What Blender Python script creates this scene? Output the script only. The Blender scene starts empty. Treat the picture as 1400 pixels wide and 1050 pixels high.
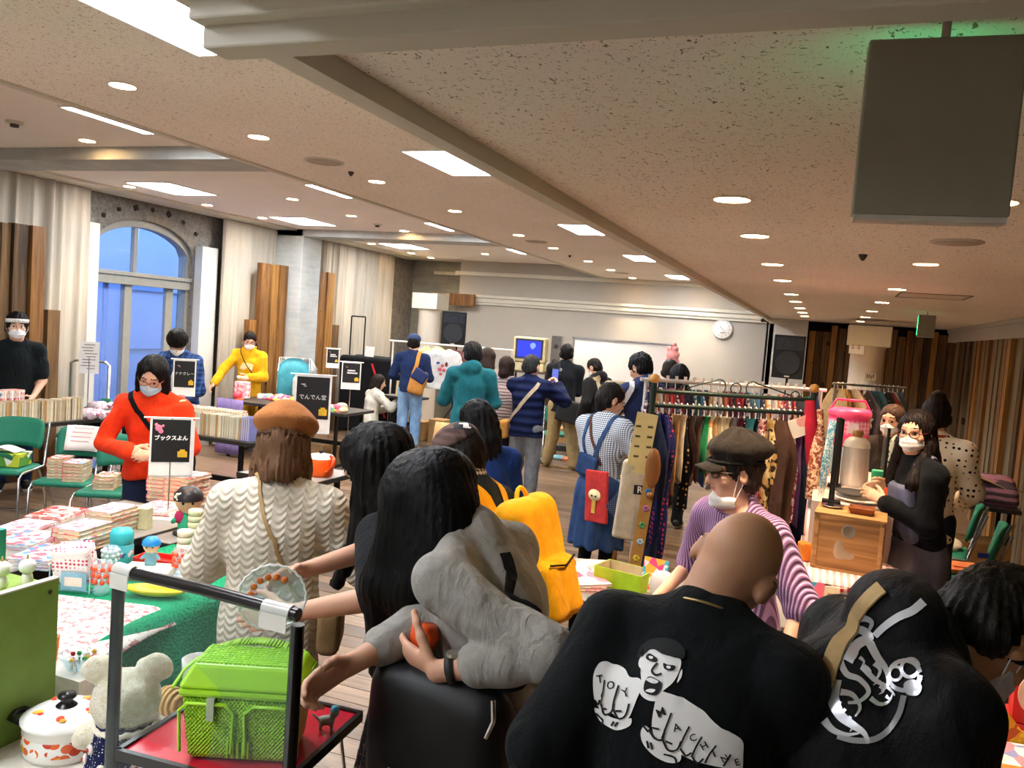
import bpy, bmesh, math, random
import numpy as np
from mathutils import Vector, Matrix, Euler
from mathutils.bvhtree import BVHTree

random.seed(7)
SC = bpy.context.scene
COL = SC.collection
R_ = math.radians

# ------------------------------------------------------------------ camera, world, exposure
FPX, PCX, PCY, CAMH = 1130.0, 700.0, 525.0, 1.9
def _n(v):
    v = np.array(v, float); return v / np.linalg.norm(v)
_Y = _n((1130 - PCX, PCY - 480, -FPX)); _L = _n((-2300 - PCX, PCY - 224, -FPX))
_X = _n(-(_L - _Y * np.dot(_L, _Y))); _Z = np.cross(_X, _Y)
RC = np.array([_X, _Y, _Z])
CAMP = np.array([0, 0, CAMH])
cam = bpy.data.cameras.new('camera'); cam_o = bpy.data.objects.new('camera', cam); COL.objects.link(cam_o)
cam.sensor_width = 36.0; cam.lens = 36.0 * FPX / 1400.0; cam.clip_start = 0.05
cam_o.matrix_world = Matrix.Translation((0, 0, CAMH)) @ Matrix([list(r) for r in RC]).to_4x4()
SC.camera = cam_o

w = bpy.data.worlds.new('world'); SC.world = w; w.use_nodes = True
w.node_tree.nodes['Background'].inputs[0].default_value = (0.22, 0.42, 1.0, 1)
w.node_tree.nodes['Background'].inputs[1].default_value = 1.15
vs = SC.view_settings
vs.view_transform = 'Standard'; vs.look = 'None'; vs.gamma = 1.0; vs.use_curve_mapping = False
vs.exposure = 1.92
TROFFER, DOWNL, SPOTW = 14.0, 26.0, 30.0     # strengths of the room's own lamps

def ray(px, py): return RC @ (np.array([px - PCX, PCY - py, -FPX]) / FPX)
def on_z(px, py, z): d = ray(px, py); return Vector(CAMP + d * (z - CAMH) / d[2])
def on_y(px, py, y): d = ray(px, py); return Vector(CAMP + d * y / d[1])
def on_x(px, py, x): d = ray(px, py); return Vector(CAMP + d * x / d[0])
def at_d(px, py, D): return Vector(CAMP + ray(px, py) * D)

# ------------------------------------------------------------------ materials
def lin(h):
    if isinstance(h, str):
        h = h.lstrip('#'); c = [int(h[i:i + 2], 16) / 255 for i in (0, 2, 4)]
    else: c = h
    return tuple(((x / 12.92) if x <= 0.04045 else ((x + 0.055) / 1.055) ** 2.4) for x in c) + (1.0,)
MATS = {}
class NT:
    """small node-graph helper"""
    def __init__(s, name, rough=0.6, metal=0.0, spec=0.4):
        s.m = bpy.data.materials.new(name); s.m.use_nodes = True
        s.t = s.m.node_tree; s.b = s.t.nodes['Principled BSDF']
        s.b.inputs['Roughness'].default_value = rough; s.b.inputs['Metallic'].default_value = metal
        s.b.inputs['Specular IOR Level'].default_value = spec
    def n(s, kind, **kw):
        nd = s.t.nodes.new('ShaderNode' + kind)
        for k, v in kw.items(): setattr(nd, k, v)
        return nd
    def link(s, a, b): s.t.links.new(a, b)
    def val(s, sock, v):
        if hasattr(v, 'is_linked') or hasattr(v, 'links'): s.link(v, sock)
        else: sock.default_value = v
    def coord(s, scale=(1, 1, 1), loc=(0, 0, 0), rot=(0, 0, 0), kind='Object'):
        tc = s.n('TexCoord'); mp = s.n('Mapping')
        mp.inputs['Scale'].default_value = scale; mp.inputs['Location'].default_value = loc; mp.inputs['Rotation'].default_value = rot
        s.link(tc.outputs[kind], mp.inputs['Vector']); return mp.outputs[0]
    def noise(s, vec, scale=5, detail=3, rough=0.5, dist=0):
        nd = s.n('TexNoise'); s.link(vec, nd.inputs['Vector'])
        nd.inputs['Scale'].default_value = scale; nd.inputs['Detail'].default_value = detail
        nd.inputs['Roughness'].default_value = rough; nd.inputs['Distortion'].default_value = dist
        return nd.outputs['Fac']
    def math(s, op, a, b=0.0, c=0.0):
        nd = s.n('Math', operation=op); s.val(nd.inputs[0], a); s.val(nd.inputs[1], b)
        if op in ('MULTIPLY_ADD', 'COMPARE', 'SMOOTH_MIN', 'PINGPONG', 'WRAP'): s.val(nd.inputs[2], c)
        return nd.outputs[0]
    def sep(s, vec):
        nd = s.n('SeparateXYZ'); s.link(vec, nd.inputs[0]); return nd.outputs
    def ramp(s, fac, stops, interp='LINEAR'):
        nd = s.n('ValToRGB'); s.link(fac, nd.inputs[0]); e = nd.color_ramp.elements; nd.color_ramp.interpolation = interp
        while len(e) < len(stops): e.new(0.5)
        for el, (p, c) in zip(e, stops): el.position = p; el.color = lin(c) if not (isinstance(c, tuple) and len(c) == 4) else c
        return nd.outputs[0]
    def mix(s, fac, a, b):
        nd = s.n('Mix', data_type='RGBA'); s.val(nd.inputs[0], fac)
        s.val(nd.inputs[6], a if hasattr(a, 'is_linked') else lin(a)); s.val(nd.inputs[7], b if hasattr(b, 'is_linked') else lin(b))
        return nd.outputs[2]
    def color(s, c): s.val(s.b.inputs['Base Color'], c if hasattr(c, 'is_linked') else lin(c)); return s
    def bump(s, h, strength=0.3, dist=0.01):
        nd = s.n('Bump'); nd.inputs['Strength'].default_value = strength; nd.inputs['Distance'].default_value = dist
        s.link(h, nd.inputs['Height']); s.link(nd.outputs[0], s.b.inputs['Normal']); return s

def plain(hexc, rough=0.55, metal=0.0, var=0.12, name=None, scale=18.0, spec=0.4):
    """procedural: base colour with slight noise variation"""
    key = ('p', hexc, rough, metal, var)
    if key in MATS: return MATS[key]
    g = NT(name or 'paint_' + str(hexc).strip('#'), rough, metal, spec)
    if var:
        f = g.noise(g.coord(), scale, 3)
        c = lin(hexc)[:3]
        lo = tuple(x * (1 - var) for x in c) + (1.0,); hi = tuple(min(1, x * (1 + var)) for x in c) + (1.0,)
        g.color(g.ramp(f, [(0.3, lo), (0.7, hi)]))
    else: g.color(hexc)
    MATS[key] = g.m; return g.m
def cloth(hexc, rough=0.9, var=0.16, weave=260, wr=14):
    key = ('c', hexc, rough, var)
    if key in MATS: return MATS[key]
    g = NT('fabric_' + str(hexc).strip('#'), rough, 0, 0.15)
    v = g.coord(); f = g.noise(v, wr, 4, 0.6)
    c = lin(hexc)[:3]
    g.color(g.ramp(f, [(0.3, tuple(x * (1 - var) for x in c) + (1.0,)), (0.7, tuple(min(1, x * (1 + var)) for x in c) + (1.0,))]))
    g.bump(g.math('ADD', g.math('MULTIPLY', g.noise(v, weave, 2), 0.12), g.noise(g.coord((1, 1, .45), rot=(.5, .3, .4)), wr * 1.1, 3, 0.5, .6)), 0.55, 0.03)
    g.b.inputs['Sheen Weight'].default_value = 0.04
    MATS[key] = g.m; return g.m
def emit(hexc, strength, name):
    key = ('e', hexc, strength)
    if key in MATS: return MATS[key]
    m = bpy.data.materials.new(name); m.use_nodes = True; t = m.node_tree
    b = t.nodes['Principled BSDF']; b.inputs['Base Color'].default_value = (0.8, 0.8, 0.8, 1) if strength > 5 else tuple(x * .15 for x in lin(hexc)[:3]) + (1,)
    b.inputs['Emission Color'].default_value = lin(hexc); b.inputs['Emission Strength'].default_value = strength
    MATS[key] = m; return m
def glass(hexc='#f4fbff', rough=0.03, alpha=0.16, name='clear_plastic', trans=1.0):
    key = ('g', hexc, alpha)
    if key in MATS: return MATS[key]
    m = bpy.data.materials.new(name); m.use_nodes = True; t = m.node_tree; b = t.nodes['Principled BSDF']
    out = t.nodes['Material Output']; tr = t.nodes.new('ShaderNodeBsdfTransparent'); mx = t.nodes.new('ShaderNodeMixShader')
    tr.inputs[0].default_value = lin(hexc); b.inputs['Base Color'].default_value = lin(hexc); b.inputs['Roughness'].default_value = rough
    b.inputs['Specular IOR Level'].default_value = 0.8
    mx.inputs[0].default_value = alpha
    t.links.new(tr.outputs[0], mx.inputs[1]); t.links.new(b.outputs[0], mx.inputs[2]); t.links.new(mx.outputs[0], out.inputs[0])
    MATS[key] = m; return m

# ------------------------------------------------------------------ objects
def tag(o, label=None, cat=None, group=None, kind=None):
    if label: o['label'] = label
    if cat: o['category'] = cat
    if group: o['group'] = group
    if kind: o['kind'] = kind
    return o
def empty(name, loc=(0, 0, 0), rz=0.0, label=None, cat=None, group=None, kind=None):
    o = bpy.data.objects.new(name, None); COL.objects.link(o); o.location = loc; o.rotation_euler = (0, 0, rz)
    o.empty_display_size = 0.1
    return tag(o, label, cat, group, kind)
def mesh_obj(name, verts, faces, mats, parent=None, mi=None, smooth=False, loc=None, rot=None, bevel=0, solid=0):
    me = bpy.data.meshes.new(name)
    if isinstance(verts, np.ndarray) and isinstance(faces, np.ndarray):
        nv, nf, k = len(verts), len(faces), faces.shape[1]
        me.vertices.add(nv); me.vertices.foreach_set('co', verts.astype(np.float32).ravel())
        me.loops.add(nf * k); me.loops.foreach_set('vertex_index', faces.astype(np.int32).ravel())
        me.polygons.add(nf); me.polygons.foreach_set('loop_start', np.arange(0, nf * k, k, dtype=np.int32))
        me.polygons.foreach_set('loop_total', np.full(nf, k, dtype=np.int32)); me.update(calc_edges=True)
    else:
        me.from_pydata([tuple(v) for v in verts], [], [tuple(f) for f in faces])
    for m in (mats if isinstance(mats, (list, tuple)) else [mats]): me.materials.append(m)
    if mi is not None: me.polygons.foreach_set('material_index', np.array(mi, dtype=np.int32))
    if smooth: me.polygons.foreach_set('use_smooth', np.ones(len(me.polygons), dtype=bool))
    me.update()
    o = bpy.data.objects.new(name, me); COL.objects.link(o)
    if parent is not None: o.parent = parent
    if loc is not None: o.location = loc
    if rot is not None: o.rotation_euler = rot
    if bevel:
        b = o.modifiers.new('bevel', 'BEVEL'); b.width = bevel; b.segments = 2; b.limit_method = 'ANGLE'; b.angle_limit = 0.6
    if solid:
        b = o.modifiers.new('solid', 'SOLIDIFY'); b.thickness = solid; b.offset = 0
    return o
class MB:
    """collects shapes of ONE part"""
    def __init__(s): s.v = []; s.f = []; s.m = []; s.mi = 0; s.sm = []
    def add(s, vs, fs, smooth=False):
        b = len(s.v); s.v += [tuple(v) for v in vs]
        for f in fs: s.f.append(tuple(i + b for i in f)); s.m.append(s.mi); s.sm.append(smooth)
        return s
    def box(s, c, size, rot=None):
        x, y, z = (k / 2 for k in size); M = rot if isinstance(rot, Matrix) else (Euler(rot).to_matrix() if rot else Matrix.Identity(3))
        vs = [M @ Vector((a * x, b * y, d * z)) + Vector(c) for a in (-1, 1) for b in (-1, 1) for d in (-1, 1)]
        return s.add(vs, [(0, 1, 3, 2), (4, 6, 7, 5), (0, 4, 5, 1), (2, 3, 7, 6), (0, 2, 6, 4), (1, 5, 7, 3)])
    def cyl(s, p0, p1, r0, r1=None, n=12, caps=True):
        r1 = r0 if r1 is None else r1; p0 = Vector(p0); p1 = Vector(p1); d = (p1 - p0)
        if d.length < 1e-6: return s
        a = d.orthogonal().normalized(); b = d.normalized().cross(a); vs = []
        for p, r in ((p0, r0), (p1, r1)):
            for i in range(n):
                t = 2 * math.pi * i / n; vs.append(p + a * (r * math.cos(t)) + b * (r * math.sin(t)))
        s.add(vs, [(i, (i + 1) % n, n + (i + 1) % n, n + i) for i in range(n)], True)
        if caps: s.add(vs[:n], [tuple(reversed(range(n)))]); s.add(vs[n:], [tuple(range(n))])
        return s
    def tube(s, pts, r, n=8, closed=False):
        pts = [Vector(p) for p in pts]; L = len(pts); rs = r if isinstance(r, (list, tuple)) else [r] * L
        ref = None; vs = []
        for i, p in enumerate(pts):
            t = (pts[(i + 1) % L] - pts[i - 1]) if closed else (pts[min(i + 1, L - 1)] - pts[max(i - 1, 0)])
            t = t.normalized() if t.length > 1e-9 else Vector((0, 0, 1))
            if ref is None: ref = t.orthogonal().normalized()
            a = ref - t * ref.dot(t); a = a.normalized() if a.length > 1e-6 else t.orthogonal().normalized(); ref = a; b = t.cross(a)
            for k in range(n):
                th = 2 * math.pi * k / n; vs.append(p + a * (rs[i] * math.cos(th)) + b * (rs[i] * math.sin(th)))
        fs = []
        for i in range(L if closed else L - 1):
            j = (i + 1) % L
            for k in range(n): fs.append((i * n + k, i * n + (k + 1) % n, j * n + (k + 1) % n, j * n + k))
        s.add(vs, fs, True)
        if not closed: s.add(vs[:n], [tuple(reversed(range(n)))]); s.add(vs[-n:], [tuple(range(n))])
        return s
    def lathe(s, prof, c=(0, 0, 0), n=20, M=None):
        c = Vector(c); vs = []; M = M or Matrix.Identity(3)
        for r, z in prof:
            for i in range(n):
                t = 2 * math.pi * i / n; vs.append(c + M @ Vector((r * math.cos(t), r * math.sin(t), z)))
        fs = [(j * n + i, j * n + (i + 1) % n, (j + 1) * n + (i + 1) % n, (j + 1) * n + i) for j in range(len(prof) - 1) for i in range(n)]
        s.add(vs, fs, True)
        if prof[0][0] > 1e-5: s.add(vs[:n], [tuple(reversed(range(n)))])
        if prof[-1][0] > 1e-5: s.add(vs[-n:], [tuple(range(n))])
        return s
    def ball(s, c, r, n=10, M=None):
        r = (r, r, r) if not hasattr(r, '__len__') else r; m = max(4, n // 2 + 1); c = Vector(c); M = M or Matrix.Identity(3); vs = []
        for j in range(m + 1):
            ph = math.pi * j / m
            for i in range(n):
                t = 2 * math.pi * i / n
                vs.append(c + M @ Vector((r[0] * math.sin(ph) * math.cos(t), r[1] * math.sin(ph) * math.sin(t), -r[2] * math.cos(ph))))
        return s.add(vs, [(j * n + i, j * n + (i + 1) % n, (j + 1) * n + (i + 1) % n, (j + 1) * n + i) for j in range(m) for i in range(n)], True)
    def prism(s, poly, h, M=None, c=(0, 0, 0)):
        """poly in local xy, extruded along local z from 0 to h"""
        M = M or Matrix.Identity(3); c = Vector(c); n = len(poly)
        vs = [c + M @ Vector((p[0], p[1], 0)) for p in poly] + [c + M @ Vector((p[0], p[1], h)) for p in poly]
        return s.add(vs, [tuple(reversed(range(n))), tuple(range(n, 2 * n))] + [(i, (i + 1) % n, n + (i + 1) % n, n + i) for i in range(n)])
    def sheet(s, fn, nu, nv, smooth=True):
        vs = [fn(u / nu, v / nv) for u in range(nu + 1) for v in range(nv + 1)]
        return s.add(vs, [(u * (nv + 1) + v, (u + 1) * (nv + 1) + v, (u + 1) * (nv + 1) + v + 1, u * (nv + 1) + v + 1) for u in range(nu) for v in range(nv)], smooth)
    def build(s, name, mats, parent=None, loc=None, rot=None, bevel=0, solid=0):
        o = mesh_obj(name, s.v, s.f, mats, parent, s.m, False, loc, rot, bevel, solid)
        o.data.polygons.foreach_set('use_smooth', np.array(s.sm, dtype=bool)); return o
def dup(root, loc=None, rz=None, label=None, group=None, parent=None):
    r = root.copy(); COL.objects.link(r)
    if parent is not None: r.parent = parent
    if loc is not None: r.location = loc
    if rz is not None: r.rotation_euler = (0, 0, rz)
    if label: r['label'] = label
    if group: r['group'] = group
    for ch in root.children: dup(ch, parent=r)
    return r
def text_mesh(txt, size, align='CENTER', spacing=1.0, bold=0.0):
    cu = bpy.data.curves.new('t', 'FONT'); cu.body = txt; cu.size = size; cu.align_x = align; cu.align_y = 'CENTER'
    cu.space_character = spacing; cu.offset = bold; cu.resolution_u = 2
    o = bpy.data.objects.new('t', cu); COL.objects.link(o)
    dg = bpy.context.evaluated_depsgraph_get(); me = bpy.data.meshes.new_from_object(o.evaluated_get(dg))
    vs = [v.co.copy() for v in me.vertices]; fs = [tuple(p.vertices) for p in me.polygons]
    bpy.data.objects.remove(o); bpy.data.curves.remove(cu); bpy.data.meshes.remove(me)
    return vs, fs
def text(mb, txt, size, M, c, align='CENTER', bold=0.0, spacing=1.0):
    vs, fs = text_mesh(txt, size, align, spacing, bold); c = Vector(c)
    return mb.add([c + M @ v for v in vs], fs)
def frame(right, up):
    """3x3 with local x=right, y=up, z=normal"""
    r = Vector(right).normalized(); u = Vector(up); u = (u - r * u.dot(r)).normalized(); n = r.cross(u)
    return Matrix((r, u, n)).transposed()
# ------------------------------------------------------------------ the room
ZL, ZM, ZR = 3.10, 2.90, 2.38
XS, XM, XW, XRW, YB, YF = -0.93, -3.80, -7.70, 1.85, 14.5, -2.6
def struct(o): o['kind'] = 'structure'; return o
# --- materials of the shell
def m_ceiling():
    g = NT('fissured_ceiling_board', 0.95, 0, 0.1); v = g.coord((1, 1, 1))
    n1 = g.noise(g.coord((62, 130, 1), rot=(0, 0, 0.5)), 1.0, 3, 0.62, 1.0)
    n2 = g.noise(g.coord((120, 56, 1), rot=(0, 0, -0.35)), 1.0, 2, 0.6, 1.0)
    a = g.math('MAXIMUM', g.math('GREATER_THAN', n1, 0.65), g.math('GREATER_THAN', n2, 0.66))
    base = g.ramp(g.noise(v, 1.2, 2), [(0.3, '#f3eadd'), (0.7, '#f8f0e6')])
    g.color(g.mix(a, base, '#85796a')); g.bump(g.math('SUBTRACT', 1.0, a), 0.6, 0.006); return g.m
def m_concrete(c0='#a9aaa6', c1='#c3c5c1'):
    g = NT('board_marked_concrete', 0.85); v = g.coord((1, 1, 1))
    n = g.noise(v, 3.0, 6, 0.65); st = g.noise(g.coord((2, 2, 14)), 1.5, 4, 0.6)
    f = g.math('ADD', g.math('MULTIPLY', n, 0.6), g.math('MULTIPLY', st, 0.4))
    g.color(g.ramp(f, [(0.35, c0), (0.65, c1)])); g.bump(f, 0.3, 0.02); return g.m
def m_rough_concrete():
    g = NT('chipped_rough_concrete', 0.95); v = g.coord()
    n = g.noise(v, 9, 8, 0.7); vo = g.n('TexVoronoi'); g.link(v, vo.inputs['Vector']); vo.inputs['Scale'].default_value = 26
    f = g.math('ADD', g.math('MULTIPLY', n, 0.7), g.math('MULTIPLY', vo.outputs['Distance'], 0.22))
    g.color(g.ramp(f, [(0.3, '#5f5c57'), (0.5, '#7d7972'), (0.66, '#8a867e'), (0.8, '#b0aba2')])); g.bump(f, 0.9, 0.03); return g.m
def m_wood(c0, c1, c2, name, rough=0.6, axis=2, sc=1.0):
    g = NT(name, rough); s = [16 * sc] * 3; s[axis] = 1.1 * sc
    tc = g.n('TexCoord'); oi = g.n('ObjectInfo'); ad = g.n('VectorMath', operation='ADD'); mp = g.n('Mapping')
    mu = g.n('Math', operation='MULTIPLY'); g.link(oi.outputs['Random'], mu.inputs[0]); mu.inputs[1].default_value = 37.0
    g.link(tc.outputs['Object'], ad.inputs[0]); g.link(mu.outputs[0], ad.inputs[1])
    mp.inputs['Scale'].default_value = s; g.link(ad.outputs[0], mp.inputs['Vector'])
    n = g.noise(mp.outputs[0], 1.0, 5, 0.6, 0.8)
    nk = g.noise(ad.outputs[0], 4.0, 1); f = g.math('ADD', n, g.math('MULTIPLY', g.math('SUBTRACT', oi.outputs['Random'], 0.5), 0.28))
    g.color(g.mix(g.math('GREATER_THAN', nk, 0.74), g.ramp(f, [(0.3, c0), (0.5, c1), (0.72, c2)]), '#3a2410'))
    g.bump(n, 0.25, 0.006); return g.m
M_CEIL = m_ceiling(); M_CONC = m_concrete(); M_RCONC = m_rough_concrete()
M_PLANK = m_wood('#5e3c1c', '#8a5d2c', '#b0803f', 'stained_cedar_plank', 0.55)
M_PLANKD = m_wood('#3e2c19', '#65492a', '#86653c', 'dark_weathered_plank', 0.65)
M_PLANKR = m_wood('#4a4030', '#6e6048', '#8a7a5e', 'grey_weathered_plank', 0.7)
def m_floor():
    g = NT('dark_brown_floorboard', 0.3, 0, 0.5)
    tc = g.n('TexCoord'); oi = g.n('ObjectInfo'); ad = g.n('VectorMath', operation='ADD'); mu = g.n('Math', operation='MULTIPLY')
    g.link(oi.outputs['Random'], mu.inputs[0]); mu.inputs[1].default_value = 53.0
    g.link(tc.outputs['Object'], ad.inputs[0]); g.link(mu.outputs[0], ad.inputs[1])
    mp = g.n('Mapping'); mp.inputs['Scale'].default_value = (1.6, 26, 1); g.link(ad.outputs[0], mp.inputs['Vector'])
    n = g.noise(mp.outputs[0], 1.0, 5, 0.65, 0.5); big = g.noise(g.coord(), 0.7, 2)
    f = g.math('ADD', g.math('ADD', g.math('MULTIPLY', n, 0.8), g.math('MULTIPLY', g.math('SUBTRACT', oi.outputs['Random'], 0.5), 0.22)), 0.1)
    g.color(g.ramp(f, [(0.28, '#463526'), (0.5, '#6a5440'), (0.75, '#957c64')]))
    g.val(g.b.inputs['Roughness'], g.math('ADD', g.math('MULTIPLY', n, 0.25), 0.2)); g.bump(n, 0.12, 0.004); return g.m
M_FLOOR = m_floor()
M_WHITEWALL = plain('#cfcac0', 0.8, var=0.03, name='white_wall_paint', scale=2)
M_TRIM = plain('#d3cdbd', 0.6, var=0.03, name='cream_trim_paint', scale=3)
M_GREYWALL = plain('#b3aca1', 0.85, var=0.04, name='pale_grey_plaster', scale=2)
M_BLACK = plain('#141414', 0.45, var=0.1, name='black_plastic')
M_BLKMET = plain('#1c1c1d', 0.35, 0.6, 0.1, name='black_powder_metal')
M_CHROME = plain('#cfd2d4', 0.18, 1.0, 0.03, name='polished_chrome')
M_WHITE = plain('#f1efe9', 0.5, var=0.03, name='white_plastic')
M_PAPER = plain('#f2f0ec', 0.8, var=0.03, name='white_paper')

# --- floor: the base, the boards in view one by one, the rest as one mesh
fl = struct(MB().box(((XRW - 8.6) / 2, (YB + YF) / 2, -0.06), (XRW + 9.4, YB - YF + 1.6, 0.10)).build('floor', plain('#2a1d16', 0.8, name='floor_underlay')))
PW, PL = 0.148, 2.4
pv = MB().box((0, 0, 0), (PL - 0.004, PW - 0.005, 0.012)).build('floor_plank', M_FLOOR)
proto_plank = pv; used = False; rest = MB(); cnt = 0
planks = []
for j in range(int((YB - YF) / PW)):
    yy = YF + (j + 0.5) * PW; off = (j * 0.83) % PL
    xx = -8.4 - off
    while xx < XRW:
        xc = xx + PL / 2; x0, x1 = max(xx, -8.4), min(xx + PL, XRW)
        if x1 - x0 > 0.05: planks.append(((x0 + x1) / 2, yy, x1 - x0))
        xx += PL
def seen_floor(x, y): # the open floor in the middle of the photograph
    return 2.6 < y < 13.2 and -6.4 < x < -0.1 and x < 0.6 - 0.12 * y + 1.2 and x > -0.62 * y - 0.2
near = sorted([p for p in planks if abs(p[2] - PL) < 0.01 and seen_floor(p[0], p[1])], key=lambda p: p[1])[:300]
ns = set(near)
for p in planks:
    if p in ns:
        o = pv if not used else pv.copy()
        if used: COL.objects.link(o)
        used = True; o.location = (p[0], p[1], -0.006 + random.uniform(-0.0006, 0.0006)); o.parent = fl
    else: rest.box((p[0], p[1], -0.006), (p[2] - 0.004, PW - 0.005, 0.012))
ro = rest.build('floor_planks_beyond', M_FLOOR, fl); ro['kind'] = 'stuff'

# --- ceilings and their steps
ce = struct(MB().box(((XM + XS) / 2, (YB + YF) / 2, ZM + 0.05), (XS - XM, YB - YF + 1.8, 0.1)).build('ceiling', M_CEIL))
struct(MB().box(((XM - 8.4) / 2, (YB + YF) / 2, ZL + 0.05), (8.4 + XM, YB - YF + 1.8, 0.1)).build('ceiling_high', plain('#f5ede6', 0.95, var=0.02, name='smooth_ceiling_board', scale=3)))
struct(MB().box(((XS + XRW + .3) / 2, (YB + 1.12) / 2, ZR + 0.05), (XRW + .3 - XS, YB - 1.12 + 1.4, 0.1)).build('ceiling_low', M_CEIL))
struct(MB().box(((XRW + XS) / 2 + 0.15, -0.8, ZM + 0.05), (XRW - XS + 0.3, 4.0, 0.1)).build('ceiling_behind', M_CEIL))
# step between the middle and the high ceiling, with a thin lip
struct(MB().box((XM - 0.012, (YB + YF) / 2, (ZM + ZL) / 2 + 0.01), (0.024, YB - YF, ZL - ZM + 0.02)).box((XM - 0.02, (YB + YF) / 2, ZM - 0.004), (0.05, YB - YF, 0.02)).build('trim_1', M_TRIM))
# fascia of the low ceiling: side run, front run with moulding
f = MB(); f.box((XS, (YB + 1.06) / 2, (ZM + 2.335) / 2), (0.055, YB - 1.06, ZM - 2.335))
struct(f.build('trim_2', M_TRIM))
f = MB(); f.box(((XS + XRW) / 2, 1.09, 2.60), (XRW - XS + 0.06, 0.06, 0.6)); f.box(((XS + XRW) / 2 - .02, 1.04, 2.41), (XRW - XS + 0.10, 0.075, 0.085))
f.box(((XS + XRW) / 2, 1.055, 2.355), (XRW - XS + 0.07, 0.045, 0.04))
struct(f.build('trim_3', M_TRIM, bevel=0.004))
# concrete beams under the high ceiling
for i, y0 in enumerate((5.1, 10.22)):
    struct(MB().box(((XM + XW) / 2 - 0.1, y0 + 0.23, ZL - 0.02), (XM - XW - 0.2, 0.46, 0.16)).build('beam', M_CONC))
struct(MB().box((XW + 0.12, (5.56 + 10.22) / 2, ZL - 0.012), (0.45, 10.22 - 5.56, 0.025)).box((XW + 0.12, (10.7 + YB) / 2, ZL - 0.012), (0.45, YB - 10.7, 0.025)).build('trim_4', M_TRIM))
# --- left wall: concrete with an arched opening for the window
WY0, WY1, WZS, WZT = 7.1, 8.72, 2.42, 2.86
xw = XW - 0.16
wl = MB()
def arch_z(y):
    t = (y - (WY0 + WY1) / 2) / ((WY1 - WY0) / 2); t = max(-1, min(1, t)); return WZS + (WZT - WZS) * math.sqrt(max(0, 1 - t * t * 0.98))
NA = 24; ys = [WY0 + (WY1 - WY0) * i / NA for i in range(NA + 1)]
def quadwall(mb, y0, y1, z0a, z0b, z1, x0, x1):
    vs = [(x0, y0, z0a), (x0, y1, z0b), (x0, y1, z1), (x0, y0, z1), (x1, y0, z0a), (x1, y1, z0b), (x1, y1, z1), (x1, y0, z1)]
    mb.add(vs, [(0, 3, 2, 1), (4, 5, 6, 7), (0, 1, 5, 4), (2, 3, 7, 6), (0, 4, 7, 3), (1, 2, 6, 5)])
quadwall(wl, YF, WY0, 0, 0, ZL, xw - 0.25, xw); quadwall(wl, WY1, YB + .6, -.1, -.1, ZL + .1, xw - 0.25, xw)
for a, b in zip(ys[:-1], ys[1:]): quadwall(wl, a, b, arch_z(a), arch_z(b), ZL, xw - 0.25, xw)
struct(wl.build('wall_left', M_RCONC))
# white flanking panels beside the window
struct(MB().box((xw + 0.06, WY0 - 0.13, 1.36), (0.12, 0.26, 2.72)).build('trim_5', plain('#bfc0bc', 0.7, var=0.03)))
struct(MB().box((xw + 0.06, WY1 + 0.17, 1.33), (0.12, 0.30, 2.66)).build('trim_6', plain('#bfc0bc', 0.7, var=0.03)))
# chipped fixing holes around the arch
for i, (px, py) in enumerate([(142, 294), (163, 286), (186, 284), (209, 287), (231, 293), (251, 304), (268, 320)]):
    p = on_x(px, py, xw + 0.012); s = 0.05 if i in (2, 4) else 0.035
    MB().box((0, 0, 0), (0.02, s * 1.1, s * 1.3), (0.2 * i, 0, 0)).build('chipped_hole', plain('#2b2723', 0.9, var=0.2), None, p).parent = bpy.data.objects['wall_left']
# window: frame, arched head, mullions, sliding doors, blind box
M_ALU = plain('#8d8c84', 0.5, 0.1, 0.05, name='bronze_grey_aluminium')
M_PANE = glass('#dcebff', 0.02, 0.10, 'window_glass')
win = struct(empty('window_1', (xw - 0.12, 0, 0)))
fr = MB(); W = 0.085
for i in range(NA):
    a, b = ys[i], ys[i + 1]; za, zb = arch_z(a), arch_z(b)
    vs = [(-.05, a, za - W), (-.05, b, zb - W), (-.05, b, zb), (-.05, a, za), (.07, a, za - W), (.07, b, zb - W), (.07, b, zb), (.07, a, za)]
    fr.add(vs, [(0, 3, 2, 1), (4, 5, 6, 7), (0, 1, 5, 4), (2, 3, 7, 6)])
fr.box((0, WY0 + .03, 1.25), (.12, .06, 2.5)); fr.box((0, WY1 - .03, 1.25), (.12, .06, 2.5))
fr.build('window_frame', M_ALU, win)
MB().box((0.03, (WY0 + WY1) / 2, 2.2), (.16, WY1 - WY0, .05)).box((0.03, (WY0 + WY1) / 2, 2.12), (.12, WY1 - WY0, .1)).build('transom', M_ALU, win, bevel=0.006)
MB().box((0, 7.83, 2.5), (.06, .05, .68)).build('mullion', M_ALU, win)
MB().box((0.02, 7.72, 1.04), (.07, .11, 2.08)).build('mullion', M_ALU, win)
MB().box((0, 8.42, 1.04), (.05, .12, 2.08)).build('door_stile', M_ALU, win)
MB().box((-.02, 7.45, 1.04), (.03, .06, 2.08)).build('door_stile', plain('#6f8fbf', 0.4), win)
MB().box((0, 7.47, 1.2), (.004, .68, 1.75)).build('pane', M_PANE, win)
MB().box((0, 8.08, 1.04), (.004, .62, 2.05)).build('pane', M_PANE, win)
MB().add([(0, y, arch_z(y) - W) for y in ys if y < 7.82] + [(0, 7.80, 2.22), (0, WY0 + .05, 2.22)], [tuple(range(len([y for y in ys if y < 7.82]) + 2))]).build('pane', M_PANE, win)
MB().add([(0, y, arch_z(y) - W) for y in ys if y > 7.86] + [(0, WY1 - .05, 2.22), (0, 7.86, 2.22)], [tuple(range(len([y for y in ys if y > 7.86]) + 2))]).build('pane', M_PANE, win)
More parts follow.
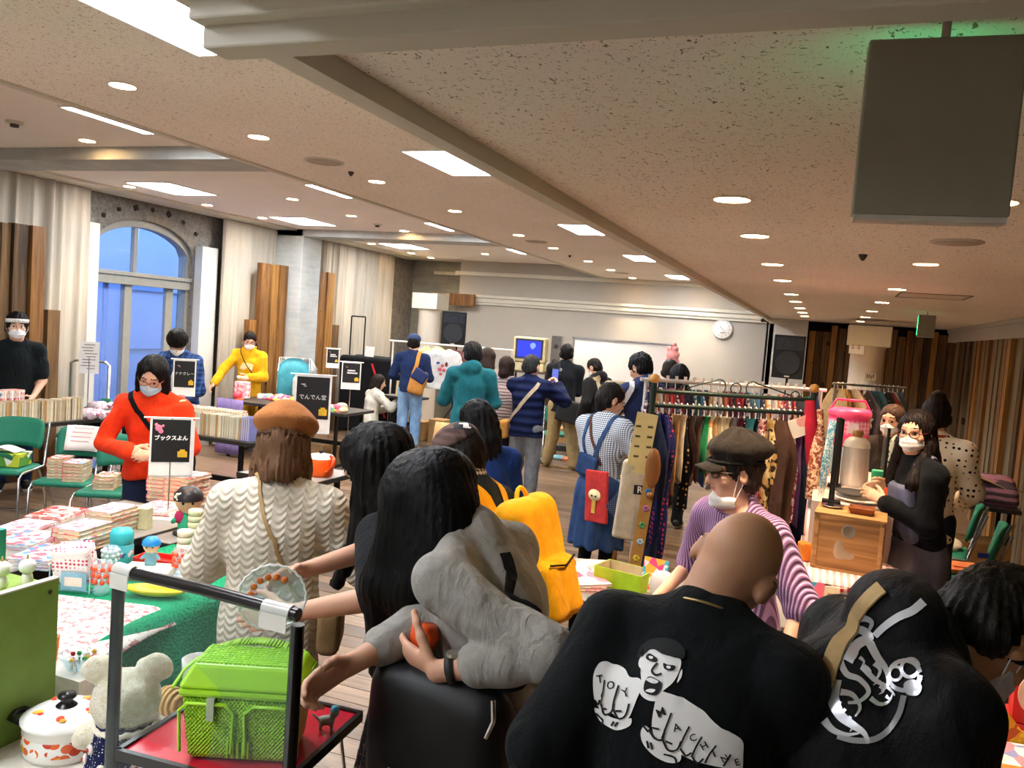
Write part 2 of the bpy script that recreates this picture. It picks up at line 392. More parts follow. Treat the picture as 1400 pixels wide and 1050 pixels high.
MB().cyl((0.02, 7.98, 1.05), (0.06, 7.98, 1.05), .012).cyl((0.06, 7.9, 1.05), (0.06, 8.0, 1.05), .01).build('door_handle', M_CHROME, win)
# what stands outside the glass: neighbour wall with a door, and the ground
struct(MB().box((-10.6, 8.4, 2.4), (0.2, 9, 5.4)).build('wall_outside', plain('#d3d8de', 0.8, var=0.04, name='outside_panel', scale=1.5)))
struct(MB().box((-9.4, 8.4, -0.15), (2.6, 9, 0.2)).build('ground_outside', plain('#8f9398', 0.9)))
dr = struct(empty('door_1', (-10.49, 0, 0)))
MB().box((0, 9.3, 1.05), (.06, 1.1, 2.1)).build('door_leaf', plain('#c9cfd8', 0.5, var=0.02), dr); MB().ball((.06, 9.7, 1.0), .035).build('door_handle', M_CHROME, dr)
for k in range(2): MB().box((-10.48, 11.2, 1.1 + 0.95 * k), (.03, 2.2, .012)).build('panel_joint', plain('#7d8794', 0.8), bpy.data.objects['wall_outside'])
# concrete column and the hidden one nearer
for y0 in (4.9, 10.22): struct(MB().box((XW + 0.1, y0 + 0.24, ZL / 2), (0.72, 0.48, ZL)).build('column', m_concrete('#a4aaa6', '#bcc3be') if y0 < 6 else M_CONC, bevel=0.01))
# --- curtains: pleated sheets
M_CURT = NT('oatmeal_curtain_cloth', 0.9, 0, 0.15)
M_CURT.color(M_CURT.ramp(M_CURT.noise(M_CURT.coord((30, 30, 1)), 2, 3), [(0.3, '#aaa294'), (0.7, '#b8b0a2')])); M_CURT = M_CURT.m
def curtain(y0, y1, per, label, x=XW + 0.02, ztop=ZL - 0.03):
    nu = int((y1 - y0) / 0.012); rnd = random.Random(int(y0 * 100)); ph = [rnd.uniform(-.7, .7) for _ in range(200)]
    def fn(u, v):
        y = y0 + (y1 - y0) * u; t = (y - y0) / per; k = int(t); q = t + ph[k] * 0.25 * math.sin(math.pi * (t - k)) ** 2
        a = 0.055 * (0.55 + 0.45 * math.sin(1.7 * k + 2)) * (0.75 + 0.3 * v)
        return (x + a * math.sin(2 * math.pi * q) + 0.012 * math.sin(9 * t + 3 * v), y + 0.014 * math.cos(2 * math.pi * q), 0.02 + (ztop - 0.02) * (1 - v))
    o = MB().sheet(fn, nu, 10).build('curtain', M_CURT); return tag(o, label, 'curtain', 'oatmeal curtains on the window wall')
curtain(5.58, 6.9, 0.19, 'pleated oatmeal curtain on the left of the arched window')
curtain(9.02, 10.2, 0.17, 'pleated oatmeal curtain between the arched window and the concrete column')
curtain(10.74, 13.75, 0.15, 'long pleated oatmeal curtain beyond the concrete column')
# --- wooden planks standing against the left wall
def wplank(px0, px1, py, x, zt, label, m=None, th=0.09, group='upright planks along the window wall', z0=0.0):
    a, b = on_x(px0, py, x), on_x(px1, py, x); wd = abs(b.y - a.y)
    o = MB().box((0, 0, (zt - z0) / 2), (th, wd, zt - z0)).build('upright_plank', m or M_PLANK, None, (x - th / 2, (a.y + b.y) / 2, z0), bevel=0.004)
    return tag(o, label, 'plank', group)
XP = XW + 0.26
wplank(3, 16, 305, XP, 2.54, 'grey-brown tall upright plank at the far left edge', M_PLANKD)
wplank(20, 40, 309, XP + .03, 2.55, 'dark brown tall plank, second from the left edge', M_PLANKD)
wplank(45, 64, 312, XP + .06, 2.55, 'orange-brown tall plank with knots, third from the left edge')
wplank(66, 83, 424, XP, 1.73, 'short brown plank beside the left curtain', M_PLANKD)
wplank(341, 354, 437, XP - .02, 1.74, 'short amber plank left of the tall trio by the concrete column')
wplank(359, 371, 361, XP + .03, 2.54, 'tall amber plank, left one of the trio by the concrete column')
wplank(374, 382.5, 362, XP, 2.54, 'tall amber plank, middle one of the trio by the concrete column')
wplank(385, 395, 364, XP + .02, 2.55, 'tall amber plank, right one of the trio by the concrete column')
wplank(438, 447, 372, XP + .05, 2.55, 'tall amber plank just beyond the concrete column, left one of a pair')
wplank(449, 459, 373, XP + .05, 2.55, 'tall amber plank just beyond the concrete column, right one of a pair')
wplank(455, 464, 443, XP, 1.73, 'short dark plank beside the pair beyond the concrete column', M_PLANKD)
# --- back wall
XB0 = -6.62
struct(MB().box(((XB0 - 0.85) / 2, YB + 0.1, ZL / 2), (-0.85 - XB0, 0.4, ZL)).build('wall_back', M_GREYWALL))
struct(MB().box((-7.6, YB + 0.5, ZL / 2), (2.4, 0.3, ZL + .2)).build('wall_back_recess', m_concrete('#7d7a70', '#97948a')))
for k, (za, h, d) in enumerate(((2.86, .07, .05), (2.44, .055, .10), (2.37, .075, .075), (2.31, .05, .045))):
    struct(MB().box(((XB0 - 0.6) / 2 - .04, YB - 0.1 - d / 2, za), (-0.6 - XB0 + 2 * d, d, h)).build('trim_%d' % (7 + k), M_TRIM, bevel=0.01))
for k, za in enumerate((2.86, 2.44)): struct(MB().box((-6.95, YB + .22, za), (.75, .06, .06)).build('trim_%d' % (12 + k), plain('#b9b3a2', 0.7)))
# far wall of the low part and the right wall
struct(MB().box(((XRW - 0.85) / 2 + .2, YB + 0.5, ZM / 2 - .1), (XRW + 1.3, 0.2, ZM + .2)).build('wall_back_low', plain('#171009', 0.9, name='dark_backing_board')))
struct(MB().box((-0.62, YB + 0.05, 1.19), (0.6, 0.3, 2.38)).build('wall_back_pier', M_WHITEWALL))
struct(MB().box((XRW + 0.25, (YB + YF) / 2, ZM / 2), (0.2, YB - YF + 1.4, ZM + .2)).build('wall_right', plain('#15110c', 0.9, name='dark_backing_board_2')))
struct(MB().box(((XRW - 8.6) / 2, YF - 0.1, ZL / 2), (XRW + 8.6 + .6, 0.2, ZL)).build('wall_front', M_WHITEWALL))
b = struct(MB().box((XRW + 0.04, 8.0, ZR - 0.13), (0.22, 13.5, 0.15)).box((XRW + .06, 8.0, ZR - .03), (.3, 13.5, .05)).build('trim_14', M_GREYWALL))
# slats of the far low wall and of the right wall, each a plank of its wall
wbl = bpy.data.objects['wall_back_low']; wr = bpy.data.objects['wall_right']
x = -0.3; k = 0
rr = random.Random(3)
while x < XRW:
    wd = rr.uniform(0.10, 0.15); h = ZR - rr.choice((0.05, 0.09, 0.16)) if not (0.2 < x < 0.55) else ZR - .05
    MB().box((0, 0, h / 2), (wd - 0.012, 0.05 + 0.03 * (k % 2), h)).build('slat', M_PLANKD if k % 3 else M_PLANK, None, (x + wd / 2, YB + 0.3, 0.0)).parent = wbl
    x += wd; k += 1
for q in range(6): MB().box((0, 0, .55), (.08, .05, 1.1)).build('slat', M_PLANK, None, (-0.28 + q * 0.13, YB + 0.22, 0.0)).parent = wbl
y = 3.4; k = 0
while y < YB - .3:
    wd = rr.uniform(0.14, 0.20); off = rr.choice((0, .02, .05)); gap = rr.choice((.012, .03, .1))
    tall = y > 8.2
    MB().box((0, 0, 1.09), (0.06, wd, 2.18)).build('slat', (M_PLANKR, M_PLANKR, M_PLANK, M_PLANKD)[k % 4], None, (XRW + 0.02 - off, y + wd / 2, 0.0)).parent = wr
    y += wd + gap; k += 1

# --- round columns with square capitals
def round_column(x, y, r, ztop, label, papers=False):
    c = empty('round_column', (x, y, 0)); c['kind'] = 'structure'
    m = plain('#d8cdbd', 0.8, var=0.03, name='pale_column_plaster')
    MB().lathe([(r, 0), (r, ztop - 0.38), (r * 1.12, ztop - .33)], n=32).build('shaft', m, c)
    MB().box((0, 0, ztop - .19), (r * 2.5, r * 2.5, .28)).build('capital', M_TRIM, c, bevel=.01)
    return c
p = on_y(589, 410, 13.6); round_column(p.x, 13.6, 0.2, 2.45, '')
MB().box((p.x + .35, 14.2, 2.35), (.5, .08, .22)).build('upright_plank', M_PLANK)['kind'] = 'structure'
p = on_y(1187, 470, 12.6); round_column(p.x, 12.6, 0.22, 2.34, '')

# --- lamps in the ceilings
M_PANEL = emit('#f2f8ff', TROFFER, 'cool_white_diffuser'); M_LAMP = emit('#ffd9a0', DOWNL, 'warm_lamp')
def troffer(x, y, z, label, lx=0.42, ly=0.70):
    c = empty('ceiling_light', (x, y, z), 0, label, 'ceiling light', 'flat panel lights in the ceilings')
    f = MB()
    for s in (-1, 1): f.box((s * (lx / 2 + .008), 0, -.006), (.016, ly + .032, .014)); f.box((0, s * (ly / 2 + .008), -.006), (lx, .016, .014))
    f.build('frame', M_WHITE, c); MB().box((0, 0, -.003), (lx, ly, .006)).build('diffuser', M_PANEL, c)
for k, y in enumerate((2.34, 4.74, 7.76, 10.4, 13.25)):
    troffer(-2.24, y, ZM, ('large bright panel light cut by the top edge, beside the fascia corner', 'bright panel light in the middle ceiling, second from the camera',
            'bright panel light in the middle ceiling, third from the camera', 'bright panel light in the middle ceiling, fourth from the camera', 'small-looking panel light at the far end of the middle ceiling')[k])
for k, y in enumerate((4.33, 6.98, 9.45, 12.2)):
    troffer(-4.50, y, ZL, ('narrow-looking panel light half hidden behind the step, nearest the camera', 'panel light half hidden behind the step, second from the camera', 'panel light half hidden behind the step, third from the camera', 'panel light half hidden behind the step, farthest')[k])
for k, y in enumerate((6.96, 9.3, 12.1)):
    troffer(-6.6, y, ZL, ('panel light in the high ceiling before the arched window', 'panel light in the high ceiling just before the far concrete beam', 'panel light in the high ceiling beyond the far concrete beam')[k], 0.55)
for y in (0.3, -1.4): troffer(-2.24, y, ZM, 'panel light in the middle ceiling behind the viewer'); troffer(-5.6, y + 1.2, ZL, 'panel light in the high ceiling behind the viewer')
ring = MB(); ring.lathe([(.062, -.004), (.062, .0), (.05, .018), (.048, .03)], n=24); ring.add([(.075 * math.cos(t * math.pi / 12), .075 * math.sin(t * math.pi / 12), -.003) for t in range(24)] + [(.06 * math.cos(t * math.pi / 12), .06 * math.sin(t * math.pi / 12), -.005) for t in range(24)], [(i, (i + 1) % 24, 24 + (i + 1) % 24, 24 + i) for i in range(24)])
DL = None
def downlight(x, y, z, label, rad=1.0, on=True):
    global DL
    c = empty('downlight', (x, y, z), 0, label, 'downlight', 'warm round downlights in the ceilings')
    if DL is None:
        a = ring.build('trim_ring', plain('#e9dcc8', 0.4, var=0.02), c); b = MB().lathe([(.0001, -.004), (.058, -.004), (.06, 0.0)], n=24).build('lamp', M_LAMP, c); DL = (a, b)
    else:
        for q in DL: o = q.copy(); COL.objects.link(o); o.parent = c
    c.scale = (rad,) * 3
    L = bpy.data.lights.new('lamp_spot', 'SPOT'); L.energy = SPOTW; L.color = (1.0, .76, .50); L.spot_size = R_(88); L.spot_blend = 0.8; L.shadow_soft_size = .05
    lo = bpy.data.objects.new('lamp_spot', L); COL.objects.link(lo); lo.parent = c; lo.location = (0, 0, -.02)
ORD = ['nearest', 'second', 'third', 'fourth', 'fifth', 'sixth', 'seventh', 'eighth', 'ninth', 'tenth', 'eleventh', 'twelfth']
for k, y in enumerate((3.04, 4.04, 5.4, 6.77, 8.41, 9.62, 11.19, 12.5, 14.0)): downlight(-3.21, y, ZM, 'warm downlight, %s from the camera in the row beside the middle ceiling step' % ORD[k])
for k, y in enumerate((2.85, 3.78, 5.05, 6.22, 7.76, 8.91, 10.29, 11.47, 12.68)): downlight(-.34, y, ZR, 'warm downlight, %s from the camera in the left row of the low ceiling' % ORD[k])
for k, y in enumerate((2.84, 4.71, 6.53, 8.25, 10.03, 11.72, 13.42)): downlight(.43, y, ZR, 'warm downlight, %s from the camera in the right row of the low ceiling' % ORD[k])
for k, y in enumerate((4.89, 7.53, 8.71, 10.05, 12.9)): downlight(-5.5, y, ZL, 'warm downlight, %s from the camera along the middle of the high ceiling' % ORD[k])
for k, y in enumerate((6.89, 8.08, 9.12, 11.94, 13.33, 14.1)): downlight(-7.12, y, ZL, 'warm downlight, %s from the camera along the window-side of the high ceiling' % ORD[k])
downlight(-2.06, 13.94, ZM, 'warm downlight at the far end beside the last panel light')
# ceiling speakers, detectors, hatch
M_GRILL = plain('#b9ac9c', 0.7, var=0.1)
for (x, y, z, r, l) in ((-3.2, 4.7, ZM, .13, 'round ceiling speaker grille near the second downlight'), (-3.2, 8.97, ZM, .13, 'faint round ceiling speaker grille beyond the fifth downlight'), (-3.16, 13.0, ZM, .13, 'round ceiling speaker grille near the back wall'), (.45, 3.78, ZR, .10, 'round ceiling speaker grille in the low ceiling')):
    c = empty('ceiling_speaker', (x, y, z), 0, l, 'speaker', 'round speakers in the ceiling'); MB().lathe([(r, -.001), (r, -.006), (r - .012, -.008)], n=28).build('rim', M_TRIM, c); MB().lathe([(.0001, -.009), (r - .014, -.009), (r - .012, -.001)], n=28).build('grille', M_GRILL, c)
for (px, py, z, l) in ((20, 166, ZL, 'small smoke detector in the high ceiling at the far left'), (516, 306, ZL, 'small smoke detector in the high ceiling near the far beam')):
    p = on_z(px, py, z); c = empty('smoke_detector', p, 0, l, 'smoke detector'); MB().lathe([(.06, 0), (.06, -.012), (.045, -.02)], n=20).build('base', M_TRIM, c); MB().lathe([(.03, -.02), (.028, -.04), (.0001, -.045)], n=16).build('sensor', plain('#4a4440', .6), c)
for (px, py, z, l) in ((480, 235, ZM, 'dark sprinkler dot in the middle ceiling beside the large speaker grille'), (779, 349, ZM, 'dark sprinkler dot far along the middle ceiling'), (1180, 348, ZR, 'dark sprinkler in the low ceiling')):
    p = on_z(px, py, z); tag(MB().lathe([(.0001, 0.002), (.022, .001), (.018, -.012), (.006, -.03), (.0001, -.03)], n=12).build('sprinkler', plain('#3b3631', .5), None, p), l, 'sprinkler')
p0, p1 = on_z(1228, 402, ZR), on_z(1330, 405, ZR)
h = empty('ceiling_hatch', ((p0.x + p1.x) / 2, 7.1, ZR), 0, 'square access hatch outline in the low ceiling', 'hatch'); f = MB()
for s in (-1, 1): f.box((s * .24, 0, -.002), (.012, .5, .006)); f.box((0, s * .25, -.002), (.48, .012, .006))
f.build('frame', plain('#6f6558', .6), h); MB().box((0, 0, -.001), (.46, .48, .004)).build('panel', plain('#d9cdbf', .9, var=.02), h)
# exit signs
M_EXITG = emit('#27e08a', .7, 'green_exit_face')
def exit_sign(x, y, zt, w, hh, th, label, rz=0.0, far=False):
    c = empty('exit_sign', (x, y, zt), rz, label, 'exit sign', 'hanging exit signs')
    MB().box((0, 0, -hh / 2 - .0), (w, th, hh)).build('housing', plain('#8f8b78', .6, var=.04, name='grey_green_casing'), c, bevel=.003)
    MB().box((0, 0, -hh - .004), (w * .98, th * .8, .008)).build('bottom_strip', plain('#c9c2b4', .4), c)
    MB().box((0, th / 2 + .002, -hh * .45), (w * .9, .004, hh * .8)).build('lit_face', M_EXITG, c)
    if far: MB().box((-w / 2 - .002, 0, -hh * .5), (.004, th * .7, hh * .9)).build('lit_edge', M_EXITG, c)
    MB().cyl((0, 0, 0), (0, 0, ZR - zt + .001), .006).build('stem', M_GRILL, c)
a, b_ = on_y(1178, 62, 1.3), on_y(1398, 290, 1.3)
exit_sign(.115, 1.32, 2.345, .20, .245, .045, 'large grey back of a hanging exit sign at the top right', R_(2))
p = on_y(1267, 440, 9.4); exit_sign(p.x, 9.4, 2.34, .16, .22, .05, 'small hanging exit sign with a green lit edge, far along the low ceiling', 0, True)
# ------------------------------------------------------------------ implicit surfaces for people and soft things
def V3(*a): return np.array(a, dtype=np.float32)
def unit(v): v = np.asarray(v, dtype=np.float64); return v / (np.linalg.norm(v) + 1e-9)
class SDF:
    def __init__(s): s.p = []; s.post = []; s.fine = []
    def _add(s, f, lo, hi, k, op='u'): s.p.append((f, np.array(lo, float), np.array(hi, float), k, op)); return s
    def cone(s, a, b, ra, rb=None, k=0.02, flat=None, op='u'):
        """round cone from a to b; flat=(direction, factor) squeezes it along a direction"""
        a = np.array(a, float); b = np.array(b, float); rb = ra if rb is None else rb
        ba = b - a; L2 = float(ba @ ba) + 1e-9; m = max(ra, rb) * (max(1.0, flat[1]) if flat is not None else 1.0)
        if flat is not None: fn = unit(flat[0]); fs = 1.0 / flat[1] - 1.0
        def f(X, Y, Z):
            px, py, pz = X - a[0], Y - a[1], Z - a[2]
            t = np.clip((px * ba[0] + py * ba[1] + pz * ba[2]) / L2, 0, 1)
            px = px - t * ba[0]; py = py - t * ba[1]; pz = pz - t * ba[2]
            if flat is not None:
                q = (px * fn[0] + py * fn[1] + pz * fn[2]) * fs
                px = px + q * fn[0]; py = py + q * fn[1]; pz = pz + q * fn[2]
            d = np.sqrt(px * px + py * py + pz * pz) - (ra + (rb - ra) * t)
            return d * min(1.0, flat[1]) if flat is not None else d
        return s._add(f, np.minimum(a, b) - m, np.maximum(a, b) + m, k, op)
    def ell(s, c, r, M=None, k=0.02, op='u'):
        c = np.array(c, float); r = np.array(r, float); M = np.eye(3) if M is None else np.array(M, float); Mi = M.T
        def f(X, Y, Z):
            px, py, pz = X - c[0], Y - c[1], Z - c[2]
            q = [(Mi[i, 0] * px + Mi[i, 1] * py + Mi[i, 2] * pz) for i in range(3)]
            k0 = np.sqrt(sum((q[i] / r[i]) ** 2 for i in range(3))); k1 = np.sqrt(sum((q[i] / (r[i] * r[i])) ** 2 for i in range(3))) + 1e-6
            return k0 * (k0 - 1.0) / k1
        e = np.abs(M) @ r
        return s._add(f, c - e, c + e, k, op)
    def box(s, c, h, M=None, rnd=0.01, k=0.01, op='u'):
        c = np.array(c, float); h = np.array(h, float); M = np.eye(3) if M is None else np.array(M, float); Mi = M.T
        def f(X, Y, Z):
            px, py, pz = X - c[0], Y - c[1], Z - c[2]
            q = [np.abs(Mi[i, 0] * px + Mi[i, 1] * py + Mi[i, 2] * pz) - h[i] + rnd for i in range(3)]
            return np.sqrt(sum(np.maximum(a, 0) ** 2 for a in q)) + np.minimum(np.maximum(np.maximum(q[0], q[1]), q[2]), 0) - rnd
        e = np.abs(M) @ h
        return s._add(f, c - e, c + e, k, op)
    def cut(s, p, nrm, k=0.0):
        """keep the side the normal points away from"""
        p = np.array(p, float); nn = unit(nrm)
        return s._add(lambda X, Y, Z: (X - p[0]) * nn[0] + (Y - p[1]) * nn[1] + (Z - p[2]) * nn[2], (-9,) * 3, (9,) * 3, k, 'i')
    def disp(s, f): s.post.append(f); return s
    def wrinkle(s, amp=0.006, fr=22.0, seed=0, st=(1, 1, .6)):
        r = np.random.RandomState(seed); w = r.uniform(-1, 1, (5, 3)) * fr * np.array(st); ph = r.uniform(0, 6, 5)
        def f(X, Y, Z):
            a = np.sin(w[0, 0] * X + w[0, 1] * Y + w[0, 2] * Z + ph[0]); o = 0
            for i in range(1, 5): o = o + 1.2 - 2.2 * np.abs(np.sin(.5 * (w[i, 0] * X + w[i, 1] * Y + w[i, 2] * Z + ph[i] + 1.6 * a)))
            return amp * 0.42 * o
        return s.disp(f)
    def finer(s, c, r, res): s.fine.append((np.array(c, float), r, res)); return s
    def mesh(s, res):
        us = [p for p in s.p if p[4] == 'u']
        lo = np.min([p[1] for p in us], 0) - 3 * res - .012; hi = np.max([p[2] for p in us], 0) + 3 * res + .012
        ax = []
        for i in range(3):
            g = []; x = lo[i]
            while x < hi[i]:
                g.append(x); st = res
                for c, r, rs in s.fine:
                    if abs(x - c[i]) < (r if np.isscalar(r) else r[i]): st = min(st, rs)
                x += st
            g.append(x); ax.append(np.array(g, np.float32))
        V = np.full([len(a) for a in ax], 0.6, np.float32)
        for f, l, h, k, op in s.p:
            m = k + 2.5 * res + 0.01 if op != 'i' else 0
            ix = [slice(max(0, np.searchsorted(ax[i], l[i] - m) - 1), np.searchsorted(ax[i], h[i] + m) + 1) for i in range(3)]
            if op == 'i': ix = [slice(None)] * 3
            B = V[ix[0], ix[1], ix[2]]
            if B.size == 0: continue
            d = f(ax[0][ix[0]][:, None, None], ax[1][ix[1]][None, :, None], ax[2][ix[2]][None, None, :]).astype(np.float32)
            if op == 'u':
                if k > 0: hh = np.maximum(k - np.abs(B - d), 0) / k; B[...] = np.minimum(B, d) - hh * hh * k * .25
                else: B[...] = np.minimum(B, d)
            else:
                if op == 's': d = -d
                if k > 0: hh = np.maximum(k - np.abs(B - d), 0) / k; B[...] = np.maximum(B, d) + hh * hh * k * .25
                else: B[...] = np.maximum(B, d)
        for f in s.post:
            a, b, c = np.nonzero(np.abs(V) < 0.045 + res)
            V[a, b, c] += f(ax[0][a], ax[1][b], ax[2][c]).astype(np.float32)
        return surface_nets(V, ax)
def surface_nets(V, ax):
    S = V < 0; nx, ny, nz = V.shape
    cnt = np.zeros((nx - 1, ny - 1, nz - 1), np.int8)
    for i in (0, 1):
        for j in (0, 1):
            for k in (0, 1): cnt += S[i:nx - 1 + i, j:ny - 1 + j, k:nz - 1 + k]
    I, J, K = np.nonzero((cnt > 0) & (cnt < 8)); n = len(I)
    if n == 0: return np.zeros((0, 3), np.float32), np.zeros((0, 4), np.int32)
    idm = np.full(cnt.shape, -1, np.int32); idm[I, J, K] = np.arange(n)
    acc = np.zeros((n, 3), np.float64); num = np.zeros(n)
    for axis in range(3):
        o = [(a, b) for a in (0, 1) for b in (0, 1)]
        for a, b in o:
            d0 = [0, 0, 0]; q = [x for x in range(3) if x != axis]; d0[q[0]] = a; d0[q[1]] = b
            d1 = list(d0); d1[axis] = 1
            v0 = V[I + d0[0], J + d0[1], K + d0[2]]; v1 = V[I + d1[0], J + d1[1], K + d1[2]]
            c = (v0 < 0) != (v1 < 0); t = np.where(c, v0 / np.where(c, v0 - v1, 1), 0)
            P0 = np.stack([ax[0][I + d0[0]], ax[1][J + d0[1]], ax[2][K + d0[2]]], 1).astype(np.float64)
            P1 = np.stack([ax[0][I + d1[0]], ax[1][J + d1[1]], ax[2][K + d1[2]]], 1)
            acc += np.where(c[:, None], P0 + (P1 - P0) * t[:, None], 0); num += c
    vs = acc / num[:, None]; fs = []
    for axis in range(3):
        sl0 = [slice(None)] * 3; sl1 = [slice(None)] * 3; sl0[axis] = slice(0, -1); sl1[axis] = slice(1, None)
        A, B = S[tuple(sl0)], S[tuple(sl1)]; q = [x for x in range(3) if x != axis]
        for flip in (False, True):
            e = np.nonzero((A & ~B) if not flip else (~A & B)); e = np.stack(e, 1)
            ok = np.ones(len(e), bool)
            for x in q: ok &= (e[:, x] > 0) & (e[:, x] < V.shape[x] - 1)
            e = e[ok]
            def cid(da, db):
                c = e.copy(); c[:, q[0]] += da; c[:, q[1]] += db; return idm[c[:, 0], c[:, 1], c[:, 2]]
            quad = np.stack([cid(-1, -1), cid(0, -1), cid(0, 0), cid(-1, 0)], 1)
            if flip != (axis == 1): quad = quad[:, ::-1]
            fs.append(quad)
    return vs.astype(np.float32), np.concatenate(fs).astype(np.int32)
def sdf_obj(name, s, res, mats, parent=None, mfun=None, loc=None, rot=None):
    v, f = s.mesh(res)
    mi = None
    if mfun is not None: c = v[f].mean(1); mi = mfun(c)
    o = mesh_obj(name, v, f, mats, parent, mi, True, loc, rot); return o
def bvh_of(o): return BVHTree.FromPolygons([v.co.copy() for v in o.data.vertices], [tuple(p.vertices) for p in o.data.polygons])
def decal(mb, vs, fs, c, M, bvh, off=0.003, cell=0.02, reach=0.35):
    """lay flat shapes (verts in local xy) onto a surface: cut along a grid, then drop each vertex along -normal onto the bvh"""
    bm = bmesh.new(); bv = [bm.verts.new((v[0], v[1], 0)) for v in vs]
    for f in fs:
        try: bm.faces.new([bv[i] for i in f])
        except ValueError: pass
    if cell:
        xs = [v[0] for v in vs]; ysv = [v[1] for v in vs]
        for axis, a in ((0, xs), (1, ysv)):
            t = math.floor(min(a) / cell) * cell + cell
            while t < max(a):
                co = [0, 0, 0]; co[axis] = t; no = [0, 0, 0]; no[axis] = 1
                bmesh.ops.bisect_plane(bm, geom=bm.verts[:] + bm.edges[:] + bm.faces[:], plane_co=co, plane_no=no); t += cell
    bmesh.ops.triangulate(bm, faces=bm.faces[:])
    bm.verts.index_update(); nrm = M @ Vector((0, 0, 1)); out = []; last = None
    for v in bm.verts:
        p = Vector(c) + M @ v.co; h = bvh.ray_cast(p + nrm * reach, -nrm)
        out.append((h[0] + nrm * off) if h[0] is not None else p)
    mb.add(out, [tuple(q.index for q in f.verts) for f in bm.faces]); bm.free()
def rot3(pitch=0, yaw=0, roll=0):
    """local frame of a head: x right, y forward, z up; pitch>0 looks down, yaw>0 turns to the left"""
    return np.array((Euler((0, 0, R_(yaw))).to_matrix() @ Euler((-R_(pitch), 0, 0)).to_matrix() @ Euler((0, R_(roll), 0)).to_matrix()))
def ik(a, b, l1, l2, pole):
    a = np.array(a, float); b = np.array(b, float); d = b - a; L = np.linalg.norm(d)
    if L > (l1 + l2) * .995: b = a + d / L * (l1 + l2) * .995; d = b - a; L = np.linalg.norm(d)
    x = (l1 * l1 - l2 * l2 + L * L) / (2 * L); h = math.sqrt(max(0, l1 * l1 - x * x)); u = d / L
    p = np.array(pole, float); p = p - u * (p @ u); p = unit(p)
    return a + u * x + p * h, b
# ------------------------------------------------------------------ a person
M_LIP = plain('#b5706a', 0.5, var=0.05); M_EYE = plain('#1a1412', 0.25, var=0); M_EYEW = plain('#e6ddd6', 0.3, var=0)
def skin(h='#d9a98c'):
    key = ('skin', h)
    if key in MATS: return MATS[key]
    g = NT('skin_' + h[1:], 0.5, 0, 0.35); g.color(g.ramp(g.noise(g.coord(), 14, 3), [(0.3, h), (0.7, tuple(min(1, x * 1.0 + .02) for x in [int(h[i:i + 2], 16) / 255 for i in (1, 3, 5)]))]))
    g.b.inputs['Subsurface Weight'].default_value = 0.08; g.b.inputs['Subsurface Radius'].default_value = (.01, .004, .002); MATS[key] = g.m; return g.m
def hairmat(h='#17110f', hi='#3a2c26'):
    key = ('hair', h, hi)
    if key in MATS: return MATS[key]
    g = NT('hair_' + h[1:], 0.5, 0, 0.13); v = g.coord((130, 130, 6)); n = g.noise(v, 1, 3, 0.6)
    g.color(g.ramp(n, [(0.35, h), (0.62, h), (0.8, hi)])); g.bump(n, 0.5, 0.006); MATS[key] = g.m; return g.m
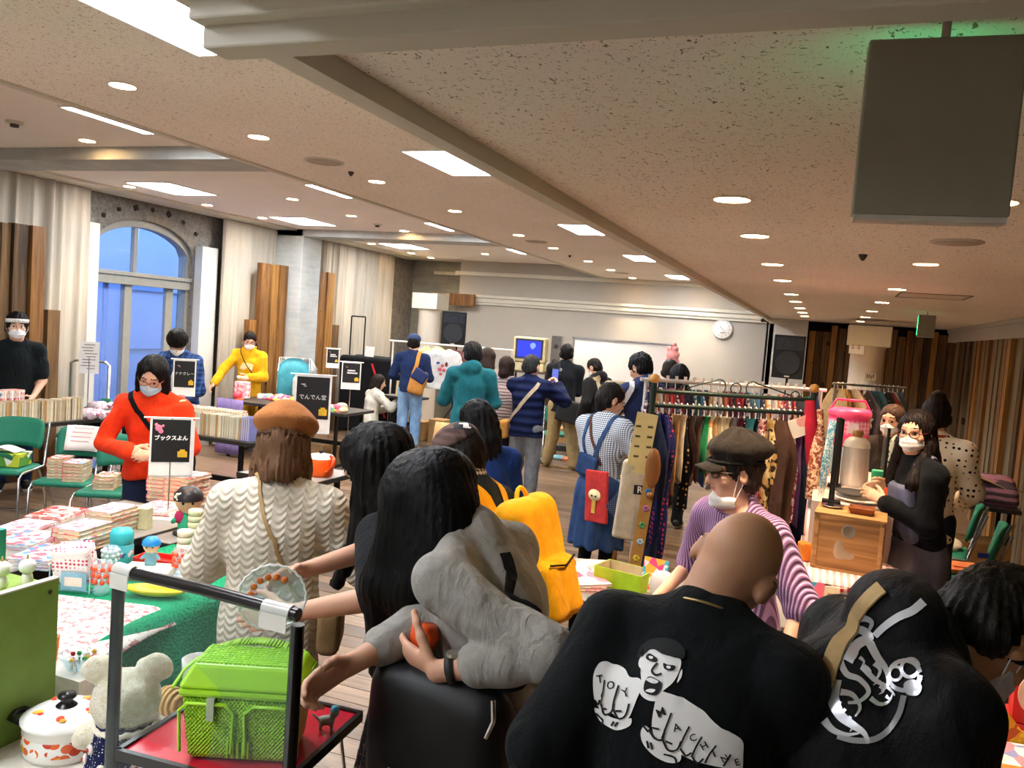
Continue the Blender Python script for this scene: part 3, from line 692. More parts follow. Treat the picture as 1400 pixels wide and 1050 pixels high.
class Person:
    def __init__(s, loc, facing, label, H=1.62, lean=0, side=0, twist=0, head=(0, 0, 0), hr=None, hl=None, pr=None, pl=None,
                 skin_c='#d9a98c', bulk=1.0, legs=None, res=0.013, pelvis=None, hands=False, face=True, curl=35, hdr=None, hdl=None, palm_r=None, palm_l=None, neck=0, hoff=(0, 0, 0)):
        """loc: ground point; facing: degrees, 0 looks along +Y, positive to the left. hr/hl: wrist targets in the local frame (x right, y forward)"""
        s.e = empty('person', (loc[0], loc[1], 0.0), R_(facing), label, 'person'); s.H = H; s.res = res; s.bulk = bulk
        h = H; s.u = h / 1.65; J = s.J = {}
        P0 = np.array(pelvis if pelvis is not None else (0, 0, .53 * h), float); J['pelvis'] = P0
        def up(a, b=side): return unit((math.sin(R_(b)), math.sin(R_(a)) * math.cos(R_(b)), math.cos(R_(a)) * math.cos(R_(b))))
        u1, u2 = up(lean * .8), up(lean * 1.15, side * 1.1); s.u2 = u2
        J['waist'] = P0 + u1 * .09 * h; J['chest'] = P0 + u1 * .20 * h; J['neck'] = J['chest'] + u2 * .105 * h
        rt = unit(np.array((math.cos(R_(twist)), math.sin(R_(twist)), 0)) - 0); rt = unit(rt - u2 * (rt @ u2)); s.rt = rt; s.fw = np.cross(u2, rt)
        HM = rot3(*head); s.HM = HM; s.hs = hs = .137 * h / .226
        J['headbase'] = J['neck'] + up(lean * 1.15 + neck * .5) * .045 * h + np.array((0, .012, 0)) + np.array(hoff)
        J['head'] = J['headbase'] + HM @ np.array((0, .012, .075)) * hs * .92
        sw = .107 * h * (0.93 + 0.07 * bulk)
        for sd, sg, tg, pole, in (('r', 1, hr, pr), ('l', -1, hl, pl)):
            S = J['neck'] - u2 * .046 * h + rt * sg * sw; J['s' + sd] = S
            if tg is None: tg = S + np.array((sg * .06, .06, -.285 * h))
            pole = (sg * .5, -.8, -.3) if pole is None else pole
            E, W = ik(S, tg, .172 * h, .148 * h, pole); J['e' + sd], J['w' + sd] = E, W
            hd = unit(W - E) if (hdr if sd == 'r' else hdl) is None else unit(hdr if sd == 'r' else hdl); J['d' + sd] = hd
            Hp = P0 + np.array((sg * .047 * h, 0, -.02 * h)); J['h' + sd] = Hp
            if legs is None: K = np.array((sg * .058 * h, .02, .285 * h)); A = np.array((sg * .062 * h, -.02, .05 * h)); T = A + np.array((sg * .02, .135 * s.u, -.03 * h))
            else: K, A, T = [np.array(q, float) for q in legs[sd]]
            J['k' + sd], J['a' + sd], J['t' + sd] = K, A, T
        B = SDF(); b = bulk; uu = s.u; fw = (s.fw, .72)
        B.cone(P0, J['chest'], .125 * b * uu, .128 * b * uu, .05, fw); B.cone(J['chest'], J['neck'] - u2 * .04, .125 * b * uu, .085 * uu, .05, fw)
        B.cone(J['sr'], J['sl'], .045 * uu, .045 * uu, .05); B.cone(J['neck'], J['sr'], .038 * uu, .03 * uu, .03); B.cone(J['neck'], J['sl'], .038 * uu, .03 * uu, .03); B.cone(J['neck'] - u2 * .02, J['headbase'] + HM @ np.array((0, 0, .02)), .053 * uu * (.85 + .15 * b), .05 * uu * (.85 + .15 * b), .03)
        for sd in 'rl':
            B.cone(J['s' + sd], J['e' + sd], .046 * uu * b, .036 * uu * b, .03); B.cone(J['e' + sd], J['w' + sd], .037 * uu * b, .024 * uu, .015)
            B.cone(J['h' + sd], J['k' + sd], .078 * uu * b, .054 * uu, .04); B.cone(J['k' + sd], J['a' + sd], .053 * uu, .035 * uu, .02)
            B.cone(J['a' + sd], J['t' + sd], .035 * uu, .028 * uu, .02)
            pn = palm_r if sd == 'r' else palm_l
            s.hand(B, sd, curl, pn)
            if hands and (hands is True or sd in hands): B.finer(J['w' + sd] + J['d' + sd] * .09, .12, .0055)
        s.head(B, face)
        B.finer(J['head'], (.10, .12, .15), .007 if face else .011)
        s.sk = skin(skin_c)
        hi_c = J['head']; HMT = HM
        def mfun(c):
            q = (c - hi_c) @ HMT / hs; m = np.zeros(len(c), np.int32)
            lip = (q[:, 1] > .07) & (np.abs(q[:, 2] + .066) < .008) & (np.abs(q[:, 0]) < .021); m[lip] = 1
            ey = (q[:, 1] > .055) & (np.abs(q[:, 2] - .004) < .009) & (np.abs(np.abs(q[:, 0]) - .031) < .014); m[ey] = 3
            pu = ey & (np.abs(np.abs(q[:, 0]) - .031) < .008); m[pu] = 2
            br = (q[:, 1] > .05) & (np.abs(q[:, 2] - .034) < .0036) & (np.abs(np.abs(q[:, 0]) - .031) < .019); m[br] = 2
            return m
        s.body = sdf_obj('body', B, res, [s.sk, M_LIP, M_EYE, M_EYEW], s.e, mfun if face else None)
    def hand(s, B, sd, curl, pn):
        J = s.J; w, d = J['w' + sd], J['d' + sd]; sg = 1 if sd == 'r' else -1; u = s.u
        n = np.array(pn, float) if pn is not None else np.array((-sg * .9, 0, -.3)); n = unit(n - d * (n @ d)); sdv = np.cross(d, n)  # towards the thumb or away
        th = sdv if (sdv @ np.array((0, .6, .8)) > 0) else -sdv
        B.cone(w + d * .02 * u, w + d * .075 * u, .03 * u, .036 * u, .012, (n, .48))
        for i, (o, L, r) in enumerate(((.026, .078, .0085), (.009, .088, .009), (-.008, .08, .0085), (-.024, .062, .0075))):
            p = w + d * (.088 - .004 * abs(i - 1)) * u + th * o * u; a = R_(curl * (.55 + .12 * i)); dd = d
            for k, fr in enumerate((.45, .31, .24)):
                dd = unit(d * math.cos(a * (k + .6)) + n * math.sin(a * (k + .6)) + th * o * .9); q = p + dd * L * fr * u
                B.cone(p, q, r * u * (1 - .08 * k), r * u * (.93 - .08 * k), .006 if k == 0 else .003); p = q
        p = w + d * .025 * u + th * .026 * u + n * .006; dd = unit(d * .62 + th * .62 + n * .35)
        for k, (L, r) in enumerate(((.045, .0125), (.034, .010), (.026, .009))):
            q = p + dd * L * u; B.cone(p, q, r * u, r * u * .88, .008); p = q; dd = unit(dd + d * .3 + n * .25)
    def hp(s, x, y, z): return s.J['head'] + s.HM @ (np.array((x, y, z)) * s.hs)
    def head(s, B, face):
        h = s.hs; M = s.HM
        B.ell(s.hp(0, -.012, .028), np.array((.076, .094, .088)) * h, M, .03)
        B.ell(s.hp(0, .022, -.03), np.array((.06, .066, .085)) * h, M, .03)
        B.cone(s.hp(-.022, .05, -.098), s.hp(.022, .05, -.098), .02 * h, .02 * h, .03)
        B.cone(s.hp(0, -.02, -.05), s.hp(0, -.01, -.11), .055 * h, .05 * h, .03)
        if face:
            B.cone(s.hp(0, .082, .006), s.hp(0, .104, -.034), .008 * h, .0125 * h, .012); B.ell(s.hp(0, .09, -.04), np.array((.019, .012, .01)) * h, M, .008)
            B.cone(s.hp(-.035, .072, .027), s.hp(.035, .072, .027), .013 * h, .013 * h, .014)
            for g in (-1, 1):
                B.ell(s.hp(g * .031, .079, .003), np.array((.02, .013, .013)) * h, M, .006, 's')
                B.ell(s.hp(g * .031, .067, .003), np.array((.014, .014, .012)) * h, M, .003)
                B.ell(s.hp(g * .042, .055, -.032), np.array((.022, .022, .022)) * h, M, .02)
            B.ell(s.hp(0, .078, -.061), np.array((.024, .013, .007)) * h, M, .006); B.ell(s.hp(0, .077, -.072), np.array((.02, .013, .008)) * h, M, .006)
        for g in (-1, 1):
            E = M @ np.array(Euler((R_(-12), 0, R_(-g * 28))).to_matrix())
            B.ell(s.hp(g * .083, -.014, -.008), np.array((.012, .023, .035)) * h, E, .007); B.ell(s.hp(g * .093, -.006, -.004), np.array((.006, .011, .018)) * h, E, .006, 's')
    # ---------------- clothes
    def torso(s, D, off, hem, k=.05, loose=1.0, top=True):
        """torso shell: off metres over the body, hem = how far it reaches below the pelvis"""
        J = s.J; b = s.bulk * loose; u = s.u; fw = (s.fw, .78); P = J['pelvis']
        D.cone(P, J['chest'], .128 * b * u + off, .132 * b * u + off, k, fw); D.cone(J['chest'], J['neck'] - s.u2 * .055, .128 * b * u + off, .085 * u + off, k, fw)
        if hem > .03: D.cone(P + np.array((0, -.005, 0)), P - np.array((0, 0, hem)), .130 * b * u + off, (.142 + .03 * hem) * b * u + off, .05, ((0, 1, 0), .82))
        if top: D.cone(J['sr'], J['sl'], .042 * u + off, .042 * u + off, .05); D.cone(J['neck'] - s.u2 * .01, J['sr'], .042 * u + off * .7, .034 * u + off, .04); D.cone(J['neck'] - s.u2 * .01, J['sl'], .042 * u + off * .7, .034 * u + off, .04); D.cone(J['neck'] - s.u2 * .04, J['neck'] + s.u2 * .002, .066 * u, .06 * u + off * .4, .03)
    def sleeve(s, D, off, frac, wide=1.0, k=.035, sides='rl'):
        J = s.J; u = s.u; b = s.bulk
        for sd in sides:
            S, E, Wr = J['s' + sd], J['e' + sd], J['w' + sd]
            if frac <= 1: D.cone(S, S + (E - S) * frac, .05 * u * b * wide + off, .048 * u * b * wide + off, k)
            else:
                D.cone(S, E, .046 * u * b * wide + off, .041 * u * b * wide + off, k); D.cone(E, E + (Wr - E) * (frac - 1), .042 * u * b * wide + off, (.032 * wide) * u + off, .012)
    def top(s, m, off=.014, hem=.1, sleeve=1.95, wide=1.0, wr=.006, fr=24, name='sweater', res=None, hood=False, collar=0.0, loose=1.0, seed=1, mfun=None, extra=None, neckcut=0.0, cut=True, sk=.035):
        D = SDF(); s.torso(D, off, hem, loose=loose); s.sleeve(D, off * .8, sleeve, wide, sk)
        J = s.J
        if hood:
            c = J['neck'] - s.fw * .075 * s.u + s.u2 * .01
            D.ell(c, (.105 * s.u, .06 * s.u, .075 * s.u), np.array([s.rt, s.fw, s.u2]).T, .03); D.cone(J['neck'] + s.rt * .07 + s.u2 * .0, J['neck'] - s.rt * .07 + s.u2 * .0, .035, .035, .03); D.cone(J['neck'] + s.rt * .055 + s.fw * .05, J['neck'] - s.rt * .055 + s.fw * .05 - s.u2 * .02, .028, .028, .03)
        if collar: D.cone(J['neck'] - s.u2 * .02, J['neck'] + s.u2 * collar, .07 * s.u, .06 * s.u, .012)
        if extra: extra(D)
        if wr: D.wrinkle(wr, fr, seed)
        if cut: D.cut(J['pelvis'] - np.array((0, 0, max(hem, .03) + .0)), (0, 0, -1), .012)
        if neckcut: D.ell(J['neck'] + s.u2 * .03 + s.fw * .045, (neckcut, neckcut * .8, .05), np.array([s.rt, s.fw, s.u2]).T, .008, 's')
        o = sdf_obj(name, D, res or s.res, m, s.e, mfun); s.topo = o; return o
    def pants(s, m, off=.012, wide=1.0, wr=.006, name='trousers', res=None, length=1.0, shoe='#1c1c1e', sole='#e8e6e2', seed=4):
        D = SDF(); J = s.J; u = s.u; b = s.bulk; P = J['pelvis']
        D.cone(P + np.array((0, 0, .06)), P - np.array((0, 0, .03)), .122 * b * u + off, .13 * b * u + off, .04, ((0, 1, 0), .8))
        for sd in 'rl':
            D.cone(J['h' + sd], J['k' + sd], .074 * u * b * wide + off, .058 * u * wide + off, .03); A = J['k' + sd] + (J['a' + sd] - J['k' + sd]) * length
            D.cone(J['k' + sd], A, .058 * u * wide + off, .045 * u * wide + off, .02)
        if wr: D.wrinkle(wr, 26, seed)
        o = sdf_obj(name, D, res or s.res, m, s.e)
        if shoe: s.shoes(shoe, sole)
        return o
    def shoes(s, c='#1c1c1e', sole='#e8e6e2'):
        J = s.J
        for sd in 'rl':
            A, T = J['a' + sd], J['t' + sd]; D = SDF(); fl = unit(T - A); D.cone(A - np.array((0, 0, .02)) - fl * .02, T, .044, .036, .02); D.cone(A - np.array((0, 0, .03)), T - np.array((0, 0, .01)), .043, .04, .02)
            zb = min(A[2] - .05 * s.H, T[2] - .02 * s.H * 0 - .03) if A[2] < .15 else None
            if zb is not None: D.cut((0, 0, .0), (0, 0, -1), 0)
            zt = .026
            sdf_obj('shoe', D, .011, [plain(c, .6), plain(sole, .6)], s.e, (lambda cc: (cc[:, 2] < zt).astype(np.int32)) if zb is not None else None)
    def skirt(s, m, hem_z, r0=.0, r1=.0, folds=11, amp=.012, name='skirt', res=None, off=.01, c=None):
        D = SDF(); J = s.J; P = J['pelvis']; u = s.u; b = s.bulk; c = np.array(c if c is not None else (P[0], P[1], 0), float)
        D.cone(P + np.array((0, 0, .07)), P - np.array((0, 0, .1)), .118 * b * u + off, .15 * b * u + off, .04, ((0, 1, 0), .82))
        D.cone(P - np.array((0, 0, .08)), (c[0], c[1], hem_z), .148 * b * u + off + r0, .20 * u + r1, .04, ((0, 1, 0), .85))
        if folds: D.disp(lambda X, Y, Z: amp * np.sin(folds * np.arctan2(Y - P[1], X - P[0]) + 2.2 * np.sin(4 * Z)) * np.clip((P[2] + .02 - Z) / .4, 0, 1))
        D.cut((0, 0, hem_z), (0, 0, -1), .01)
        return sdf_obj(name, D, res or s.res, m, s.e)
    # ---------------- hair and head wear
    def hair(s, style='short', m=None, strands=(), cut_y=.045, vol=1.0, fringe=True, res=None, amp=.003, fr=26, part=False, cuts=()):
        h = s.hs; M = s.HM; D = SDF(); v = vol
        D.ell(s.hp(0, -.02, .036), np.array((.086 * v, .104 * v, .094 * v)) * h, M, .02)
        if style in ('short', 'crop'):
            D.cone(s.hp(-.05, -.05, -.03), s.hp(.05, -.05, -.03), .045 * h, .045 * h, .03); D.cone(s.hp(0, -.07, .0), s.hp(0, -.065, -.06), .05 * h, .038 * h, .03)
            for g in (-1, 1): D.cone(s.hp(g * .07, .01, .03), s.hp(g * .074, .012, -.015), .018 * h, .009 * h, .02)
        if style == 'bob':
            for g in (-1, 1): D.cone(s.hp(g * .062, .0, .03), s.hp(g * .073, .0, -.085), .04 * h, .036 * h, .03, (M[:, 0], .7))
            D.cone(s.hp(0, -.06, .0), s.hp(0, -.07, -.09), .07 * h, .07 * h, .03)
        if style == 'long':
            for g in (-1, 1): D.cone(s.hp(g * .06, -.01, .03), s.hp(g * .076, -.02, -.12), .042 * h, .038 * h, .03, (M[:, 0], .7))
            D.cone(s.hp(0, -.06, .0), s.hp(0, -.075, -.13), .075 * h, .08 * h, .03)
        for st in strands: D.cone(*st)
        # open the face
        if style in ('short', 'crop'): D.ell(s.hp(0, .115, -.045), np.array((.085, .085, .105)) * h, M, .012, 's')
        elif style != 'cap': D.ell(s.hp(0, .105, -.03), np.array((.062, .085, .098 if fringe else .12)) * h, M, .012, 's')
        if style == 'crop' or style == 'short':
            for g in (-1, 1): D.ell(s.hp(g * .088, -.008, -.012), np.array((.024, .026, .034)) * h, M, .006, 's')
        for cc in cuts: D.ell(*cc)
        c0 = s.J['head']
        def f(X, Y, Z):
            a = np.arctan2(Y - c0[1], X - c0[0]); return amp * (np.sin(fr * a + 8 * Z) + .7 * np.sin(fr * 1.9 * a - 21 * Z + 1) + .5 * np.sin(60 * Z + 9 * a))
        D.disp(f)
        return sdf_obj('hair', D, res or min(s.res, .010), m or hairmat(), s.e)
    def glasses(s, c='#2a1614'):
        mb = MB()
        for g in (-1, 1):
            pts = []
            for i in range(14):
                t = 2 * math.pi * i / 14; pts.append(s.hp(g * .033 + .026 * math.cos(t), .094 - .012 * abs(math.cos(t)) * (1 if math.cos(t) * g > 0 else 0), .0 + .019 * math.sin(t)))
            mb.tube(pts, .0022, 6, True); mb.tube([s.hp(g * .058, .085, .004), s.hp(g * .079, .05, .008), s.hp(g * .086, -.005, .006)], .0022, 6)
        mb.tube([s.hp(-.008, .096, .003), s.hp(0, .1, .006), s.hp(.008, .096, .003)], .0022, 6)
        return mb.build('glasses', plain(c, .3, var=0), s.e)
    def mask(s, c='#eceef0', chin=False, straps=True):
        D = SDF(); h = s.hs; M = s.HM; dz = -.062 if chin else 0; dy = -.02 if chin else 0
        D.ell(s.hp(0, .03 + dy, -.055 + dz), np.array((.068, .082, .052 if not chin else .04)) * h, M, .02); D.cone(s.hp(0, .095 + dy, -.028 + dz), s.hp(0, .09 + dy, -.08 + dz * .8), .012 * h, .016 * h, .03)
        D.cut(s.hp(0, .028 + dy, 0), -M[:, 1], .004)
        D.disp(lambda X, Y, Z: .0018 * np.sin(((X - s.J['head'][0]) * M[0, 2] + (Y - s.J['head'][1]) * M[1, 2] + (Z - s.J['head'][2]) * M[2, 2]) * 210))
        o = sdf_obj('face_mask', D, .006, plain(c, .85, var=.05), s.e)
        if straps:
            for g in (-1, 1):
                mb = MB(); mb.tube([s.hp(g * .064, .04 + dy, -.03 + dz), s.hp(g * .082, .005, .015), s.hp(g * .088, -.02, .02)], .0018, 5); mb.tube([s.hp(g * .062, .04 + dy, -.08 + dz * .8), s.hp(g * .084, -.012, -.035), s.hp(g * .087, -.028, -.01)], .0018, 5)
                mb.build('mask_strap', plain(c, .8, var=0), o)
        return o
    def thing(s, name, label, cat):
        return empty(name, s.e.location, s.e.rotation_euler[2], label, cat)
    def W(s, p):
        """local point -> world"""
        return s.e.matrix_basis @ Vector(p)
def LP(loc, facing, p):
    """world point -> local frame of a person standing at loc"""
    a = R_(facing); x, y = p[0] - loc[0], p[1] - loc[1]; return (x * math.cos(a) + y * math.sin(a), -x * math.sin(a) + y * math.cos(a), p[2])
# ------------------------------------------------------------------ people
def m_check(name, base, c1, period=.03, w=.5, rough=.85, rot=0.0, both=True, axes='xz', c2=None):
    g = NT(name, rough, 0, .15); o = g.sep(g.coord(rot=(0, rot, 0)))
    A = g.math('ADD', o['X'], g.math('MULTIPLY', o['Y'], .999)) if axes == 'sz' else o['X']
    def band(s): return g.math('LESS_THAN', g.math('FRACT', g.math('MULTIPLY', s, 1 / period)), w)
    a = band(A); b = band(o['Z'])
    if both: f = g.math('MULTIPLY', g.math('ADD', a, b), .5)
    else: f = b if axes == 'z' else a
    col = g.mix(f, base, c1)
    if c2: col = g.mix(g.math('MULTIPLY', g.math('ADD', g.math('LESS_THAN', g.math('FRACT', g.math('MULTIPLY', A, .5 / period)), .08), g.math('LESS_THAN', g.math('FRACT', g.math('MULTIPLY', o['Z'], .5 / period)), .08)), .7), col, c2)
    g.color(col); g.bump(g.noise(g.coord(), 18, 3), .3, .012); return g.m
def m_dots(name, base, dot, scale=14, size=.22, rough=.85, rnd=0.35):
    g = NT(name, rough, 0, .15); vo = g.n('TexVoronoi'); g.link(g.coord(), vo.inputs['Vector']); vo.inputs['Scale'].default_value = scale; vo.inputs['Randomness'].default_value = rnd
    g.color(g.mix(g.math('LESS_THAN', vo.outputs['Distance'], size), base, dot)); g.bump(g.noise(g.coord(), 18, 3), .25, .01); return g.m
def m_print(name, cols, scale=20, rough=.6):
    """busy printed pattern"""
    key = ('print', name)
    if key in MATS: return MATS[key]
    g = NT(name, rough, 0, .3); vo = g.n('TexVoronoi'); g.link(g.coord(), vo.inputs['Vector']); vo.inputs['Scale'].default_value = scale
    n = g.math('FRACT', g.math('ADD', g.sep(vo.outputs['Color'])['X'], g.math('MULTIPLY', g.noise(g.coord(), scale * .6, 3), .3)))
    k = len(cols); g.color(g.ramp(n, [((i + .02) / k, c) for i, c in enumerate(cols)], 'CONSTANT')); MATS[key] = g.m; return g.m
def m_stripes(name, c0, c1, per, axis='X', rough=.8, bump=.6, duty=.5, warp=0.0):
    g = NT(name, rough, 0, .15); v = g.coord(); o = g.sep(v)
    t = o[axis] if not warp else g.math('ADD', o[axis], g.math('MULTIPLY', g.noise(v, 6, 2), warp))
    w_ = g.math('SINE', g.math('MULTIPLY', t, 2 * math.pi / per)); f = g.math('GREATER_THAN', w_, 1 - 2 * duty)
    g.color(g.mix(f, c0, c1)); g.bump(w_, bump, .006); return g.m
def m_denim(c0='#2f4a78', c1='#5878a8', name='denim'):
    g = NT(name, .9, 0, .1); n = g.noise(g.coord((1, 1, .5)), 9, 5, .65); g.color(g.ramp(n, [(.3, c0), (.72, c1)])); g.bump(g.noise(g.coord(), 200, 2), .15, .005); return g.m
M_DENIM = m_denim('#22365c', '#3d5780', 'indigo_denim'); M_LDENIM = m_denim('#5a7da8', '#8fb0cf', 'washed_denim'); M_GDENIM = m_denim('#5d6066', '#85888c', 'grey_denim')
M_NAVY = cloth('#25304f'); M_BLK = cloth('#0e0f12'); M_BLK2 = cloth('#141a1c')
def strap_on(pers, thing, pts, bvh, m, wdt=.03, name='strap', off=.006, th=.004):
    """a flat band following points just outside a garment"""
    pts = [Vector(p) for p in pts]; fine = []
    for a, b in zip(pts[:-1], pts[1:]):
        for i in range(6): fine.append(a.lerp(b, i / 6))
    fine.append(pts[-1]); c = Vector(pers.J['chest']); L = []
    for p in fine:
        h = bvh.find_nearest(p)
        if h[0] is not None and (h[0] - p).length < .14: n = h[1].normalized(); L.append((h[0] + n * off, n))
        else: L.append((p, (p - c).normalized()))
    mb = MB(); vs = []
    for i, (p, n) in enumerate(L):
        t = (L[min(i + 1, len(L) - 1)][0] - L[max(i - 1, 0)][0]).normalized(); s_ = t.cross(n).normalized() * (wdt / 2)
        for q in (p - s_ - n * th / 2, p + s_ - n * th / 2, p + s_ + n * th / 2, p - s_ + n * th / 2): vs.append(q)
    fs = [(i * 4 + k, i * 4 + (k + 1) % 4, i * 4 + 4 + (k + 1) % 4, i * 4 + 4 + k) for i in range(len(L) - 1) for k in range(4)]
    return MB().add(vs, fs, False).build(name, m, thing)
# --- woman in the red sweater behind the manga table
q = at_d(205, 495, 5.15)
P = Person((q.x - .05, q.y + .1), -142, 'person in a red sweater and blue face mask looking down behind the manga table', H=1.58, lean=8, head=(32, -12, -8), hr=(.1, .26, .98), hl=(-.06, .27, .97), res=.010, pr=(.8, -.5, -.4), pl=(-.8, -.5, -.4))
P.hair('bob', hairmat('#0f0c0b', '#241d1a'), fringe=False, vol=1.06, strands=[(P.hp(-.07, -.01, -.02), P.hp(-.078, .01, -.13), .034, .026, .03), (P.hp(.07, -.01, -.02), P.hp(.078, .01, -.13), .034, .026, .03)]); P.glasses('#8a4a3a'); P.mask('#a8c4d4')
P.top(cloth('#e23a16'), .016, .06, wr=.011, name='red_sweater', sk=.015); bv = bvh_of(P.topo)
D = SDF(); D.cone(P.J['neck'] - P.u2 * .015, P.J['neck'] + P.u2 * .02, .068, .062, .01); sdf_obj('turtleneck', D, .008, cloth('#dcd6cc'), P.e)
P.pants(cloth('#1f2840'), wide=1.1)
B = P.thing('shoulder_bag', 'crimson shoulder bag with a dark strap hanging on the red-sweater person', 'bag')
strap_on(P, B, [(.12, -.02, 1.33), (.11, .09, 1.27), (.0, .13, 1.12), (-.1, .13, .98), (-.16, .06, .86)], bv, M_BLK, .03)
SDF_ = SDF(); SDF_.box((-.19, .12, .78), (.05, .1, .09), None, .03); sdf_obj('pouch', SDF_, .01, cloth('#a3193a'), B)
# --- man with the headband
q = at_d(18, 430, 7.75)
P = Person((q.x - .02, q.y + .06), -126, 'person in a black t-shirt with a white headband and face mask at the far left', H=1.70, head=(4, 0, 0), hr=(.14, .22, .92), hl=(-.14, .22, .92), bulk=1.05)
P.hair('short', amp=.005, vol=1.06); P.mask('#eef0f3'); P.top(M_BLK2, .016, .1, .75, 1.1, name='black_t_shirt', neckcut=.06); P.pants(M_DENIM, shoe='#17171a', sole='#f0f0ee')
mb = MB(); n = 28
for z0, z1 in ((.022, .062),):
    mb.sheet(lambda u, v: P.hp(.092 * math.sin(2 * math.pi * u), -.012 + .104 * math.cos(2 * math.pi * u), .03 + .036 * v + .012 * math.cos(2 * math.pi * u)), n, 1)
mb.build('headband', plain('#e9e7e2', .8), P.e, solid=.006)
# --- man in the plaid shirt
q = at_d(240, 458, 8.35)
P = Person((q.x, q.y + .14), -168, 'masked person in a blue plaid shirt looking down at the books', H=1.68, lean=14, head=(42, 30, 0), hr=(.2, .3, .93), hl=(-.15, .34, .95), hands='r')
P.hair('cap', strands=[(P.hp(0, -.005, .035), P.hp(0, -.005, .035), .101 * P.hs, .101 * P.hs, .02)], cuts=[(P.hp(0, .02, -.1), np.array((.2, .2, .098)), P.HM, .01, 's')]); P.mask('#f0eeea'); P.glasses('#6b4a30')
P.top(m_check('blue_plaid', '#1f3158', '#3d5f9a', .05, .5, c2='#0e1630'), .02, .16, 1.97, 1.15, name='plaid_shirt')
D = SDF(); D.cone((0, .1, .84), (0, .17, 1.2), .05, .05, .01, ((0, 1, 0), .5)); sdf_obj('white_undershirt', D, .012, cloth('#e8e8ea'), P.e)
P.pants(M_BLK, shoe='#8d8a86', sole='#d8d4cc')
# --- woman in the yellow top
q = at_d(343, 456, 11.15)
P = Person((q.x, q.y), -160, 'person in a mustard sweatshirt with a yellow earring behind the toy table', H=1.60, lean=3, head=(22, 22, 0), hr=(.36, .32, .86), hl=(-.1, .25, .98), hands='l', pr=(.7, -.4, -.2))
P.hair('short', strands=[(P.hp(-.06, -.05, -.03), P.hp(-.105, -.01, -.2), .034, .03, .02), (P.hp(-.105, -.01, -.2), P.hp(-.1, .05, -.34), .034, .018, .02)]); P.mask('#f3f1ee'); P.glasses('#7a3b28')
MB().ball(P.hp(-.085, .0, -.1), .02).build('yellow_earring', plain('#e5a91c', .5), P.e)
P.top(cloth('#d9a318'), .02, .1, 1.95, 1.15, name='mustard_sweatshirt', wr=.009); bv = bvh_of(P.topo); P.skirt(cloth('#cf9d1e'), .2, name='mustard_apron_skirt'); P.shoes()
mb = MB(); M = frame((-1, 0, 0), (0, 0, 1)); decal(mb, [(-.09, -.035), (-.03, -.05), (.02, -.02), (.08, -.05), (.1, .03), (.03, .05), (-.05, .04)], [tuple(range(7))], (0, .1, 1.12), M, bv); mb.build('printed_lettering', plain('#f0d9a0', .8), P.e)
B = P.thing('crossbody_cord', 'thin dark cord worn across the mustard sweatshirt', 'cord'); strap_on(P, B, [(.1, .03, 1.34), (.03, .13, 1.2), (-.07, .14, 1.05), (-.17, .08, .95)], bv, M_BLK, .01)
MB().box((.02, .30, .985), (.05, .13, .025), (0, 0, .5)).build('folded_paper', M_PAPER, P.e)
# --- kneeling woman with a board
q = on_z(505, 600, 0)
lg = {'r': [(.1, .28, .06), (.1, -.1, .09), (.1, -.2, .04)], 'l': [(-.09, .26, .06), (-.09, -.12, .09), (-.09, -.22, .04)]}
P = Person((q.x, q.y), -35, 'person in a white knit kneeling on the floor and holding up a board', H=1.60, pelvis=(0, -.02, .28), lean=10, legs=lg, head=(10, -20, 0), hr=(.28, .34, .68), hl=(.02, .36, .5), pr=(.6, -.2, -.8))
P.hair('bob', hairmat('#2b211c', '#4a3a30')); P.top(cloth('#d8d4c8'), .02, .06, 1.9, 1.15, cut=False, name='white_knit'); P.pants(M_NAVY, shoe='#3a3a3c', sole='#cfc9bc')
B = P.thing('display_board', 'pale board held up by the kneeling person', 'board'); MB().box((.16, .5, .52), (.32, .012, .42), (R_(-12), 0, .2)).build('panel', plain('#e2dfd5', .7), B)
# --- man in the blue jacket with the tan sling bag
q = on_z(556, 612, 0)
P = Person((q.x, q.y), 18, 'person in a navy jacket and flat cap seen from behind with a tan bag', H=1.70, head=(12, 5, 0), hr=(.16, .26, 1.05), hl=(-.2, .24, 1.02), bulk=1.06)
P.hair('short'); P.top(cloth('#1a2a50'), .02, .06, 1.9, 1.1, collar=.02, name='navy_jacket'); bv = bvh_of(P.topo); P.pants(M_LDENIM, wide=1.15, shoe='#6d6258')
D = SDF(); D.ell(P.hp(0, -.012, .06), np.array((.098, .112, .075)) * P.hs, P.HM, .01); D.cone(P.hp(-.05, .09, .05), P.hp(.05, .09, .05), .012, .012, .03); D.cut(P.hp(0, 0, .02), -P.HM[:, 2], .01); D.wrinkle(.003, 40, 2); sdf_obj('knit_cap', D, .01, cloth('#3a4a6e'), P.e)
B = P.thing('sling_bag', 'tan and navy sling bag on the back of the person in the navy jacket', 'bag')
D = SDF(); D.box((.13, -.2, 1.0), (.12, .06, .18), np.array(Euler((0, R_(14), 0)).to_matrix()), .05); D.wrinkle(.004, 30, 3); sdf_obj('bag_body', D, .012, cloth('#b07a3c'), B)
D = SDF(); D.box((.16, -.235, 1.1), (.11, .035, .09), np.array(Euler((0, R_(30), 0)).to_matrix()), .02); sdf_obj('navy_flap', D, .012, cloth('#27335c'), B)
strap_on(P, B, [(.05, -.14, 1.12), (.09, -.13, 1.25), (.1, -.06, 1.4), (.08, .07, 1.38)], bv, cloth('#c98a42'), .055)
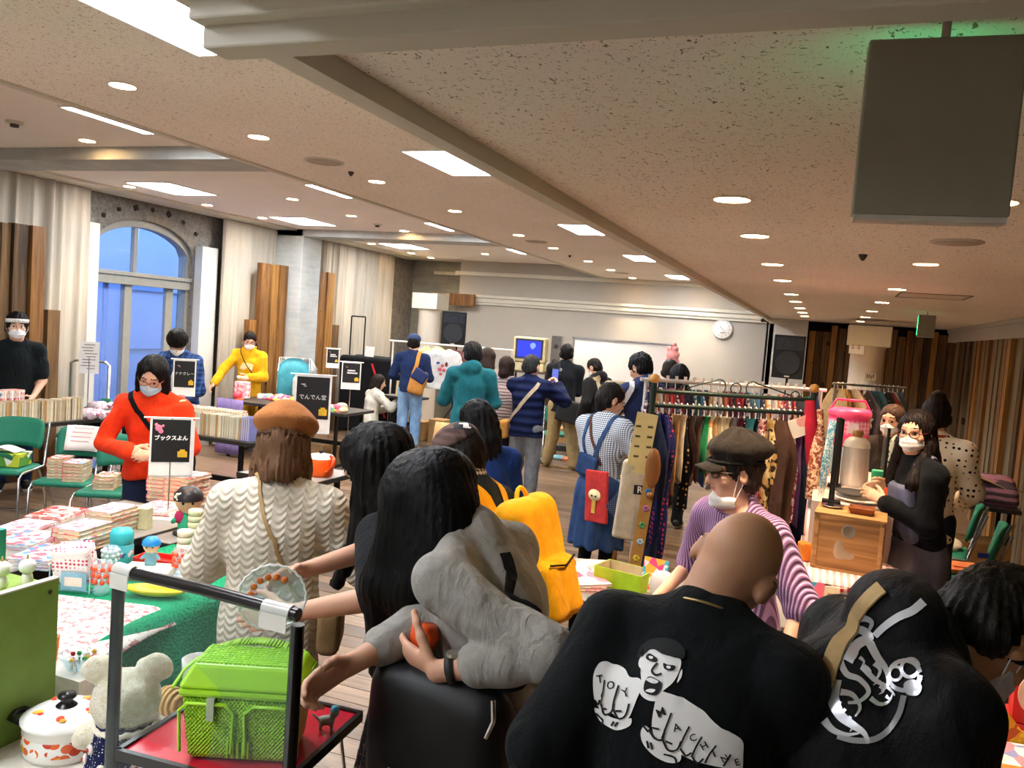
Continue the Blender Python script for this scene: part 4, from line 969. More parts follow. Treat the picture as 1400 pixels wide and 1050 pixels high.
# --- man in the teal hoodie
q = at_d(640, 468, 8.8)
P = Person((q.x + .06, q.y), 22, 'person in a teal hooded sweatshirt seen from behind', H=1.72, head=(10, 15, 0), hr=(.16, .3, 1.1), hl=(-.16, .3, 1.12), bulk=1.04)
P.hair('short', hairmat('#1d1c1d', '#55534f'), vol=1.08, amp=.005); P.top(cloth('#1f6873'), .022, .12, 1.95, 1.2, hood=True, wr=.009, name='teal_hoodie'); P.pants(M_BLK)
# --- two women close together
q = at_d(667, 477, 9.9)
P = Person((q.x, q.y), 15, 'person in a mauve grey jacket beside the teal hoodie', H=1.64, head=(14, 0, 0)); P.hair('long', hairmat('#2a1d1a', '#4a332c'), vol=1.05); P.top(cloth('#8d8181'), .024, .12, 1.9, 1.15, name='mauve_jacket'); P.pants(M_BLK)
q = at_d(693, 487, 9.45)
P = Person((q.x, q.y), 10, 'person in a crinkled mauve blouse beside the navy quilted jacket', H=1.57, head=(10, -8, 0), hr=(.12, .3, 1.1)); P.hair('bob', hairmat('#231816', '#40302a'), vol=1.06); P.top(m_stripes('crinkled_mauve', '#8d7c7c', '#a79898', .035, 'Z', warp=.04), .028, .14, 1.9, 1.25, name='mauve_blouse', wr=.01); P.skirt(M_BLK, .3); P.shoes()
# --- man in the quilted navy jacket taking a picture
q = at_d(727, 485, 8.9)
P = Person((q.x, q.y), 2, 'person in a navy quilted jacket raising a phone', H=1.63, head=(6, -14, 0), hr=(.24, .30, 1.30), hl=(.08, .32, 1.28), bulk=1.12, pr=(.8, -.2, -.8), hands='r')
P.hair('short', hairmat('#2a2a2c', '#8b8a88'), amp=.004); P.top(m_stripes('quilted_navy', '#0f1838', '#141f48', .09, 'Z', bump=1.0, warp=.03), .022, .12, 1.95, 1.2, collar=.03, name='quilted_jacket'); bv = bvh_of(P.topo); P.pants(M_GDENIM, wide=1.2, shoe='#4a4440')
B = P.thing('shoulder_bag', 'tan shoulder bag with a beige strap across the navy quilted jacket', 'bag'); strap_on(P, B, [(.13, -.05, 1.32), (.06, -.14, 1.22), (-.06, -.15, 1.06), (-.17, -.1, .94), (-.2, -.03, .88)], bv, cloth('#b9a88e'), .04)
D = SDF(); D.box((-.23, -.02, .8), (.05, .12, .1), None, .03); sdf_obj('bag_body', D, .012, cloth('#b5813f'), B)
B = P.thing('phone', 'lit phone held up by the person in the navy quilted jacket', 'phone'); MB().box((.16, .43, 1.4), (.08, .01, .16)).build('case', M_BLACK, B, bevel=.004); MB().box((.16, .424, 1.4), (.07, .003, .145)).build('screen', emit('#6a7ae0', .25, 'phone_screen'), B)
# --- man in the black jacket and khaki trousers
q = on_z(762, 641, 0)
lg = {'r': [(.15, .05, .49), (.22, .0, .09), (.26, .12, .03)], 'l': [(-.1, .05, .49), (-.17, .08, .09), (-.24, .19, .03)]}
P = Person((q.x, q.y), 12, 'person in a black jacket and khaki trousers standing with legs apart', H=1.74, lean=2, head=(8, 0, 0), legs=lg, hr=(.06, .3, 1.12), hl=(-.08, .3, 1.1))
P.hair('crop', hairmat('#131110', '#2a2622')); P.top(cloth('#191b1f'), .022, .12, 1.95, 1.15, collar=.03, name='black_jacket'); bv = bvh_of(P.topo); P.pants(cloth('#9d8a62'), wide=1.25, shoe='#1a1a1c', sole='#f2f2f0')
B = P.thing('messenger_bag', 'black messenger bag at the hip of the person in khaki trousers', 'bag'); strap_on(P, B, [(-.09, -.04, 1.47), (-.06, -.13, 1.35), (-.03, -.15, 1.1), (.02, -.16, .92)], bv, M_BLKMET, .035)
D = SDF(); D.box((.14, -.2, .82), (.19, .055, .15), np.array(Euler((0, R_(12), 0)).to_matrix()), .02); D.wrinkle(.004, 25, 5); sdf_obj('bag_body', D, .012, plain('#191a1c', .55), B); MB().tube([(-.05 + .02 * math.cos(t), -.165, 1.38 + .015 * math.sin(t)) for t in np.linspace(0, 6.28, 12)[:-1]], .004, 6, True).build('buckle_ring', M_CHROME, B)
# --- man with the tan strap at the whiteboard
q = at_d(825, 491, 10.8)
P = Person((q.x, q.y), 62, 'masked person in a black hoodie with a beige strap before the whiteboard', H=1.60, lean=10, head=(32, 10, 0)); P.hair('crop', amp=.004); P.mask('#e8eaec'); P.top(cloth('#1d1c1d'), .024, .1, 1.9, 1.15, hood=True, name='black_hoodie'); bv = bvh_of(P.topo); P.pants(M_BLK)
B = P.thing('backpack', 'beige backpack on the person in the black hoodie', 'bag'); D = SDF(); D.box((.0, -.25, 1.1), (.15, .09, .22), None, .05); D.wrinkle(.006, 20, 3); sdf_obj('pack_body', D, .014, cloth('#8d8068'), B); strap_on(P, B, [(-.12, -.13, 1.2), (-.12, -.06, 1.34), (-.12, .08, 1.28)], bv, cloth('#a89878'), .05)
# --- man with white shoulder stripes
q = at_d(888, 482, 7.7)
P = Person((q.x, q.y), 52, 'person in a navy track jacket with white shoulder stripes behind the scarf rack', H=1.76, lean=6, head=(24, 12, 0), hl=(-.2, .32, 1.0), hr=(.16, .32, 1.02), bulk=1.08, pl=(-.8, -.5, 0))
P.hair('short', hairmat('#17181b', '#3e4046'), vol=1.08, amp=.006); P.top(cloth('#232d52'), .022, .12, 1.4, 1.2, hood=True, name='track_jacket'); bv = bvh_of(P.topo); P.pants(M_BLK)
for sd in 'l':
    mb = MB(); S, E = P.J['s' + sd], P.J['e' + sd]
    strap_on(P, P.e, [S + (0, 0, .1) + P.rt * .04, S + (-.02, -.06, .02), (S + E) / 2 + (-.02, -.1, 0), E + (0, -.1, 0)], bv, cloth('#d6dae4'), .05, 'white_stripe')
# --- two dark heads beyond
q = at_d(917, 494, 9.3)
P = Person((q.x, q.y), 0, 'visitor in black mostly hidden between the whiteboard and the scarf rack', H=1.68, face=False); P.hair('short', hairmat('#26201d', '#4a3f38')); P.top(M_BLK); P.pants(M_BLK)
q = at_d(930, 500, 8.3)
P = Person((q.x, q.y), 5, 'visitor in navy showing just above the scarf rack', H=1.66, face=False); P.hair('bob', hairmat('#17181a', '#33343a'), vol=1.08); P.top(M_NAVY); P.pants(M_BLK)
# --- woman in gingham and denim
q = at_d(832, 525, 5.95)
P = Person((q.x, q.y), -24, 'person in a gingham shirt and long denim pinafore seen from behind', H=1.56, head=(16, -28, 0), hr=(.22, .26, .95), hl=(-.06, .28, 1.0), bulk=1.12, res=.010, pr=(.9, -.4, -.4))
P.hair('short', hairmat('#1a1614', '#3e332c'), vol=1.05, strands=[(P.hp(0, -.07, -.02), P.hp(0, -.06, -.07), .06, .05, .02)]); P.glasses('#5a2a20')
P.top(m_check('gingham', '#e8edf0', '#2f4a6a', .014, .5), .022, .02, 1.9, 1.25, name='gingham_shirt', wr=.007, collar=.02); bv = bvh_of(P.topo)
P.skirt(M_DENIM, .37, .02, .02, 9, .01, name='denim_pinafore', off=.016); strap_on(P, P.e, [(.02, -.14, .98), (.07, -.14, 1.15), (.1, -.05, 1.3), (.09, .06, 1.26)], bv, M_DENIM, .03, 'pinafore_strap'); strap_on(P, P.e, [(-.04, -.14, .95), (-.09, -.14, 1.12), (-.1, -.05, 1.3), (-.09, .06, 1.26)], bv, M_DENIM, .03, 'pinafore_strap')
D = SDF(); D.box((-.03, -.135, .96), (.09, .018, .08), np.array(Euler((0, R_(10), 0)).to_matrix()), .02); sdf_obj('back_panel', D, .01, M_DENIM, P.e)
D = SDF()
for sd in 'rl': D.cone(P.J['k' + sd], P.J['a' + sd], .056, .04, .01)
sdf_obj('black_leggings', D, .012, M_BLK, P.e); P.shoes('#1a1a1a', '#2a2a2a')
B = P.thing('phone_pouch', 'red phone pouch with a cream mushroom motif hanging on the denim pinafore', 'bag'); strap_on(P, B, [(-.11, .02, 1.33), (-.08, -.1, 1.28), (.02, -.16, 1.12), (.1, -.17, .97)], bv, cloth('#5a3a30'), .022)
pb = MB().box((.16, -.235, .78), (.19, .03, .36), (0, R_(-4), 0)).build('pouch', cloth('#c23a38'), B, bevel=.01)
mb = MB().lathe([(.0001, 0), (.055, 0), (.05, .006), (.0001, .012)], (.155, -.252, .79), 20, Matrix(((1, 0, 0), (0, 0, -1), (0, .75, 0)))); mb.build('mushroom_cap', plain('#efe2b0', .6), B); MB().box((.155, -.255, .71), (.03, .006, .09)).build('mushroom_stem', plain('#e0b94a', .6), B)
MB().ball((.138, -.262, .785), .008).ball((.172, -.262, .785), .008).build('mushroom_spots', plain('#4a2a20', .6), B)
# --- long-haired woman in the blue jacket
q = at_d(655, 550, 4.25)
P = Person((q.x + .05, q.y), 48, 'person in a bright blue jacket and plum skirt seen from behind', H=1.52, lean=8, head=(22, 12, 0), res=.010, hr=(.14, .3, .9), hl=(-.14, .3, .9), face=False)
P.hair('long', hairmat('#0a090a', '#1c1d20'), vol=1.04, strands=[(P.hp(0, -.06, -.06), np.array((.0, -.03, 1.02)), .085, .1, .03, ((0, 1, 0), .55)), (P.hp(-.07, .0, -.06), np.array((-.12, .05, 1.06)), .04, .04, .03)], amp=.004)
P.top(cloth('#173678'), .024, .16, 1.9, 1.25, name='blue_jacket', wr=.009, collar=.02); P.skirt(cloth('#54233f'), .3, name='plum_skirt'); P.shoes()
# --- man in the cap with the yellow backpack
q = at_d(605, 583, 3.25)
P = Person((q.x + .27, q.y - .03), 82, 'masked person in a plaid baseball cap and black top looking down', H=1.54, lean=15, head=(34, 0, 0), res=.009, hr=(.1, .35, .92), hl=(-.12, .32, .9))
P.hair('crop'); P.mask('#d8d2c4'); P.glasses('#2a2a2a'); P.top(cloth('#20282d'), .016, .12, 1.9, 1.1, name='black_top', wr=.008); bv = bvh_of(P.topo); P.pants(M_BLK)
D = SDF(); D.cone(P.J['neck'] - P.u2 * .02, P.J['neck'] + P.u2 * .045, .066, .06, .01); sdf_obj('checked_collar', D, .008, m_check('collar_check', '#cfc4ae', '#3a3432', .016), P.e)
D = SDF(); D.ell(P.hp(0, -.01, .055), np.array((.096, .114, .085)) * P.hs, P.HM, .01); D.cut(P.hp(0, 0, .035), -P.HM[:, 2], .006); co = sdf_obj('baseball_cap', D, .008, m_check('cap_plaid', '#4b3a38', '#6a5450', .03, .5), P.e); cb = bvh_of(co)
mb = MB(); mb.sheet(lambda u, v: P.hp((u - .5) * .15 * (1 - .25 * v * v), .085 + .085 * v * math.sqrt(max(0, 1 - (2 * u - 1) ** 2 * .8)), .042 - .02 * (2 * u - 1) ** 2 - .012 * v), 14, 8); mb.build('cap_brim', cloth('#54403c'), co, solid=.006)
mb = MB(); decal(mb, [(.03 * math.cos(t) * (1 + .3 * math.sin(5 * t)), .035 * math.sin(t) * (1 + .2 * math.cos(3 * t))) for t in np.linspace(0, 6.28, 25)[:-1]], [tuple(range(24))], P.hp(-.03, .13, .085), frame(P.HM[:, 0], P.HM[:, 2]), cb, .003, .015); mb.build('cap_badge', plain('#16141a', .6), co)
mb = MB(); decal(mb, [(.012 * math.cos(t) * (1 + .6 * math.sin(4 * t)), .02 * math.sin(t)) for t in np.linspace(0, 6.28, 21)[:-1]], [tuple(range(20))], P.hp(-.03, .13, .092), frame(P.HM[:, 0], P.HM[:, 2]), cb, .005, .015); mb.build('cap_badge_flower', plain('#e8e4e0', .6), co)
B = P.thing('backpack', 'bright yellow backpack worn by the person in the plaid cap', 'bag'); M = np.array([P.rt, P.fw, P.u2]).T; c = P.J['chest'] - P.fw * .20 - P.u2 * .15
D = SDF(); D.box(c, (.155, .075, .245), M, .06); D.box(c - P.fw * .08 - P.u2 * .1, (.12, .04, .11), M, .035, .02); D.wrinkle(.007, 22, 6); sdf_obj('pack_body', D, .009, cloth('#f0a508', .7), B)
for g in (-1, 1): strap_on(P, B, [c + P.rt * g * .08 + P.u2 * .22, P.J['neck'] + P.rt * g * .09 - P.fw * .05, P.J['neck'] + P.rt * g * .1 + P.fw * .03 - P.u2 * .02, P.J['chest'] + P.rt * g * .11 + P.fw * .13 + P.u2 * .02], bv, cloth('#f2ab10', .7), .06, 'pack_strap')
pts = [c + P.u2 * .235 + P.rt * (.04 * math.cos(t)) + P.u2 * (.05 * math.sin(t)) - P.fw * .0 for t in np.linspace(0, 3.14, 9)]; MB().tube(pts, .009, 6).build('carry_loop', cloth('#f4b51c', .7), B)
MB().box(c - P.fw * .1 - P.u2 * .26 + P.rt * -.05, (.03, .004, .05)).build('price_tag', plain('#3b4a78', .6), B)
MB().tube([c - P.fw * .12 - P.rt * .1 - P.u2 * .0, c - P.fw * .13 - P.u2 * .02, c - P.fw * .12 + P.rt * .1 - P.u2 * .0], .004, 6).build('zip', M_BLK, B)
# --- woman in the black dress reaching for a small glass
q = at_d(500, 600, 2.55); LO = (q.x + .2, q.y + .12)
P = Person(LO, 92, 'person in a black dress bending over the table with bare forearms', H=1.60, lean=15, head=(46, 8, 6), hoff=(0, .03, 0), res=.008, hr=LP(LO, 92, at_d(402, 786, 2.4)), hl=LP(LO, 92, at_d(398, 838, 2.22)), hands=True, pr=(.5, -.6, -.6), pl=(-.5, -.8, -.2), curl=34, skin_c='#d8a488')
hb = P.J['head']
P.hair('fall', hairmat('#0d0a0a', '#2a1f1b'), vol=1.02, strands=[(P.hp(-.05, .0, .0), hb + np.array((-.07, -.02, -.2)), .045, .04, .03), (hb + np.array((-.07, -.02, -.2)), hb + np.array((-.09, .05, -.38)), .04, .02, .02), (P.hp(.05, .0, .0), hb + np.array((.07, -.02, -.2)), .045, .035, .03), (P.hp(0, -.08, .0), P.J['neck'] + np.array((0, -.0, -.03)), .08, .075, .03), (P.hp(-.06, -.03, .0), P.J['neck'] + np.array((-.08, .02, -.04)), .05, .045, .03)])
P.top(cloth('#17181c'), .016, .1, .95, 1.25, name='black_top', wr=.006)
g = NT('sequinned_dark_skirt', .35, .3, .5); vo = g.n('TexVoronoi'); g.link(g.coord(), vo.inputs['Vector']); vo.inputs['Scale'].default_value = 190; g.color(g.ramp(g.sep(vo.outputs['Color'])['X'], [(0, '#0e0a0b'), (.55, '#241a1b'), (.84, '#54433f'), (.95, '#8a7468')], 'CONSTANT'))
P.skirt(g.m, .25, .02, .06, 16, .014, name='sequinned_skirt'); P.shoes()
PW20 = P
# --- beret woman in the cable-knit sweater
q = at_d(380, 558, 2.9)
P = Person((q.x + .02, q.y), 26, 'person in a brown beret and cream cable-knit sweater seen from behind', H=1.53, lean=3, head=(12, 4, 0), res=.008, bulk=1.02, hr=(.24, .26, .95), hl=(-.17, .26, .98), face=False)
P.hair('bob', hairmat('#6b4d38', '#b8946a'), vol=1.04, strands=[(P.hp(-.07, .01, -.04), P.hp(-.095, .0, -.12), .035, .02, .03), (P.hp(.07, .01, -.04), P.hp(.095, .0, -.12), .035, .02, .03)], cuts=[(P.hp(0, -.02, -.3), np.array((.2, .2, .17)), P.HM, .02, 's')], amp=.005, fr=46)
g = NT('cable_knit', .9, 0, .15); o_ = g.sep(g.coord())
zz = g.math('MULTIPLY', o_['Z'], 2 * math.pi / .026); col = g.math('MULTIPLY', o_['X'], 2 * math.pi / .048)
ch = g.math('SINE', g.math('ADD', zz, g.math('MULTIPLY', g.math('ABSOLUTE', g.math('SINE', g.math('MULTIPLY', col, .5))), 4.4)))
ridge = g.math('POWER', g.math('ABSOLUTE', g.math('COSINE', g.math('MULTIPLY', col, .5))), 3)
fine = g.math('MULTIPLY', g.math('SINE', g.math('MULTIPLY', o_['Z'], 900)), .08)
hgt = g.math('ADD', g.math('ADD', ch, g.math('MULTIPLY', ridge, 1.2)), fine)
g.color(g.ramp(g.noise(g.coord(), 30, 3), [(.3, '#d2c5b0'), (.7, '#e3d9c8')])); g.bump(hgt, .7, .0035)
P.top(g.m, .028, .18, 1.9, 1.05, name='cable_knit_sweater', wr=.006, fr=16, loose=1.06, collar=.015); bv = bvh_of(P.topo); P.pants(m_denim('#2a3548', '#59667a', 'worn_dark_denim'), shoe='#3a3430')
D = SDF(); M = np.array((Euler((R_(-8), R_(4), 0)).to_matrix())); M = P.HM @ M
D.ell(P.hp(.004, -.015, .098), np.array((.124, .126, .056)) * P.hs, M, .02); D.cone(P.hp(0, -.015, .055), P.hp(0, -.015, .09), .088 * P.hs, .1 * P.hs, .03); D.wrinkle(.004, 18, 8); sdf_obj('beret', D, .007, cloth('#a5683a', .95, .1), P.e)
mb = MB().tube([P.hp(.093 * math.cos(t), -.015 + .103 * math.sin(t), .048) for t in np.linspace(0, 6.28, 29)[:-1]], .008, 6, True); mb.build('beret_band', cloth('#3a241a'), P.e)
B = P.thing('shoulder_bag', 'small bag on a thin tan strap worn by the beret person', 'bag'); strap_on(P, B, [(-.1, .05, 1.33), (-.085, -.06, 1.36), (-.03, -.17, 1.22), (.08, -.2, 1.02), (.16, -.16, .9)], bv, plain('#a58350', .5), .012)
D = SDF(); D.box((.22, -.08, .82), (.04, .1, .08), None, .03); sdf_obj('pouch', D, .01, cloth('#8a6b48'), B)
# --- nearest woman, long black hair, grey cardigan
q = at_d(690, 800, 2.0); LO = (q.x + .04, q.y + .02)
P = Person(LO, 84, 'person in a grey cardigan and wristwatch reaching towards the lime basket', H=1.68, lean=19, head=(54, 6, 0), hoff=(0, .035, -.05), res=.007, hr=LP(LO, 84, at_d(455, 926, 1.84)), hl=LP(LO, 84, at_d(598, 918, 1.84)), pl=(-.2, -.55, -.85), pr=(.6, -.5, -.4), hands=True, hdl=(.25, .95, .12), palm_l=(.75, -.1, .5), curl=48, skin_c='#d3a084', bulk=1.06)
J = P.J; hb = J['head']
P.hair('fall', hairmat('#080708', '#17181c'), vol=1.05, res=.0065, amp=.0016, fr=44, strands=[
    (P.hp(-.045, .0, .03), hb + np.array((-.075, .06, -.2)), .06, .055, .04), (hb + np.array((-.075, .06, -.2)), hb + np.array((-.075, .05, -.42)), .055, .03, .03),
    (P.hp(-.05, -.06, .0), hb + np.array((-.08, -.03, -.2)), .06, .055, .04), (hb + np.array((-.08, -.03, -.2)), hb + np.array((-.075, .0, -.36)), .05, .02, .03),
    (P.hp(.05, .0, .03), hb + np.array((.05, .06, -.26)), .05, .04, .03), (P.hp(0, -.09, .0), J['neck'] + np.array((-.05, .03, -.03)), .08, .075, .04), (P.hp(-.04, -.05, -.06), J['neck'] + np.array((-.09, .06, -.1)), .07, .055, .04)])
P.top(cloth('#9c9892', wr=20), .015, .10, 1.62, 1.02, name='grey_cardigan', wr=.009, fr=24, seed=12, sk=.01); bv = bvh_of(P.topo)
D = SDF(); D.cone((0, .08, .98), (0, .12, 1.2), .11, .1, .02, ((0, 1, 0), .6)); sdf_obj('black_top', D, .01, M_BLK, P.e)
P.skirt(cloth('#141519'), .2, .0, .0, 10, .012, name='black_skirt', off=-.004); P.shoes()
WN = Vector(J['wl']); dl = Vector(unit(J['wl'] - J['el']))
a_ = dl.orthogonal().normalized(); b_ = dl.cross(a_); mb = MB(); mb.sheet(lambda u, v: (WN - dl * (.035 - .018 * (v - .5)) + (a_ * math.cos(6.2832 * u) + b_ * math.sin(6.2832 * u)) * .031), 24, 1); mb.build('watch_band', plain('#2e2a26', .6), P.e, solid=.004)
MB().cyl(WN - dl * .035 + Vector((-.0, 0, .03)), WN - dl * .035 + Vector((0, 0, .038)), .016, n=16).build('watch_face', plain('#b6b0a0', .3, .6), P.e)
ob = MB().lathe([(.0001, 0), (.028, .004), (.036, .03), (.03, .055), (.0001, .06)], n=16); ob = ob.build('orange_trinket', plain('#e0521c', .4), None, P.W(WN + Vector(J['dl']) * .085 + Vector((.045, 0, .0)))); tag(ob, 'small orange trinket in the hand of the grey-cardigan person', 'trinket')
B = P.thing('tote_bag', 'black zipped shoulder bag with a small white label on the grey-cardigan person', 'bag')
D = SDF(); D.box((-.19, .12, .86), (.05, .18, .24), np.array(Euler((R_(5), 0, R_(-6))).to_matrix()), .05); D.wrinkle(.02, 13, 9); bo = sdf_obj('bag_body', D, .009, plain('#0d0e10', .5, var=.2), B); bb = bvh_of(bo)
strap_on(P, B, [(-.2, -.06, 1.08), (-.17, -.1, 1.2), (-.12, -.08, 1.32), (-.06, .0, 1.4)], bv, M_BLK, .03, 'bag_strap')
M = frame((0, -1, 0), (0, 0, 1)); mb = MB(); decal(mb, [(-.03, -.035), (.03, -.035), (.03, .035), (-.03, .035)], [(0, 1, 2, 3)], (-.2, .16, .86), M, bb, .003); mb.build('woven_label', plain('#101012', .7, var=0), B)
mb = MB()
for i, wd in enumerate((.04, .044, .042, .03, .02)): decal(mb, [(-wd / 2, -.003), (wd / 2, -.003), (wd / 2, .003), (-wd / 2, .003)], [(0, 1, 2, 3)], (-.2, .16, .885 - .012 * i - (.012 if i > 3 else 0)), M, bb, .005)
mb.build('label_lettering', plain('#d8d4cc', .7, var=0), B)
MB().tube([(-.24, -.06, 1.1), (-.25, -.07, 1.06), (-.25, -.055, 1.02)], .006, 6).build('metal_clasp', M_CHROME, B); MB().box((-.255, .05, .98), (.008, .03, .012)).build('zip_pull', M_CHROME, B)
PW19 = P
# --- bald man in the printed black t-shirt
q = at_d(1040, 710, 1.62)
P = Person((q.x - .125, q.y - .13), -6, 'person in a black t-shirt with fist and face print seen from behind', H=1.64, lean=16, side=3, head=(32, -2, 24), res=.007, bulk=1.1, hr=(.22, .42, 1.0), hl=(-.22, .12, .90), skin_c='#b98868', pl=(-.3, -.9, -.3), pr=(.2, -.8, -.5), hoff=(0, 0, -.025))
P.top(cloth('#0b0e10', .85, .12), .018, .16, .95, 1.12, name='black_t_shirt', wr=.006, fr=16, seed=21, loose=1.02); bv = bvh_of(P.topo); P.pants(M_BLK)
MB().tube([P.J['neck'] + P.u2 * .012 + P.rt * (.068 * math.cos(t)) + P.fw * (.07 * math.sin(t)) + P.u2 * (-.014 * math.sin(t)) for t in np.linspace(0, 6.28, 37)[:-1]], .003, 5, True).build('neck_chain', plain('#b09a6a', .3, .9), P.e)
mb = MB()
for g in (-1, 1): mb.tube([P.hp(g * .089, -.03, .012), P.hp(g * .09, .0, .014), P.hp(g * .078, .06, .008)], .0025, 6)
mb.tube([P.hp(g * .033 - .033 + .06 * math.cos(t), .095, .01 * math.sin(t)) for t in np.linspace(0, 6.28, 17)[:-1]], .0022, 6, True); mb.build('glasses', plain('#33302e', .3), P.e)
TSHIRT = (P, bv)
# --- man in the casquette and striped shirt
q = at_d(995, 595, 3.12)
P = Person((q.x + .1, q.y + .13), 138, 'person in a black casquette and pleated lilac shirt with the mask under the chin', H=1.54, lean=9, head=(3, -20, 0), res=.008, hr=(.24, .22, .86), hl=(-.34, .12, .80), hands=True, skin_c='#d8a68c')
P.hair('crop', hairmat('#3a2c24', '#7d6248'), amp=.004); P.glasses('#1d1d1f'); P.mask('#e6e4e0', chin=True)
g = NT('pleated_lilac', .8, 0, .15); o_ = g.sep(g.coord()); sx = g.math('SINE', g.math('MULTIPLY', o_['X'], 2 * math.pi / .013)); g.color(g.mix(g.math('GREATER_THAN', sx, .1), '#c39cc8', '#7d5a80')); g.bump(sx, .8, .006)
P.top(g.m, .02, .16, 1.12, 1.2, name='pleated_shirt', wr=.006, neckcut=.09, loose=1.05); P.pants(M_BLK)
D = SDF(); D.ell(P.hp(0, -.03, .1), np.array((.125, .135, .06)) * P.hs, P.HM, .02); D.cone(P.hp(0, -.012, .045), P.hp(0, -.015, .08), .094 * P.hs, .1 * P.hs, .02); c0 = P.hp(0, -.02, .1)
D.disp(lambda X, Y, Z: .004 * np.sin(8 * np.arctan2(Y - c0[1], X - c0[0]))); D.wrinkle(.004, 30, 4); co = sdf_obj('casquette', D, .007, cloth('#2c2621', .9, .1), P.e)
mb = MB(); mb.sheet(lambda u, v: P.hp((u - .5) * .17 * (1 - .2 * v * v), .075 + .085 * v * math.sqrt(max(0, 1 - (2 * u - 1) ** 2 * .85)), .045 - .022 * (2 * u - 1) ** 2 - .02 * v), 14, 8); mb.build('cap_brim', cloth('#2a241f'), co, solid=.007)
mb = MB().tube([P.hp(.098 * math.cos(t), -.012 + .112 * math.sin(t), .048) for t in np.linspace(0, 6.28, 33)[:-1]], .006, 6, True); mb.build('cap_band', cloth('#1d1916'), co)
# --- man in the dragon track jacket
q = at_d(1285, 865, 1.62)
P = Person((q.x - .27, q.y - .14), -62, 'person in a black hooded jacket with a silver dragon print bending to the right', H=1.70, lean=33, head=(54, 6, 0), hoff=(0, .04, -.075), res=.007, bulk=1.08, hr=(.2, .28, .72), hl=(-.22, .22, .70), skin_c='#cf9c74')
P.hair('crop', hairmat('#1a1511', '#4a3f30'), vol=1.03, amp=.003, fr=30, res=.0065); P.mask('#e8ecf0')
P.top(cloth('#0b0b0d', .6, .15), .022, .12, 1.9, 1.25, name='dragon_jacket', wr=.008, fr=18, hood=True, seed=31); bv = bvh_of(P.topo); P.pants(M_BLK)
DRAGON = (P, bv)
# --- woman in the apron
q = at_d(1272, 600, 4.62); LO = (q.x, q.y)
P = Person(LO, 112, 'person with glasses and a white mask in a grey-blue apron', H=1.62, lean=7, head=(6, 38, 0), res=.009, hl=LP(LO, 112, at_d(1210, 686, 4.62)), hr=LP(LO, 112, at_d(1215, 660, 5.0)), hands=True, pl=(-.6, -.7, -.4))
P.hair('long', hairmat('#1c1412', '#4a3228'), strands=[(P.hp(-.075, -.01, -.08), P.J['neck'] + np.array((-.12, .08, -.14)), .04, .04, .03), (P.hp(.075, -.01, -.08), P.J['neck'] + np.array((.12, .08, -.16)), .04, .035, .03), (P.hp(0, -.08, -.08), P.J['neck'] + np.array((0, -.1, -.18)), .08, .08, .03)], amp=.004)
P.glasses('#5c1f22'); P.mask('#f3efee'); P.top(M_BLK, .018, .1, 1.92, 1.1, name='black_top'); bv = bvh_of(P.topo)
P.skirt(m_denim('#4b4a55', '#6a6a78', 'grey_blue_apron_cloth'), .3, .02, .02, 7, .008, name='apron_skirt', off=.016)
D = SDF(); D.box((0, .1, 1.04), (.13, .045, .16), np.array(Euler((R_(-8), 0, 0)).to_matrix()), .03); D.wrinkle(.004, 25, 3); sdf_obj('apron_bib', D, .009, m_denim('#55566a', '#70728a', 'apron_bib_cloth'), P.e)
for g_ in (-1, 1): strap_on(P, P.e, [(g_ * .1, .13, 1.16), (g_ * .09, .1, 1.28), (g_ * .08, .0, 1.36), (g_ * .05, -.1, 1.25)], bv, m_denim('#55566a', '#70728a', 'apron_strap_cloth'), .03, 'apron_strap')
P.shoes()
# --- polka-dot woman
q = at_d(1283, 540, 5.4)
P = Person((q.x, q.y), -8, 'person in a cream polka-dot blouse and red neckerchief seen from behind', H=1.66, head=(12, 0, 0), hr=(.2, .3, .95), hl=(-.1, .3, .95), face=False)
P.hair('short', strands=[(P.hp(0, -.07, .1), P.hp(0, -.07, .11), .05, .05, .01)]); P.top(m_dots('polka_dots', '#f0e4cc', '#2a2420', 27, .27, rnd=.3), .024, .16, 1.9, 1.25, name='polka_dot_blouse'); P.pants(cloth('#16263c'), wide=1.25)
mb = MB().tube([P.J['neck'] + P.u2 * .015 + P.rt * (.07 * math.cos(t)) + P.fw * (.07 * math.sin(t)) for t in np.linspace(0, 6.28, 25)[:-1]], .016, 7, True); mb.build('red_neckerchief', cloth('#c2452e'), P.e)
# --- seated masked person behind the apron woman
q = at_d(1222, 566, 6.1)
P = Person((q.x, q.y), 160, 'masked person in brown behind the clear screen beside the apron person', H=1.55, head=(6, -5, 0)); P.hair('long', hairmat('#4a352a', '#7a5c48')); P.mask('#eeeaea'); P.top(cloth('#3c3028')); P.skirt(M_BLK, .3); P.shoes()
